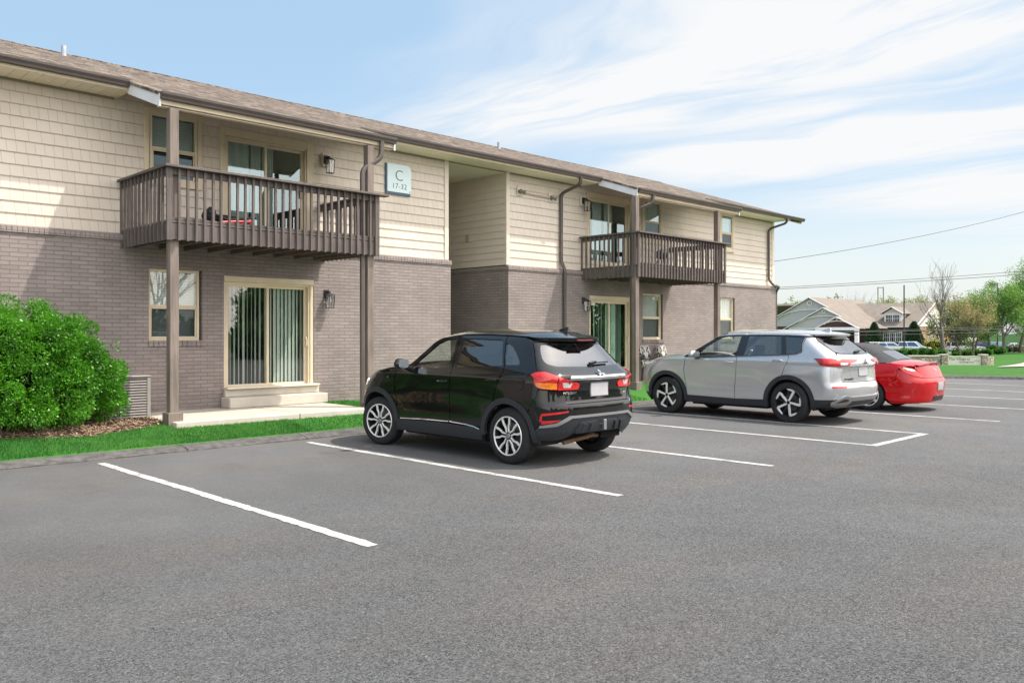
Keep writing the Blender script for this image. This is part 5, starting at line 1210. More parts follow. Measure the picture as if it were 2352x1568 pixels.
    panel(f, nf, SS([(3.18, .26), (3.2, .385)])+[B.fxn(.6, .39), B.fxn(0, .40), B.fxn(0, .30), B.fxn(.6, .27)], M_clad, 'lower_bumper', car, both=True, st=.08)
    panel(f, nf, rnd_poly([s(3.20, 1.02), s(3.27, 1.045), B.fxn(.75, 1.03), B.fxn(.55, .99), B.fxn(.62, .95), s(3.30, .97)], .015), M_clear, 'headlight', car, off=.005, both=True)
    panel(f, nf, [s(3.215, .60), s(3.235, .60), s(3.25, .74), s(3.225, .74)], M_amber, 'indicator', car, off=.006, flange=.004, both=True)
    for q in (fw, rw):
        ring = [s(*p) for p in arch(q[0], q[1], .505, -12, 190, 36)]+[s(*p) for p in arch(q[0], q[1], .425, 190, -12, 36)]
        panel(f, nf, ring, M_clad, 'arch_flare', car, off=.014, flange=.05, both=True)
    sill = [(.47, .272), (2.24, .262), (2.215, .36), (2.20, .388), (1.3, .378), (.49, .392)]
    panel(f, nf, SS(sill), M_clad, 'side_skirt', car, off=.010, flange=.05, both=True)
    # tail
    left = [r(0, .765), r(-.645, .765), r(-.66, .80), r(-.67, 1.16), r(-.66, 1.232), r(-.61, 1.262), r(-.55, 1.255), r(0, 1.244)]
    hatch = left+[(-a, b) for a, b in left[-2:0:-1]]
    fr_ = [r(0, 1.247), r(-.55, 1.258), r(-.622, 1.283), r(-.639, 1.40), r(-.637, 1.475), r(-.604, 1.538), r(-.4, 1.53), r(0, 1.53)]; fr_ = fr_+[(-a, b) for a, b in fr_[-2:0:-1]]
    gr = [r(-.55, 1.272), r(-.612, 1.300), r(-.60, 1.40), r(-.568, 1.48), r(-.52, 1.502), r(0, 1.508), r(.52, 1.502), r(.568, 1.48), r(.60, 1.40), r(.612, 1.300), r(.55, 1.272), r(0, 1.262)]
    gr = rnd_poly(gr, .025, 3)
    panel(f, nf, hatch, ps, 'tailgate', car); panel(f, nf, fr_, M_gloss, 'window_surround', car, [gr], off=.006); panel(f, nf, gr, M_cgr, 'rear_window', car, off=-.008, flange=0)
    ub = [r(0, .50), r(-.62, .50), r(-.80, .46), s(-.60, .45), s(-.48, .45)]+SS(far(170, 150, rw, 6))+SS([(-.495, .685), (-.515, .975), (-.585, 1.02)])+[r(-.679, 1.04), r(-.675, 1.0), r(-.672, .80), r(-.655, .755), r(0, .755)]
    ub = ub+[(-a, b) for a, b in ub[-2:0:-1]]; panel(f, nf, ub, ps, 'rear_bumper', car, off=.004, flange=.03)
    lo = [r(0, .493), r(-.62, .493), r(-.80, .452), s(-.60, .442), s(-.49, .442), s(-.46, .31), r(-.72, .30), r(0, .30)]; lo = lo+[(-a, b) for a, b in lo[-2:0:-1]]
    panel(f, nf, lo, M_clad, 'lower_bumper', car, flange=.06)
    sk = [r(-.62, .325), r(0, .335), r(.62, .325), r(.78, .36), r(.83, .41), r(.70, .50), r(.62, .535), r(.5, .51), r(-.5, .51), r(-.62, .535), r(-.70, .50), r(-.83, .41), r(-.78, .36)]
    k_ = panel(f, nf, rnd_poly(sk, .02), M_satin, 'skid_plate', car, off=.028, flange=.05)
    for s_ in (False, True): panel(f, nf, rnd_poly([r(-.76, .415), r(-.52, .435), r(-.56, .48), r(-.66, .475)], .012), M_gloss, 'exhaust_cutout', k_, off=.031, flange=.002, mirror=s_)
    panel(f, nf, [r(-.45, .36), r(.45, .36), r(.42, .44), r(-.42, .44)], M_clad, 'skid_recess', k_, off=.031, flange=.003)
    for z in (.66,): panel(f, nf, rnd_poly([r(-.86, z), r(-.62, z+.004), r(-.60, z+.03), r(-.85, z+.032)], .008), M_redl, 'reflector', car, off=.012, flange=.01, both=True)
    tl = [s(-.47, 1.178), r(-.80, 1.172), r(-.30, 1.155), r(-.285, 1.14), r(-.38, 1.112), r(-.50, 1.105), r(-.56, 1.062), r(-.80, 1.045), s(-.62, 1.06), s(-.55, 1.12)]
    t1, t2 = panel(f, nf, rnd_poly(tl, .006, 2), M_redl, 'tail_light', car, off=.014, flange=.03, both=True)
    for k, t_ in enumerate((t1, t2)):
        panel(f, nf, rnd_poly([r(-.74, 1.102), r(-.58, 1.10), r(-.60, 1.066), r(-.74, 1.062)], .006), M_clear, 'reverse_light', t_, off=.017, flange=.003, mirror=bool(k))
        panel(f, nf, [s(-.475, 1.176), s(-.60, 1.172), s(-.67, 1.13), s(-.635, 1.075), s(-.56, 1.12)], M_dkred, 'smoked_lens', t_, off=.0165, flange=.003, mirror=bool(k))
    panel(f, nf, rnd_poly([r(-.50, 1.052), r(.50, 1.052), r(.42, .845), r(.30, .825), r(-.30, .825), r(-.42, .845)], .02), ps, 'plate_recess', car, off=.002, flange=.006)
    three_diamonds('emblem', .14, M_dkal, car, rear_mtx(B, 0, 1.112, .010)); rear_plate(car, B, -.165, .165, .868, 1.02)
    text_mesh('badge', 'OUTLANDER', .045, M_gloss, car, .002, rear_mtx(B, -.50, .80, .008))
    m = rear_mtx(B, -.05, 1.275, .03); m2 = rear_mtx(B, .26, 1.30, .02); mb = MB(); mb.bar(m.translation, m2.translation, .035, .02); mb.bar(m.translation+Vector((-.03, 0, -.015)), m.translation+Vector((.10, 0, .015)), .06, .03); mb.build('rear_wiper', M_gloss, car, bevel=.004)
    te = lambda x: .34*(abs(x)/.64)**3
    panel(T, TN, top_poly(B, -.62, 1.42, .004, te=te, fe=lambda x: .10*(1-(x/.7)**2)), ps, 'roof', car, off=.004, flange=.03, st=.08)
    mb = MB(); pts = [(x, -.62+te(x)) for x in np.linspace(-.60, .60, 25)]; vs = []
    for x, y in pts: z = T(x, y).z; vs += [(x, y+.004, z-.004), (x, y+.03, z-.035), (x*.96, y+.14, z-.10)]
    mb.add(vs, [(3*i+j, 3*i+3+j, 3*i+4+j, 3*i+1+j) for i in range(24) for j in range(2)]); mb.build('spoiler', M_gloss, car, smooth=True, fix=False)
    panel(T, TN, top_poly(B, 1.44, 2.22, .05, fe=lambda x: .14*(1-(x/.75)**2)), M_cg, 'windscreen', car, off=-.004, flange=0, st=.09)
    pil = [(-(B.edge(y)-.002), y) for y in np.linspace(1.42, 2.26, 14)]+[(-(B.edge(y)-.055), y) for y in np.linspace(2.26, 1.42, 14)]
    panel(T, TN, pil, M_gloss, 'windscreen_pillar', car, off=.0, flange=.03, both=True, st=.03)
    panel(T, TN, top_poly(B, 2.34, 3.36, .012, fe=lambda x: .17*(1-(x/.8)**2)), ps, 'bonnet', car, off=.004, flange=.03, st=.09)
    handle(car, B, 1.235, 1.082, ps, .2); handle(car, B, .215, 1.12, ps, .2)
    mirror_part(car, B, 1.93, 1.13, ps, 1, (.23, .16, .15), M_mir)
    # turbine wheels: five bright hooked blades over a dark wheel
    b1 = [[(.03, -.018), (.205, -.058), (.222, -.018), (.03, .018)], [(.200, -.062), (.252, -.050), (.255, .034), (.216, .006)], [(.216, .006), (.255, .034), (.228, .118), (.214, .075)]]
    b2 = [[(.05, .010), (.235, .085), (.225, .105), (.05, .03)]]; hub = [[(.0, -.05), (.07, -.05), (.07, .05), (.0, .05)]]
    for x, l in ((-.800, True), (.800, False)):
        for y in (0, 2.706): wheel(car, x, y, .372, .235, .260, [('spoke', M_alu, [[(a, -b) for a, b in p][::-1] if l else p for p in b1], -.028, -.005), ('dark_spoke', M_dkal, [[(a, -b) for a, b in p][::-1] if l else p for p in b2+hub], -.05, -.03)], l, rot=.12 if y else .62, capm=M_gloss, lipm=M_dkal)
    cabin(car, B, 0, 2, .3, 2.7); wells(car, 2.706, .90, .45); seats(car, (1.08, .25), (-.40, .40), .58, M_cabin); steering(car, 1.70, 1.02)
    mb = MB(); mb.box(-.13, .13, 1.40, 1.43, 1.44, 1.50); mb.bar((0, 1.42, 1.5), (0, 1.45, 1.6), .02); mb.build('inside_mirror', M_cabin, car, bevel=.01)
    fin(car, B, -.28, ps); return car
silver_suv()
# ------------------------------------------------------------------ red convertible
def red_car():
    car = thing('convertible_car', 'bright red convertible with a black fabric top beside the silver car', 'car', (18.80, 7.38, 0), R(0.5))
    pr = paint('red_paint', (.50, .002, .005), 0.0, .35); M_top = mat('soft_top_fabric', (.045, .045, .048), .9, var=.12, vscale=12, bump=.3, bscale=200)
    def feat(x, y, z):
        e = math.exp; k = min(1, max(0, (abs(x)-.3)/.3)); return (.02*e(-((y)/.45)**2)*e(-((z-.72)/.15)**2)-.012*e(-((z-.40)/.1)**2)+.012*e(-((z-.26)/.05)**2))*k, 0
    W = pch([.15, .22, .35, .5, .7, .85, .95, 1.05, 1.2], [.84, .875, .89, .90, .902, .888, .86, .80, .70])
    tail = pch([.15, .2, .3, .45, .58, .66, .70, .8, .9, 1.0, 1.1], [-1.04, -1.10, -1.13, -1.155, -1.165, -1.15, -1.12, -1.08, -1.04, -.99, -.90])
    nose = pch([.2, .4, .6, .75, .9], [3.6, 3.68, 3.68, 3.6, 3.3])
    rail = pch([-1.1, -.95, -.7, -.4, 0, 1, 1.9, 2.3, 3.0, 3.5], [.86, .93, .97, 1.0, 1.01, .99, .965, .93, .80, .66])
    taper = pch([-1.2, -.4, .2, 2.3, 3.1, 3.7], [.93, .985, 1, 1, .98, .93]); crown = pch([-1.1, -.9, -.6, -.3, .5, 2.0, 3], [.08, .075, .07, .06, .05, .07, .08])
    B = Body(W, tail, nose, rail, taper, crown, .55, 2.5, .9, 2.3, feat=feat)
    ys = np.linspace(-1.25, 3.6, 150); B._ey = ys; B._ex = np.array([B.edge(float(y)) for y in ys])
    f, nf, T, TN = B.P, B.N, B.T, B.TN; s, r = B.sy, B.rx; SS = lambda l: [s(*p) for p in l]
    fw, rw = (2.72, .325), (0, .325)
    arc = lambda a0, a1, q, n=16: arch(q[0], q[1], .375, a0, a1, n)
    poly = [(0, .30), (B.Sr*.7, .30)]+[s(y, .26) for y in (-.4, .5, 1.3, 2.2, 3.0)]+[s(y, .60) for y in (3.0, 2.6, 2.2, 1.3, .5, -.2)]+[(B.Sr*.6, .60), (0, .60)]
    panel(f, nf, [(0, .30), (B.Sr, .30), (B.Sr, .85), (0, .85)], M_under, 'inner_skin', car, off=-.034, flange=0, st=.09, both=True)
    door = [(.62, .28), (.60, .6), (.58, rail(.58)-.01)]+[(y, rail(y)-.01) for y in (1.0, 1.5, 1.9)]+[(1.95, .6), (1.95, .28)]
    panel(f, nf, SS(door), pr, 'door', car, both=True, st=.08)
    q_ = [(.608, .20), (.588, .6), (.568, rail(.57)-.01)]+[(y, rail(y)-.008) for y in (.3, 0, -.3, -.6, -.8)]+[(-.72, .93), (-.60, .885), (-.58, .70), (-.50, .60), (-.40, .50)]+arc(152, -14, rw, 24)
    panel(f, nf, SS(q_), pr, 'quarter_panel', car, both=True)
    panel(f, nf, rnd_poly(SS([(-.30, .78), (-.44, .78), (-.44, .92), (-.30, .92)]), .02), pr, 'fuel_flap', car, off=.003, flange=.003)
    ub = [r(0, .215), s(-.45, .165)]+SS([(-.415, .25)]+arc(186, 154, rw, 6))+SS([(-.51, .60), (-.59, .70), (-.61, .88)])+[r(-.80, .80), r(-.70, .73), r(-.58, .700), r(0, .700)]
    ub = ub+[(-a, b) for a, b in ub[-2:0:-1]]; panel(f, nf, ub, pr, 'rear_bumper', car, off=.003, flange=.03)
    trunk = [r(0, .708), r(-.575, .708), r(-.60, .78), r(-.66, .90), r(-.64, .945), r(0, .955)]; trunk = trunk+[(-a, b) for a, b in trunk[-2:0:-1]]
    panel(f, nf, trunk, pr, 'boot_lid', car, off=.003)
    tl = [s(-.60, .945), r(-.83, .915), r(-.70, .90), r(-.625, .80), r(-.56, .73), r(-.62, .715), r(-.74, .75), s(-.70, .84)]
    t1, t2 = panel(f, nf, rnd_poly(tl, .03), M_redl, 'tail_light', car, off=.012, flange=.02, both=True)
    for k, t_ in enumerate((t1, t2)): panel(f, nf, rnd_poly([s(-.70, .925), r(-.76, .90), r(-.68, .86), r(-.72, .835), s(-.72, .88)], .02), M_clear, 'reverse_light', t_, off=.015, flange=.003, mirror=bool(k)); panel(f, nf, rnd_poly([s(-.69, .90), s(-.73, .905), r(-.79, .865), s(-.70, .875)], .01), M_amber, 'indicator', t_, off=.016, flange=.003, mirror=bool(k))
    deck = top_poly(B, -1.02, -.36, .006, te=lambda x: .20*(abs(x)/.8)**3, fe=lambda x: -.10*(1-(x/.8)**2)); panel(T, TN, deck, pr, 'rear_deck', car, off=.003, flange=.03, st=.06)
    mb = MB(); vs = []
    for x in np.linspace(-.62, .62, 21):
        y = -1.04+.20*(abs(x)/.8)**3; z = T(x*.98, max(-.98, y+.1)).z; h = .022*(1-(abs(x)/.66)**4); vs += [(x, y+.20, z+.005), (x, y+.03, z+h), (x, y-.01, z+h-.014), (x, y+.05, z-.04)]
    mb.add(vs, [(4*i+j, 4*i+4+j, 4*i+5+j, 4*i+1+j) for i in range(20) for j in range(3)]); mb.build('boot_spoiler', pr, car, smooth=True)
    rear_plate(car, B, -.15, .15, .45, .60); mb = MB(); mb.tube([(.05*math.cos(a), .035*math.sin(a), 0) for a in [2*math.pi*i/18 for i in range(19)]], .005, 6); mb.tube([(.02*math.cos(a), .034*math.sin(a), 0) for a in [2*math.pi*i/14 for i in range(15)]], .004, 6)
    m = rear_mtx(B, 0, .87, .006); mb.v = [tuple(m @ Vector(p)) for p in mb.v]; mb.build('emblem', M_chrome, car, smooth=True)
    panel(f, nf, rnd_poly([r(-.30, .24), r(.30, .24), r(.28, .33), r(-.28, .33)], .02), M_clad, 'diffuser', car, off=.012, flange=.03)
    panel(f, nf, rnd_poly([r(.64, .50), r(.70, .60), r(.80, .61), r(.82, .52)], .015), M_redl, 'reflector', car, off=.012, flange=.01)
    fen = [(1.962, .28), (1.962, .6), (1.965, rail(1.96)-.01)]+[(y, rail(y)-.008) for y in (2.2, 2.6, 3.0)]+[(3.1, .6), (3.1, .30)]+arc(0, 180, fw, 20); panel(f, nf, SS(fen), pr, 'fender', car, both=True, st=.08)
    panel(f, nf, SS([(3.11, .25), (3.11, .74)])+[B.fxn(.5, .74), B.fxn(0, .74), B.fxn(0, .22)], pr, 'front_bumper', car, both=True, st=.08)
    panel(T, TN, top_poly(B, 2.06, 3.45, .01), pr, 'bonnet', car, off=.003, flange=.03, st=.12)
    panel(f, nf, SS([(.40, .17), (2.33, .17), (2.33, .27), (.40, .27)]), pr, 'side_skirt', car, off=.006, flange=.03, both=True, st=.1)
    # fabric top: lofted sections with a glass backlight
    sec = [(-.50, 1.055, .66, 1.00), (-.34, 1.13, .62, 1.01), (-.05, 1.275, .585, 1.015), (.20, 1.375, .575, 1.015), (.5, 1.415, .58, 1.01), (.9, 1.42, .58, 1.0), (1.25, 1.39, .57, .99), (1.45, 1.345, .56, .985)]
    mb = MB(); vs = []; n = 19
    for y, zt, hw, zb in sec:
        for i in range(n):
            u = -1+2*i/(n-1); a = abs(u)
            if a > .72: t_ = (a-.72)/.28; x = math.copysign(hw+(.80-hw)*t_**1.1, u); z = (zt-.055)+(zb-zt+.055)*t_
            else: x = u/.72*hw; z = zt-.055*(a/.72)**3
            vs.append((x, y, z))
    mb.add(vs, [(k*n+i, (k+1)*n+i, (k+1)*n+i+1, k*n+i+1) for k in range(len(sec)-1) for i in range(n-1)]); mb.build('soft_top', M_top, car, smooth='all')
    mb = MB(); vs = []
    for k in range(7):
        v = k/6; y = -.45+.34*v; hw = .43-.03*v
        for i in range(13): u = -1+i/6; vs.append((u*hw, y, float(np.interp(y, [-.50, -.34, -.05], [1.055, 1.13, 1.275]))-.055*(abs(u*hw)/.62*.72/.72)**3+.006))
    mb.add(vs, [(13*k+i, 13*k+i+1, 13*k+14+i, 13*k+13+i) for k in range(6) for i in range(12)]); mb.build('rear_window', M_cgr, car, smooth='all', fix=False)
    mb = MB(); mb.add([(.0, 1.45, 1.345), (-.56, 1.45, 1.32), (-.70, 2.0, .98), (0, 2.12, 1.0), (.70, 2.0, .98), (.56, 1.45, 1.32)], [(0, 1, 2, 3), (0, 3, 4, 5)]); mb.build('windscreen', M_cg, car, fix=False)
    sp = quadstrip_spoke([(.04, 0), (.12, 0), (.222, 0)], .04, .055)
    for x, l in ((-.775, True), (.775, False)):
        for y in (0, 2.72): wheel(car, x, y, .328, .215, .225, [('spoke', M_alu, sp, -.03, -.008)], l)
    mb = MB(); mb.box(-.7, .7, -.85, 3.3, .2, .28); mb.build('floor_pan', M_under, car); wells(car, 2.72, .87, .37)
    for sx in (-1, 1): mb = MB(); mb.blob((sx*.98, 1.85, 1.03), (.10, .06, .065), 2, .05, 3); mb.build('door_mirror', pr, car, smooth='all')
    return car
red_car()
# ================================================================== PLANTS AND THE FAR SIDE OF THE ROAD
def leaf_mat(name, a, b, gloss=.35, scale=3.0, trans=.35):
    m = bpy.data.materials.new(name); m.use_nodes = True; t = NT(m.node_tree); tc = t.n('TexCoord')
    n1 = t.n('TexNoise', Vector=(tc, 'Object'), Scale=scale, Detail=3.0); n2 = t.n('TexNoise', Vector=(tc, 'Object'), Scale=scale*14, Detail=1.0)
    f = t.math('ADD', t.math('MULTIPLY', (n1, 0), .55), t.math('MULTIPLY', (n2, 0), .45)); c = t.mix(t.ramp(f, .36, .64), a, b)
    p = t.n('BsdfPrincipled', Base_Color=L(c), Roughness=gloss); p.inputs['Specular IOR Level'].default_value = .5
    tr = t.n('BsdfTranslucent', Color=L(t.mix(1.0, c, (1.1, 1.2, .6), 'MULTIPLY'))); s = t.n('MixShader', _0=trans, _1=p, _2=tr); t.n('OutputMaterial', Surface=s); return m
def leaves(pos, out, size, seed, aspect=.5, droop=.3, rand=.8):
    """leaf quads, folded along the midrib: pos and out are (n,3) arrays"""
    q = np.random.RandomState(seed); n = len(pos); d = out+q.normal(0, rand, (n, 3)); d[:, 2] -= droop*q.rand(n); d /= np.linalg.norm(d, axis=1, keepdims=True)+1e-9
    r_ = q.normal(0, 1, (n, 3)); w = np.cross(d, r_); w /= np.linalg.norm(w, axis=1, keepdims=True)+1e-9; nn = np.cross(w, d)
    l = size*q.uniform(.6, 1.25, (n, 1)); h = l*aspect*.5
    A = pos; Bm = pos+d*l*.5; T_ = pos+d*l; Lf = Bm+w*h+nn*h*.25; Rt = Bm-w*h+nn*h*.25
    v = np.stack([A, Rt, T_, Lf], 1).reshape(-1, 3); f = np.arange(4*n).reshape(-1, 4); return v, f
def lumpy(n, seed, R3, lumps, lr, fill=.25, zmin=-.9):
    """points on the skin of many small lumps that together fill an ellipsoid"""
    q = np.random.RandomState(seed); c = q.normal(0, 1, (lumps, 3)); c /= np.linalg.norm(c, axis=1, keepdims=True); c *= (q.uniform(.45, 1, (lumps, 1))**.5); c = c[c[:, 2] > zmin]; c *= np.array(R3)*(1-lr*.6)
    k = q.randint(0, len(c), n); u = q.normal(0, 1, (n, 3)); u /= np.linalg.norm(u, axis=1, keepdims=True); rr_ = lr*np.mean(R3)*q.uniform(.65, 1.05, (n, 1))*q.uniform(.7, 1.25, (len(c), 1))[k]
    p = c[k]+u*rr_; o = u*.8+p/np.array(R3)*.8; return p, o
M_bark = mat('bark', (.13, .10, .08), .9, var=.4, vscale=12, bump=.6); M_bark2 = mat('grey_bark', (.15, .125, .11), .9, var=.35, vscale=8)
M_bush = leaf_mat('shrub_leaf', (.040, .160, .011), (.125, .375, .024), .36, 2.2)
# ---- the big rounded shrub at the left
bs = thing('shrub', 'large rounded glossy green shrub in the mulch bed at the left edge', 'shrub', (3.12, 13.12, .28))
P1, O1 = lumpy(42000, 11, (1.45, .72, .86), 120, .17); P1[:, 2] += .96; P1[:, 0] += .12
P2, O2 = lumpy(31000, 12, (1.64, .80, .52), 95, .18); P2 += np.array([.20, .0, .50])
P3, O3 = lumpy(8000, 13, (.46, .42, .46), 22, .3); P3 += np.array([1.42, .0, .55])
P4, O4 = lumpy(9000, 15, (.62, .55, .52), 40, .22); P4 += np.array([.80, .0, 1.14])
P5, O5 = lumpy(22000, 19, (1.50, .72, .84), 260, .12); P5[:, 2] += .95; P5[:, 0] += .1
P_ = np.concatenate([P1, P2, P3, P4, P5]); O_ = np.concatenate([O1, O2, O3, O4, O5]); ok = P_[:, 2] > .06; v, f = leaves(P_[ok], O_[ok], .043, 5, .52, .3, .6)
npmesh('foliage', v, f, M_bush, bs)
mb = MB(); q = random.Random(8)
for i in range(26):
    a = q.uniform(0, 6.28); x, y = q.uniform(-.5, .5), q.uniform(-.25, .25); mb.tube([(x, y, 0), (x*1.6+.1*math.cos(a), y*1.4+.05*math.sin(a), .5), (x*2.4+.2*math.cos(a), y*1.8+.1*math.sin(a), q.uniform(.9, 1.45))], [.018, .012, .005], 5)
mb.build('stems', M_bark, bs, smooth=True)
mb = MB(); mb.blob((0, .05, .85), (1.05, .36, .55), 4, .12, 3); mb.build('dark_core', mat('shrub_inside', (.010, .022, .006), 1.0, var=.5, vscale=20, spec=0), bs, smooth='all')  # solid core added to block gaps; its near-black paints the shaded inside
# ---- trees
def skeleton(q, h, spread, levels, nb, up=.6, kinks=.12, split=.35):
    segs, tips = [], []
    def grow(p, d, l, r_, lv):
        n = 4; pts = [p]; rs = [r_]
        for k in range(n):
            d = (d+Vector((q.gauss(0, kinks), q.gauss(0, kinks), q.gauss(0, kinks*.6)+.03*up))).normalized(); p = p+d*(l/n); pts.append(p); rs.append(r_*(1-.55*(k+1)/n))
        segs.append((pts, rs, lv))
        if lv >= levels: tips.append((p, d)); return
        for i in range(nb[min(lv, len(nb)-1)]):
            k = q.randint(1 if lv else 2, n); a = q.uniform(0, 6.28); o = d.orthogonal().normalized(); o.rotate(Matrix.Rotation(a, 3, d)); s_ = q.uniform(.6, 1.1)*spread
            nd = (d+o*s_+Vector((0, 0, up*.35))).normalized(); grow(pts[k], nd, l*q.uniform(.55, .8), rs[k]*q.uniform(.5, .7), lv+1)
    grow(Vector((0, 0, -.1)), Vector((0, 0, 1)), h*split, h*.022, 0); return segs, tips
def tree(name, label, loc, h, seed, leafm=None, n=9000, size=.3, spread=.75, levels=3, nb=(5, 4, 3), bark=None, up=.6, split=.35, cl=.09, group=None, droop=.3, thick=1.0, kinks=.12):
    q = random.Random(seed); t_ = thing(name, label, 'tree', loc, 0, group); segs, tips = skeleton(q, h, spread, levels, nb, up, kinks, split)
    top = max(p.z for p, d in tips); k = h/top
    mb = MB()
    for pts, rs, lv in segs: mb.tube([p*k for p in pts], [max(r_*k*thick, .006*h/8) for r_ in rs], (9, 6, 4, 3, 3)[min(lv, 4)], cap=False)
    mb.build('trunk', bark or M_bark, t_, smooth='all', fix=False)
    if leafm:
        rs_ = np.random.RandomState(seed); tp = np.array([tuple(p*k) for p, d in tips]); i = rs_.randint(0, len(tp), n); u = rs_.normal(0, 1, (n, 3)); u /= np.linalg.norm(u, axis=1, keepdims=True)
        p = tp[i]+u*h*cl*rs_.uniform(.2, 1.1, (n, 1))*rs_.uniform(.6, 1.3, (len(tp), 1))[i]; v, f = leaves(p, u, size, seed, .55, droop, .9); npmesh('crown', v, f, leafm, t_)
    return t_
def at(px_, d, z=None):            # ground spot at photo column px_ (2400 wide) and distance d along the view axis
    l = (px_-1200)/1978.6*d; x, y = .7095*l+.7047*d, -.7047*l+.7095*d; return (x, y, gz(x, y) if z is None else z)
def pxz(py, d): return CAMZ+(781.6-py)*d/1978.6
M_lf1 = leaf_mat('spring_leaf', (.11, .22, .05), (.22, .38, .09), .5, .5); M_lf2 = leaf_mat('tree_leaf', (.03, .10, .014), (.09, .24, .03), .5, .5)
M_tan = leaf_mat('tan_bud', (.26, .20, .10), (.42, .34, .18), .8, .8, .2); M_con = leaf_mat('conifer_leaf', (.018, .055, .026), (.05, .12, .05), .6, .8, .1); M_yel = leaf_mat('yellow_leaf', (.22, .26, .03), (.50, .42, .05), .5, 1.0)
M_box = leaf_mat('boxwood_leaf', (.035, .12, .015), (.10, .27, .03), .45, 2.0); M_gry = leaf_mat('grey_shrub_leaf', (.20, .20, .14), (.36, .34, .26), .6, 2.0)
tree('bare_tree', 'tall leafless tree with spreading grey branches beyond the stone sign', at(2213, 100), 11.9, 21, None, levels=4, nb=(7, 4, 4, 3), spread=.42, bark=M_bark2, up=.9, split=.36, thick=1.15, kinks=.09)
tree('budding_tree', 'tan budding tree with a dark evergreen behind it, left of the tall light pole', at(2279, 92), 6.6, 5, M_tan, 3800, .22, .85, 3, (7, 5, 4), M_bark2, .2, .45, .10)
tree('evergreen_tree', 'dark olive evergreen tree behind the tan budding tree', at(2252, 104), 6.0, 8, leaf_mat('olive_leaf', (.05, .075, .03), (.13, .15, .06), .7, 1.0), 5200, .26, .9, 3, (8, 5, 4), M_bark, -.1, .5, .10)
for i, (px_, d, h, lab) in enumerate([(2318, 125, 9.2, 'bright green spring tree just left of the tall light pole'), (2352, 118, 10.2, 'large bright green tree with a dark trunk right of the light pole'), (2392, 130, 11.3, 'green tree at the right edge beyond the road, tallest of its row'), (2286, 136, 9.0, 'pale green tree behind the tan budding tree'), (2445, 122, 13.0, 'green tree cut off by the right edge')]):
    tree('leafy_tree', lab, at(px_, d), h, 30+i, M_lf1, 22000, .21, .85, 3, (7, 6, 4), M_bark, .3, .27, .09, thick=.62, group='spring green trees beyond the road')
def ball(name, lab, loc, rx, rz, m, seed, group, n=1500, size=.11):
    t_ = thing(name, lab, 'shrub', loc, 0, group); P, O = lumpy(n, seed, (rx, rx, rz), 46, .26, zmin=-.8); P[:, 2] += rz*.95; v, f = leaves(P, O, size, seed, .6, .2, .5); npmesh('foliage', v, f, m, t_)
    mb = MB(); mb.blob((0, 0, rz*.9), (rx*.8, rx*.8, rz*.8), seed, .06, 2); mb.build('dark_core', mat('shrub_inside', (.010, .022, .006), 1.0, var=.5, vscale=20, spec=0), t_, smooth='all'); return t_  # near-black core added to paint the dark inside
# trees behind the viewer, seen only as reflections in the glass
tb = tree('shade_tree', 'dark green tree across the lot mirrored in the door glass', (14, -24, 0), 8.5, 60, M_lf2, 9000, .45, .9, 3, (8, 6, 3), M_bark, .1, .22, .14, group='trees mirrored in the glass doors')
tb.location = (29, -24, 0); tb.scale = (.62,)*3
for i, (x, y, s_) in enumerate([(34, -26, .66), (40, -25, .6), (47, -27, .72), (55, -26, .8), (64, -28, .85), (75, -28, 1.0), (88, -29, 1.1), (3, -27, .7), (-8, -26, .8)]): dup(tb, (x, y, 0), i*1.7, scale=s_)
hb_ = ball('hedge_shrub', 'dark clipped hedge across the lot mirrored in the door glass', (12, -21, -.2), 3.2, 1.5, M_lf2, 77, 'hedge mirrored in the glass doors', 2600, .5)
for i in range(15): dup(hb_, (-6+5.6*i, -21-(i % 3), -.2), i*.9, scale=.85)
tree('leafless_tree', 'leafless tree across the lot mirrored in the window glass', (17, -14, 0), 8.5, 71, None, levels=3, nb=(7, 5, 4), spread=.6, bark=M_bark, up=.7)
# ---- clipped shrubs round the stone sign
zx = lambda a: 2130+a*.1148
for i, (a, r_, h, d, lab) in enumerate([(80, 88, 155, 96, 'clipped boxwood in front of the white car with a dark grille'), (445, 96, 140, 97, 'clipped boxwood between the bare tree and the white car, behind the low stone wall'), (680, 82, 118, 95, 'clipped boxwood just above the left stone pier'), (960, 70, 82, 94, 'smallest clipped boxwood, above the middle of the sign panel'), (1200, 106, 125, 95, 'round clipped boxwood above the right half of the sign panel'),
        (1392, 96, 118, 99, 'clipped boxwood left of the right stone pier'), (1570, 106, 140, 98, 'clipped boxwood right of the right stone pier'), (1722, 116, 165, 116, 'tallest clipped boxwood, at the foot of the tall light pole'), (672, 82, 125, 112, 'clipped boxwood at the foot of the tall bare tree'), (-160, 130, 130, 98, 'wide clipped hedge ball beside the dark utility pole')]):
    k = .1148*d/1978.6; ball('boxwood_shrub', lab, at(zx(a), d), r_*k*1.3, h*k*.62, M_box, 80+i, 'clipped boxwoods behind the sign wall', size=.10)
for i, (a, r_, d) in enumerate([(1935, 80, 128), (2060, 75, 130), (2170, 80, 131), (2275, 75, 132), (2370, 80, 133)]):
    ball('grey_shrub', ('greyish shrub beside the tall light pole', 'second greyish shrub right of the light pole', 'greyish shrub in the middle of the row at the right', 'greyish shrub before the white saloon', 'greyish shrub at the right edge')[i], at(zx(a), d), r_*.1148*d/1978.6, .55, M_gry if i else M_box, 95+i, 'low shrubs along the far kerb')
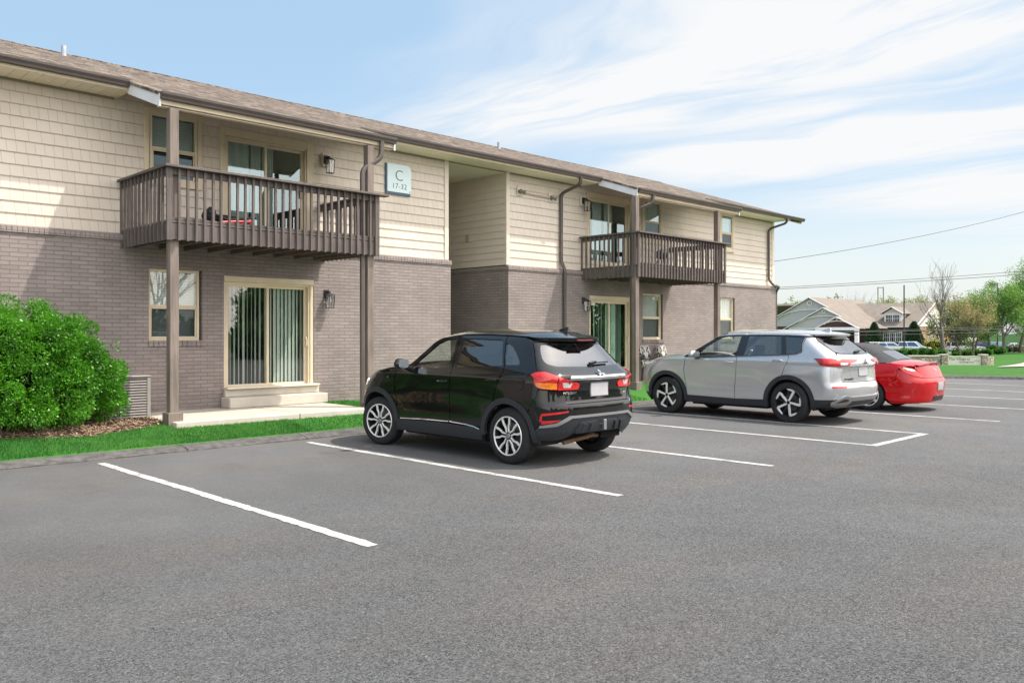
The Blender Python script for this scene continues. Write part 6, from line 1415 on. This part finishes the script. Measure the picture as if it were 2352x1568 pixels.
for i, (a, r_, h, d) in enumerate([(-330, 120, 120, 101), (-60, 120, 130, 103), (240, 110, 110, 105), (300, 120, 120, 118), (1000, 110, 110, 108), (1300, 120, 120, 110), (1860, 120, 130, 112)]):
    k = .1148*d/1978.6; ball('boxwood_shrub', 'low clipped boxwood in the dense planting behind the sign wall', at(zx(a), d), r_*k*1.3, h*k*.6, M_box, 150+i, 'low boxwoods in the planting bed', size=.10)
# ---- stone sign wall
def stone_mat():
    m = bpy.data.materials.new('field_stone'); m.use_nodes = True; t = NT(m.node_tree); tc = t.n('TexCoord'); mp = t.n('Mapping', Vector=(tc, 'Object'), Scale=(3.2, 3.2, 7.5))
    vo = t.n('TexVoronoi', Vector=mp, Scale=1.0); ed = t.n('TexVoronoi', {'feature': 'DISTANCE_TO_EDGE'}, Vector=mp, Scale=1.0); s = t.n('SeparateXYZ', _0=(vo, 'Color'))
    c = t.mix((s, 0), (.30, .24, .18), (.58, .52, .42)); c = t.mix(t.ramp((ed, 0), .02, .08), (.14, .12, .10), c); p = t.n('BsdfPrincipled', Base_Color=L(c), Roughness=.9, Normal=t.n('Bump', Strength=.8, Distance=.03, Height=t.ramp((ed, 0), 0, .2))); t.n('OutputMaterial', Surface=p); return m
M_stone = stone_mat(); M_cap = mat('cap_stone', (.60, .54, .44), .85, var=.12); M_panel = mat('sign_panel', (.66, .63, .54), .7, var=.05)
d0 = 62; k = d0/1978.6; o = at(2259, d0); yaw = -math.atan2(.7047, .7095)-.10
sw = thing('sign_wall', 'low stone wall with two piers and a cream panel naming the village', 'sign', o, yaw)
X = lambda p: (p-2259)*k
mb = MB(); mb.box(X(2136), X(2208)-.004, .05, .45, -.3, .58); mb.build('stone_wall', M_stone, sw); mb = MB(); mb.box(X(2135), X(2208)-.004, .0, .5, .581, .66); mb.build('wall_cap', M_cap, sw, bevel=.015)
for a, b in ((2208, 2222), (2298, 2311)):
    mb = MB(); mb.box(X(a), X(b), -.12, .52, -.3, .68); pr_ = mb.build('pier', M_stone, sw, bevel=.015); mb = MB(); mb.box(X(a)-.04, X(b)+.04, -.16, .56, .681, .76); mb.build('pier_cap', M_cap, pr_, bevel=.015)
mb = MB(); mb.box(X(2222)+.004, X(2298)-.004, .0, .35, -.3, .56); mb.build('name_panel', M_panel, sw, bevel=.01); mb = MB(); mb.box(X(2222)+.004, X(2298)-.004, -.03, .38, .561, .62); mb.build('panel_cap', M_cap, sw, bevel=.01)
mb = MB(); n = 12; ring = [(X(2311)+.004+(X(2337)-X(2311))*math.sin(i/n*1.5), .1+.9*(1-math.cos(i/n*1.5))) for i in range(n+1)]
vs = [];
for i, (x, y) in enumerate(ring): zt = .62-.05*i/n; vs += [(x, y, -.3), (x, y+.4, -.3), (x, y+.4, zt), (x, y, zt)]
mb.add(vs, [(4*i+j, 4*i+4+j, 4*i+4+(j+1) % 4, 4*i+(j+1) % 4) for i in range(n) for j in range(4)]+[(0, 3, 2, 1), (4*n, 4*n+1, 4*n+2, 4*n+3)]); mb.build('curved_wall', M_stone, sw)
M_sgd = mat('engraved_letters', (.10, .09, .08), .7)
text_mesh('lettering', 'The Village at', .27, M_sgd, sw, .003, Matrix.Translation((X(2249), -.006, .33)) @ up); text_mesh('lettering', 'Rockinghorse', .18, M_sgd, sw, .003, Matrix.Translation((X(2265), -.006, .14)) @ up)
for i, (a, s_) in enumerate(((2284, .13), (2288, .17), (2292, .13))): mb = MB(); x = X(a); mb.prism([(x-.035, .22), (x+.035, .22), (x+.01, .27), (x+.012, .22+s_), (x-.012, .22+s_), (x-.01, .27)], 'y', -.012, -.003); mb.build('emblem_mark', M_sgd, sw)
# ---- poles and wires
pl = thing('utility_pole', 'slim dark pole in front of the distant house', 'pole', at(2119, 100)); mb = MB(); mb.tube([(0, 0, -.2), (0, 0, 8.4)], [.085, .07], 10); mb.build('shaft', mat('dark_pole', (.045, .04, .038), .6), pl, smooth=True)
mb = MB(); mb.lathe([(.16, -.1), (.16, .12), (.10, .14)], 12); mb.build('foot_collar', M_conc, pl, smooth=True)
lp = thing('street_lamp', 'tall street lamp with a flat rectangular head on a short arm', 'street lamp', at(2338, 138), -math.atan2(.7047, .7095)); mb = MB(); mb.tube([(0, 0, .5), (0, 0, 11.3)], [.11, .085], 10); mb.build('shaft', mat('bronze_pole', (.07, .055, .045), .5), lp, smooth=True)
mb = MB(); mb.lathe([(.30, -.2), (.30, .7), (.001, .7)], 14); mb.build('base', M_conc, lp, smooth=True); mb = MB(); mb.box(-.5, .1, -.05, .05, 11.15, 11.23); mb.build('arm', MATS['bronze_pole'], lp); mb = MB(); mb.box(-1.15, -.4, -.25, .25, 11.0, 11.3); mb.build('lamp_head', MATS['dark_pole'], lp, bevel=.04)
M_wire = mat('wire', (.03, .03, .03), .6)
def wire(lab, p0, d_0, p1, d_1, sag, r_=.03):
    a = at(p0[0], d_0, pxz(p0[1], d_0)); b = at(p1[0], d_1, pxz(p1[1], d_1)); a, b = Vector(a), Vector(b); ex = (b-a)*.0
    pts = [a.lerp(b, i/24)-Vector((0, 0, sag*4*(i/24)*(1-i/24))) for i in range(25)]; mb = MB(); mb.tube(pts, r_, 5)
    tag(mb.build('power_line', M_wire, smooth=True), lab, 'wire', 'overhead wires')
wire('single sagging wire rising from the building corner to the right edge', (1700, 628), 40, (2560, 448), 62, .55, .014)
wire('upper of the close pair of wires crossing the pale sky', (1500, 690), 120, (2560, 623), 120, .3, .035); wire('lower of the close pair of wires crossing the pale sky', (1500, 692), 119, (2560, 631), 119, .3, .04)
wire('highest of the low wires in front of the trees at the right', (1600, 782), 86, (2560, 755), 86, .25, .028); wire('thickest of the low wires in front of the distant house', (1600, 782), 84, (2560, 764), 84, .15, .036); wire('lowest wire in front of the distant house', (1600, 786), 82, (2560, 772), 82, .2, .026)
hf = thing('pylon', 'far wooden H frame power pylon above the house roof', 'pylon', at(2064, 260)); M_pole = mat('grey_pole', (.22, .20, .18), .9); rz_ = Matrix.Rotation(-math.atan2(.7047, .7095), 3, 'Z'); ax_ = rz_ @ Vector((1, 0, 0))
for s_ in (-.83, .83): mb = MB(); mb.tube([tuple(ax_*s_), tuple(ax_*s_+Vector((0, 0, 17.4)))], .16, 8); mb.build('post', M_pole, hf, smooth=True)
for z_, w in ((17.2, .9), (11.2, 2.6)): mb = MB(); mb.bar(tuple(ax_*-w+Vector((0, 0, z_))), tuple(ax_*w+Vector((0, 0, z_))), .2); mb.build('crossbar', M_pole, hf)
# ---- far wood: nearer crowns are trees of their own
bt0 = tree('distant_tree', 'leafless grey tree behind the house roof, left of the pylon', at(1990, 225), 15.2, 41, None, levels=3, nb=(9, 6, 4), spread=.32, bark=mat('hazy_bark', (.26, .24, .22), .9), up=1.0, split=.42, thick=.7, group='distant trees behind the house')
for i, (px_, d, s_, lab) in enumerate([(2008, 232, 1.0, 'leafless grey tree in the clump left of the pylon, right hand one'), (1972, 240, .95, 'leafless grey tree in the clump left of the pylon, left hand one'), (2024, 245, .92, 'leafless grey tree between its clump and the pylon'), (2040, 230, .86, 'lower leafless tree just left of the pylon'), (2190, 240, .9, 'leafless grey tree behind the tall bare tree')]): dup(bt0, at(px_, d), i*1.3, lab, scale=s_)
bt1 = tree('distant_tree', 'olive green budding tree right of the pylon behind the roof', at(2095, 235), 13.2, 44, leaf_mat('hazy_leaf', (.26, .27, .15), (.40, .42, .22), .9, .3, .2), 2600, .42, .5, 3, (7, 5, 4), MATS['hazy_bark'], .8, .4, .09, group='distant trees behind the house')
for i, (px_, d, s_, lab) in enumerate([(2065, 242, .93, 'olive green budding tree behind the pylon'), (2120, 228, .92, 'olive green budding tree behind the dark utility pole'), (2142, 238, 1.02, 'olive green budding tree right of the dark utility pole'), (2166, 232, .95, 'olive green budding tree left of the gable end'), (2215, 236, .9, 'olive budding tree seen through the bare tree'), (2240, 244, .95, 'olive budding tree right of the bare tree')]): dup(bt1, at(px_, d), i*1.1, lab, scale=s_)
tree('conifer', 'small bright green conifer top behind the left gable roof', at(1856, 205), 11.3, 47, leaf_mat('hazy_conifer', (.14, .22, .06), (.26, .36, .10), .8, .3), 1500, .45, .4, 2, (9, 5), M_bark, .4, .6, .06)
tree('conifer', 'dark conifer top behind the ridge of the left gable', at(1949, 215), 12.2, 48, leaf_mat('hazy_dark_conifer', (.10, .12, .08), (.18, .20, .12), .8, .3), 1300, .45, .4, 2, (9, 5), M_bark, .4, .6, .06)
# ---- the house across the road, square to the apartment block
hs = thing('clinic_house', 'sprawling house with tan roofs, grey gables and a white dormer across the road', 'house', (156.8, 55.7, -1.44))
ox, oy, oz = 156.8, 55.7, -1.44
def hput(mb, name, m, parent=hs, **kw): mb.v = [(x-ox, y-oy, z-oz) for x, y, z in mb.v]; return mb.build(name, m, parent, **kw)
M_hb = brick_mat('shaded_brick', (.115, .060, .050), (.095, .052, .045), (.08, .055, .05)); M_ho = brick_mat('sunlit_brick', (.44, .26, .14), (.38, .22, .12), (.40, .30, .2)); M_hg = mat('grey_gable_siding', (.50, .49, .49), .7, var=.04); M_hc = mat('cream_stucco', (.70, .66, .57), .8, var=.12, vscale=.8)  # shade darkened into the front brick colour, sun brightened into the end brick
M_hr = mat('tan_shingles', (.205, .172, .142), .9, var=.14, vscale=.9, bump=.4, bscale=6); M_hw = mat('white_trim', (.80, .80, .80), .5); M_hd = mat('dark_pane', (.03, .035, .04), .1, spec=.8)
mb = MB(); mb.add([(156.8, 55.7, -1.6), (156.8, 80, -1.6), (156.8, 80, 3.03), (156.8, 55.7, 3.03)], [(0, 1, 2, 3)]); mb.add([(150, 62, -1.6), (150, 84, -1.6), (150, 84, 3), (150, 62, 3)], [(0, 1, 2, 3)]); mb.add([(150, 62, -1.6), (157, 62, -1.6), (157, 62, 3), (150, 62, 3)], [(0, 1, 2, 3)]); hput(mb, 'shaded_wall', M_hb, fix=False)
mb = MB(); mb.add([(156.8, 55.7, -1.6), (175, 55.7, -1.6), (175, 55.7, 3.0), (156.8, 55.7, 3.0)], [(0, 1, 2, 3)]); hput(mb, 'sunlit_wall', M_ho, fix=False)
mb = MB(); mb.add([(156.8, 55.72, 3.0), (175, 55.72, 3.0), (165.9, 55.72, 7.25)], [(0, 1, 2)]); hput(mb, 'cream_gable', M_hc, fix=False)
mb = MB(); mb.box(156.6, 175.2, 55.62, 55.69, 2.9, 3.1); mb.bar((156.2, 55.6, 2.85), (165.9, 55.6, 7.36), .14, .28); mb.bar((165.9, 55.6, 7.36), (175.6, 55.6, 2.85), .14, .28); mb.box(156.2, 156.42, 55.3, 62, 2.75, 2.95); hput(mb, 'rake_trim', M_hw)
def roof2(name, P): mb = MB(); mb.add(P, [(0, 1, 2, 3)]); return hput(mb, name, M_hr, fix=False)
roof2('roof', [(156.3, 55.2, 2.85), (156.3, 76, 2.85), (165.9, 76, 7.5), (165.9, 55.2, 7.4)]); roof2('roof', [(175.5, 55.2, 2.85), (165.9, 55.2, 7.4), (165.9, 90, 7.5), (175.5, 90, 2.85)])
def gable(xf, yc, hw, zt, zb, xb, face, arch_in, nm):
    mb = MB(); mb.add([(xf, yc-hw+.3, zb), (xf, yc+hw-.3, zb), (xf, yc, zt-.15)], [(0, 1, 2)]); fc = hput(mb, nm, face, fix=False)
    sl_ = (zt-zb)/hw; ov = .5
    for s_ in (-1, 1): roof2('roof', [(xf-ov, yc, zt), (xb, yc, zt), (xb, yc+s_*(hw+.4), zb-.4*sl_), (xf-ov, yc+s_*(hw+.4), zb-.4*sl_)])
    mb = MB()
    for s_ in (-1, 1): mb.bar((xf-ov-.04, yc, zt-.08), (xf-ov-.04, yc+s_*(hw+.4), zb-.4*sl_-.08), .12, .34, up=(1, 0, 0))
    rr_ = hw*.70; pts = [(xf-.32, yc+rr_*math.sin(a), zb+(zt-zb)*.06+(zt-zb)*.52*math.cos(a)) for a in np.linspace(-1.2, 1.2, 17)]
    for a, b in zip(pts, pts[1:]): mb.bar(a, b, .12, .20, up=(1, 0, 0))
    cz = zb+(zt-zb)*.79; rc_ = (zt-zb)*.08; pts = [(xf-.32, yc+rc_*math.sin(a), cz+rc_*math.cos(a)) for a in np.linspace(0, 6.283, 15)]
    for a, b in zip(pts, pts[1:]): mb.bar(a, b, .1, .12, up=(1, 0, 0))
    hput(mb, 'gable_trim', M_hw)
gable(150, 72.3, 10.2, 8.4, 2.95, 172, M_hg, 0, 'grey_gable'); gable(147, 68.2, 7.2, 6.35, 2.7, 160, M_hg, 0, 'grey_gable'); gable(144, 64.4, 3.6, 4.6, 2.75, 156, M_hb, 0, 'porch_gable')
mb = MB(); mb.box(143.4, 143.9, 60.6, 68.2, 2.2, 2.72); 
for y in (60.9, 67.9): mb.box(143.4, 143.9, y-.3, y+.3, -1.5, 2.2)
hput(mb, 'porch_frame', M_hw)
mb = MB(); mb.box(147.05, 147.3, 61, 75.2, 2.4, 2.7); hput(mb, 'gable_fascia', M_hw)
roof2('roof', [(168, 84, 3), (168, 100, 3), (174, 98, 8.2), (174, 84, 8.2)])
# dormer
mb = MB(); mb.box(158.4, 163, 59.0, 62.1, 3.1, 5.4); hput(mb, 'dormer_wall', M_hw); mb = MB(); mb.add([(158.38, 59.0, 5.4), (158.38, 62.1, 5.4), (158.38, 60.55, 6.3)], [(0, 1, 2)]); hput(mb, 'dormer_gable', mat('dormer_buff', (.62, .58, .46), .7), fix=False)
for s_ in (-1, 1): roof2('dormer_roof', [(157.8, 60.55, 6.55), (164, 60.55, 6.55), (164, 60.55+s_*2.2, 5.25), (157.8, 60.55+s_*2.2, 5.25)])
mb = MB(); mb.bar((157.75, 60.55, 6.5), (157.75, 58.35, 5.2), .1, .24, up=(1, 0, 0)); mb.bar((157.75, 60.55, 6.5), (157.75, 62.75, 5.2), .1, .24, up=(1, 0, 0)); hput(mb, 'dormer_trim', M_hw)
def hwin(x, y, y0, y1, z0, z1, nx, along='y', nz=2):
    """multi-pane window: white frame with one dark pane sheet behind muntins"""
    mb = MB(); q_ = lambda a0, a1, c0, c1, d0_, d1_: (mb.box(x-d1_, x-d0_, a0, a1, c0, c1) if along == 'y' else mb.box(a0, a1, y-d1_, y-d0_, c0, c1))
    q_(y0-.12, y0, z0-.12, z1+.12, .02, .14); q_(y1, y1+.12, z0-.12, z1+.12, .02, .14); q_(y0, y1, z1, z1+.12, .02, .14); q_(y0, y1, z0-.12, z0, .02, .14); q_(y0, y1, (z0+z1)/2-.04, (z0+z1)/2+.04, .02, .11)
    for i in range(1, nx): a = y0+(y1-y0)*i/nx; w = .09 if nx % 3 == 0 and i % 3 == 0 else .025; q_(a-w, a+w, z0, (z1 if w > .05 else z1), .02, .10)
    o_ = hput(mb, 'window', M_hw); mb = MB(); q_(y0, y1, z0, z1, .005, .03); hput(mb, 'pane', M_hd, o_); o_.children[0].parent = o_
hwin(158.4, 0, 59.35, 61.75, 3.75, 5.0, 6); hwin(156.8, 0, 58.4, 61.5, .2, 1.75, 9)
hwin(0, 55.7, 162.2, 165.4, 3.9, 5.1, 6, 'x'); hwin(0, 55.7, 161.6, 163.2, .3, 1.6, 3, 'x'); hwin(0, 55.7, 165.4, 167.2, .3, 1.6, 3, 'x')
mb = MB(); pts = [(156.72, 59.95+1.75*math.sin(a), 1.75+.35*math.cos(a)) for a in np.linspace(-1.4, 1.4, 13)]
for a, b in zip(pts, pts[1:]): mb.bar(a, b, .12, .22, up=(1, 0, 0))
hput(mb, 'window_arch', M_hw)
for x, y, z in ((166, 73.5, 7.6), (166, 75, 7.6), (170, 70, 6.2)): mb = MB(); mb.tube([(x, y, z-.6), (x, y, z+.35)], .12, 8); hput(mb, 'vent_pipe', M_blk, smooth=True)
an = thing('rear_house', 'tan roofed house partly hidden behind the bare tree', 'house', (186, 60, -1.44)); mb = MB(); mb.box(-7, 7, -6, 8, -.2, 4.2); mb.build('wall', M_hc, an); mb = MB(); mb.add([(-7.6, -6.6, 4.0), (7.6, -6.6, 4.0), (7.6, 1, 7.6), (-7.6, 1, 7.6), (7.6, 8.6, 4), (-7.6, 8.6, 4)], [(0, 1, 2, 3), (3, 2, 4, 5)]); mb.build('roof', M_hr, an, fix=False)
def cone(lab, loc, r_, h, seed):
    t_ = thing('conical_evergreen', lab, 'shrub', loc, 0, 'conical evergreens by the house'); q = np.random.RandomState(seed); n = 4200; u = q.rand(n)**.7; a = q.uniform(0, 6.28, n); rr_ = r_*np.minimum(1, (1-u)*1.55)**.8*(1+.10*np.sin(a*5+u*9))*q.uniform(.82, 1.03, n); p = np.stack([rr_*np.cos(a), rr_*np.sin(a), u*h], 1); o_ = np.stack([np.cos(a), np.sin(a), .6+0*a], 1)
    v, f = leaves(p, o_, .30, seed, .5, 0, .35); npmesh('foliage', v, f, M_con, t_); mb = MB(); mb.lathe([(r_*.75, 0), (r_*.8, h*.25), (r_*.45, h*.7), (.01, h*.95)], 14); mb.build('dark_core', MATS['shrub_inside'], t_, smooth=True)  # dark core added inside the foliage
cone('conical evergreen left of the triple window of the distant house', at(2049, 146), 1.35, 4.9, 3); cone('conical evergreen right of the dark utility pole by the house corner', at(2142, 143), 1.6, 5.0, 4)
for px_, d, rx, rz, lab in ((2187, 141, 1.5, 1.1, 'yellow green shrub below the sunlit brick gable end'), (2236, 143, 1.2, 1.0, 'yellow green shrub right of the bare tree trunk'), (2208, 146, 1.0, 1.0, 'yellow shrub behind the bare tree trunk')): ball('yellow_shrub', lab, at(px_, d), rx, rz, M_yel, int(px_), 'yellow shrubs by the house', 1500, .2)
# ---- far car park, path, bank
def strip(name, cols, m, dz, rows=8):
    vs = [];
    for (pa, pb, d) in cols: vs += [(lambda p_: (p_[0], p_[1], p_[2]+dz))(at(pa+(pb-pa)*i/rows, d)) for i in range(rows+1)]
    n = rows+1; fs = [(j*n+i, j*n+i+1, (j+1)*n+i+1, (j+1)*n+i) for j in range(len(cols)-1) for i in range(rows)]
    return tag(npmesh(name, np.array(vs), np.array(fs), m, smooth=True), kind='structure')
M_fconc = mat('far_concrete', (.36, .325, .28), .9, var=.08, vscale=.5)
strip('car_park', [(1500, 2320, d) for d in (118, 124, 130, 136, 142, 148)], M_fconc, .03)
strip('path', [(2336, 2352, 48.5), (2350, 2440, 52), (2372, 2470, 58), (2392, 2500, 66), (2410, 2520, 74)], mat('path_concrete', (.40, .37, .32), .9, var=.06), .03)
vs = []; nb_ = 26
for j, (d, z) in enumerate(((144, -1.5), (151, .35), (160, 1.15), (172, 1.45), (185, -1.5))): vs += [(*at(2300+400*i/nb_, d)[:2], z+(.18*math.sin(i*.9+j)) if 0 < j < 4 else z) for i in range(nb_+1)]
tag(npmesh('grass_bank', np.array(vs), np.array([(j*(nb_+1)+i, j*(nb_+1)+i+1, (j+1)*(nb_+1)+i+1, (j+1)*(nb_+1)+i) for j in range(4) for i in range(nb_)]), grass_mat('bank_turf', (.014, .055, .010), (.026, .085, .016), 1.0), smooth=True), kind='structure')
mb = MB(); edge_ = [(33.62, -30), (33.62, 8.2), (33.25, 9.65), (32.55, 10.7), (31.4, 11.4)]; n = 5; vs = []
for i, (x, y) in enumerate(edge_): vs += [(x, y, 0), (x+.06, y+.03, .09), (x+.2, y+.1, .11), (x+.32, y+.16, .09), (x+.34, y+.17, -.03)]
mb.add(vs, [(5*i+j, 5*i+5+j, 5*i+6+j, 5*i+1+j) for i in range(4) for j in range(4)]); tag(mb.build('kerb', M_kerb, smooth=True), kind='structure')
sp_ = lambda x, y: gz(x, y)+.06
# ---- distant cars
def far_car(lab, loc, rz, m, Lh, top, hood, glassm=None, suv=True):
    t_ = thing('parked_car', lab, 'car', loc, rz, 'cars parked beyond the sign'); l = Lh; w = .92; h = top
    pr_ = [(-l/2, .35), (-l/2+.03, .75), (-l/2+.10, .98 if suv else .92), (l/2-hood, 1.0 if suv else .92), (l/2-.12, .82), (l/2, .60), (l/2, .33)]
    mb = MB(); ws = [.86, .90, .88, .88, .84, .80, .82]; n = len(pr_)
    vs = [(x, s_*wi, z) for s_ in (-1, 1) for (x, z), wi in zip(pr_, ws)]; mb.add(vs, [tuple(range(n-1, -1, -1)), tuple(range(n, 2*n))]+[(i, (i+1) % n, n+(i+1) % n, n+i) for i in range(n)]); mb.build('body', m, t_, bevel=.06, seg=2, smooth=True)
    a0, a1, b0, b1 = (-l/2+.12, l/2-hood-.05, -l/2+.32, l/2-hood-.85) if suv else (-l/2+.7, l/2-hood+.05, -l/2+1.35, l/2-hood-.85)
    mb = MB(); zb = .95 if suv else .88; mb.add([(a0, -.84, zb), (a1, -.84, zb), (a1, .84, zb), (a0, .84, zb), (b0, -.66, h-.08), (b1, -.66, h-.08), (b1, .66, h-.08), (b0, .66, h-.08)], [(0,3,2,1),(4,5,6,7),(0,1,5,4),(1,2,6,5),(2,3,7,6),(3,0,4,7)]); mb.build('windows', glassm or M_hd, t_, bevel=.05, seg=2, smooth=True)
    mb = MB(); mb.add([(b0-.06, -.68, h-.10), (b1+.06, -.68, h-.10), (b1+.06, .68, h-.10), (b0-.06, .68, h-.10), (b0+.1, -.58, h), (b1-.1, -.58, h), (b1-.1, .58, h), (b0+.1, .58, h)], [(0,3,2,1),(4,5,6,7),(0,1,5,4),(1,2,6,5),(2,3,7,6),(3,0,4,7)])
    for x0_, x1_ in ((a1, b1), (a0, b0), ((a0+a1)/2-.1, (b0+b1)/2-.1)):
        for s_ in (-1, 1): mb.bar((x0_, s_*.85, zb), (x1_, s_*.675, h-.08), .10, .06)
    mb.build('roof', m, t_, bevel=.02)
    for x in (-l/2+.85, l/2-.9):
        for y in (-.80, .80): mb = MB(); mb.lathe([(.001, -.1), (.33, -.1), (.36, -.06), (.36, .06), (.33, .1), (.001, .1)], 18, 'y', (x, y, .36)); wl = mb.build('wheel', M_tyre, t_, smooth=True); mb = MB(); mb.lathe([(.001, -.115), (.22, -.112), (.23, -.09)], 14, 'y', (x, y, .36)); mb.lathe([(.001, .115), (.22, .112), (.23, .09)], 14, 'y', (x, y, .36)); mb.build('rim', M_alu, wl, smooth=True)
    for s_ in (-1, 1):
        mb = MB(); mb.box(-l/2-.01, -l/2+.12, s_*.62-.14, s_*.62+.14, .78, .92); mb.build('tail_light', M_redl, t_, bevel=.02); mb = MB(); mb.box(l/2-.16, l/2+.005, s_*.6-.16, s_*.6+.16, .66, .78); mb.build('headlight', M_clear, t_, bevel=.02)
    mb = MB(); mb.box(l/2-.02, l/2+.02, -.42, .42, .42, .66); mb.build('grille', M_gloss, t_, bevel=.02); return t_
pw = paint('far_white_paint', (.74, .76, .78), 0, .3); prr = paint('far_red_paint', (.30, .02, .03), 0, .3); pnv = paint('far_navy_paint', (.02, .035, .07), 0, .3); yw = -math.atan2(.7047, .7095)
blue_glass = mat('blue_glass', (.05, .11, .20), .08, spec=.8)
far_car('long white sport utility car seen from its side behind the stone sign', at(2263, 139), yw-.08, pw, 5.7, 1.78, 1.35)
far_car('dark red car behind the long white sport utility car', at(2296, 146), yw-.5, prr, 4.7, 1.72, 1.2, blue_glass)
far_car('navy blue sport utility car beside the tall light pole', at(2338, 143), yw+.25, pnv, 4.8, 1.7, 1.2, blue_glass)
far_car('white saloon car at the right behind the grey shrubs', at(2382, 143), yw-.3, pw, 4.4, 1.45, 1.3, None, False)
far_car('white sport utility car with a dark grille, right of the utility pole', at(2143, 131), yw-.75, pw, 4.6, 1.72, 1.2, blue_glass)
far_car('white car left of the utility pole in front of the triple window', at(2092, 136), yw-.5, pw, 4.5, 1.6, 1.2, blue_glass)
far_car('dark grey car in front of the left conical evergreen', at(2056, 139), yw+.2, paint('far_grey_paint', (.06, .06, .065), .3, .3), 4.5, 1.65, 1.2)
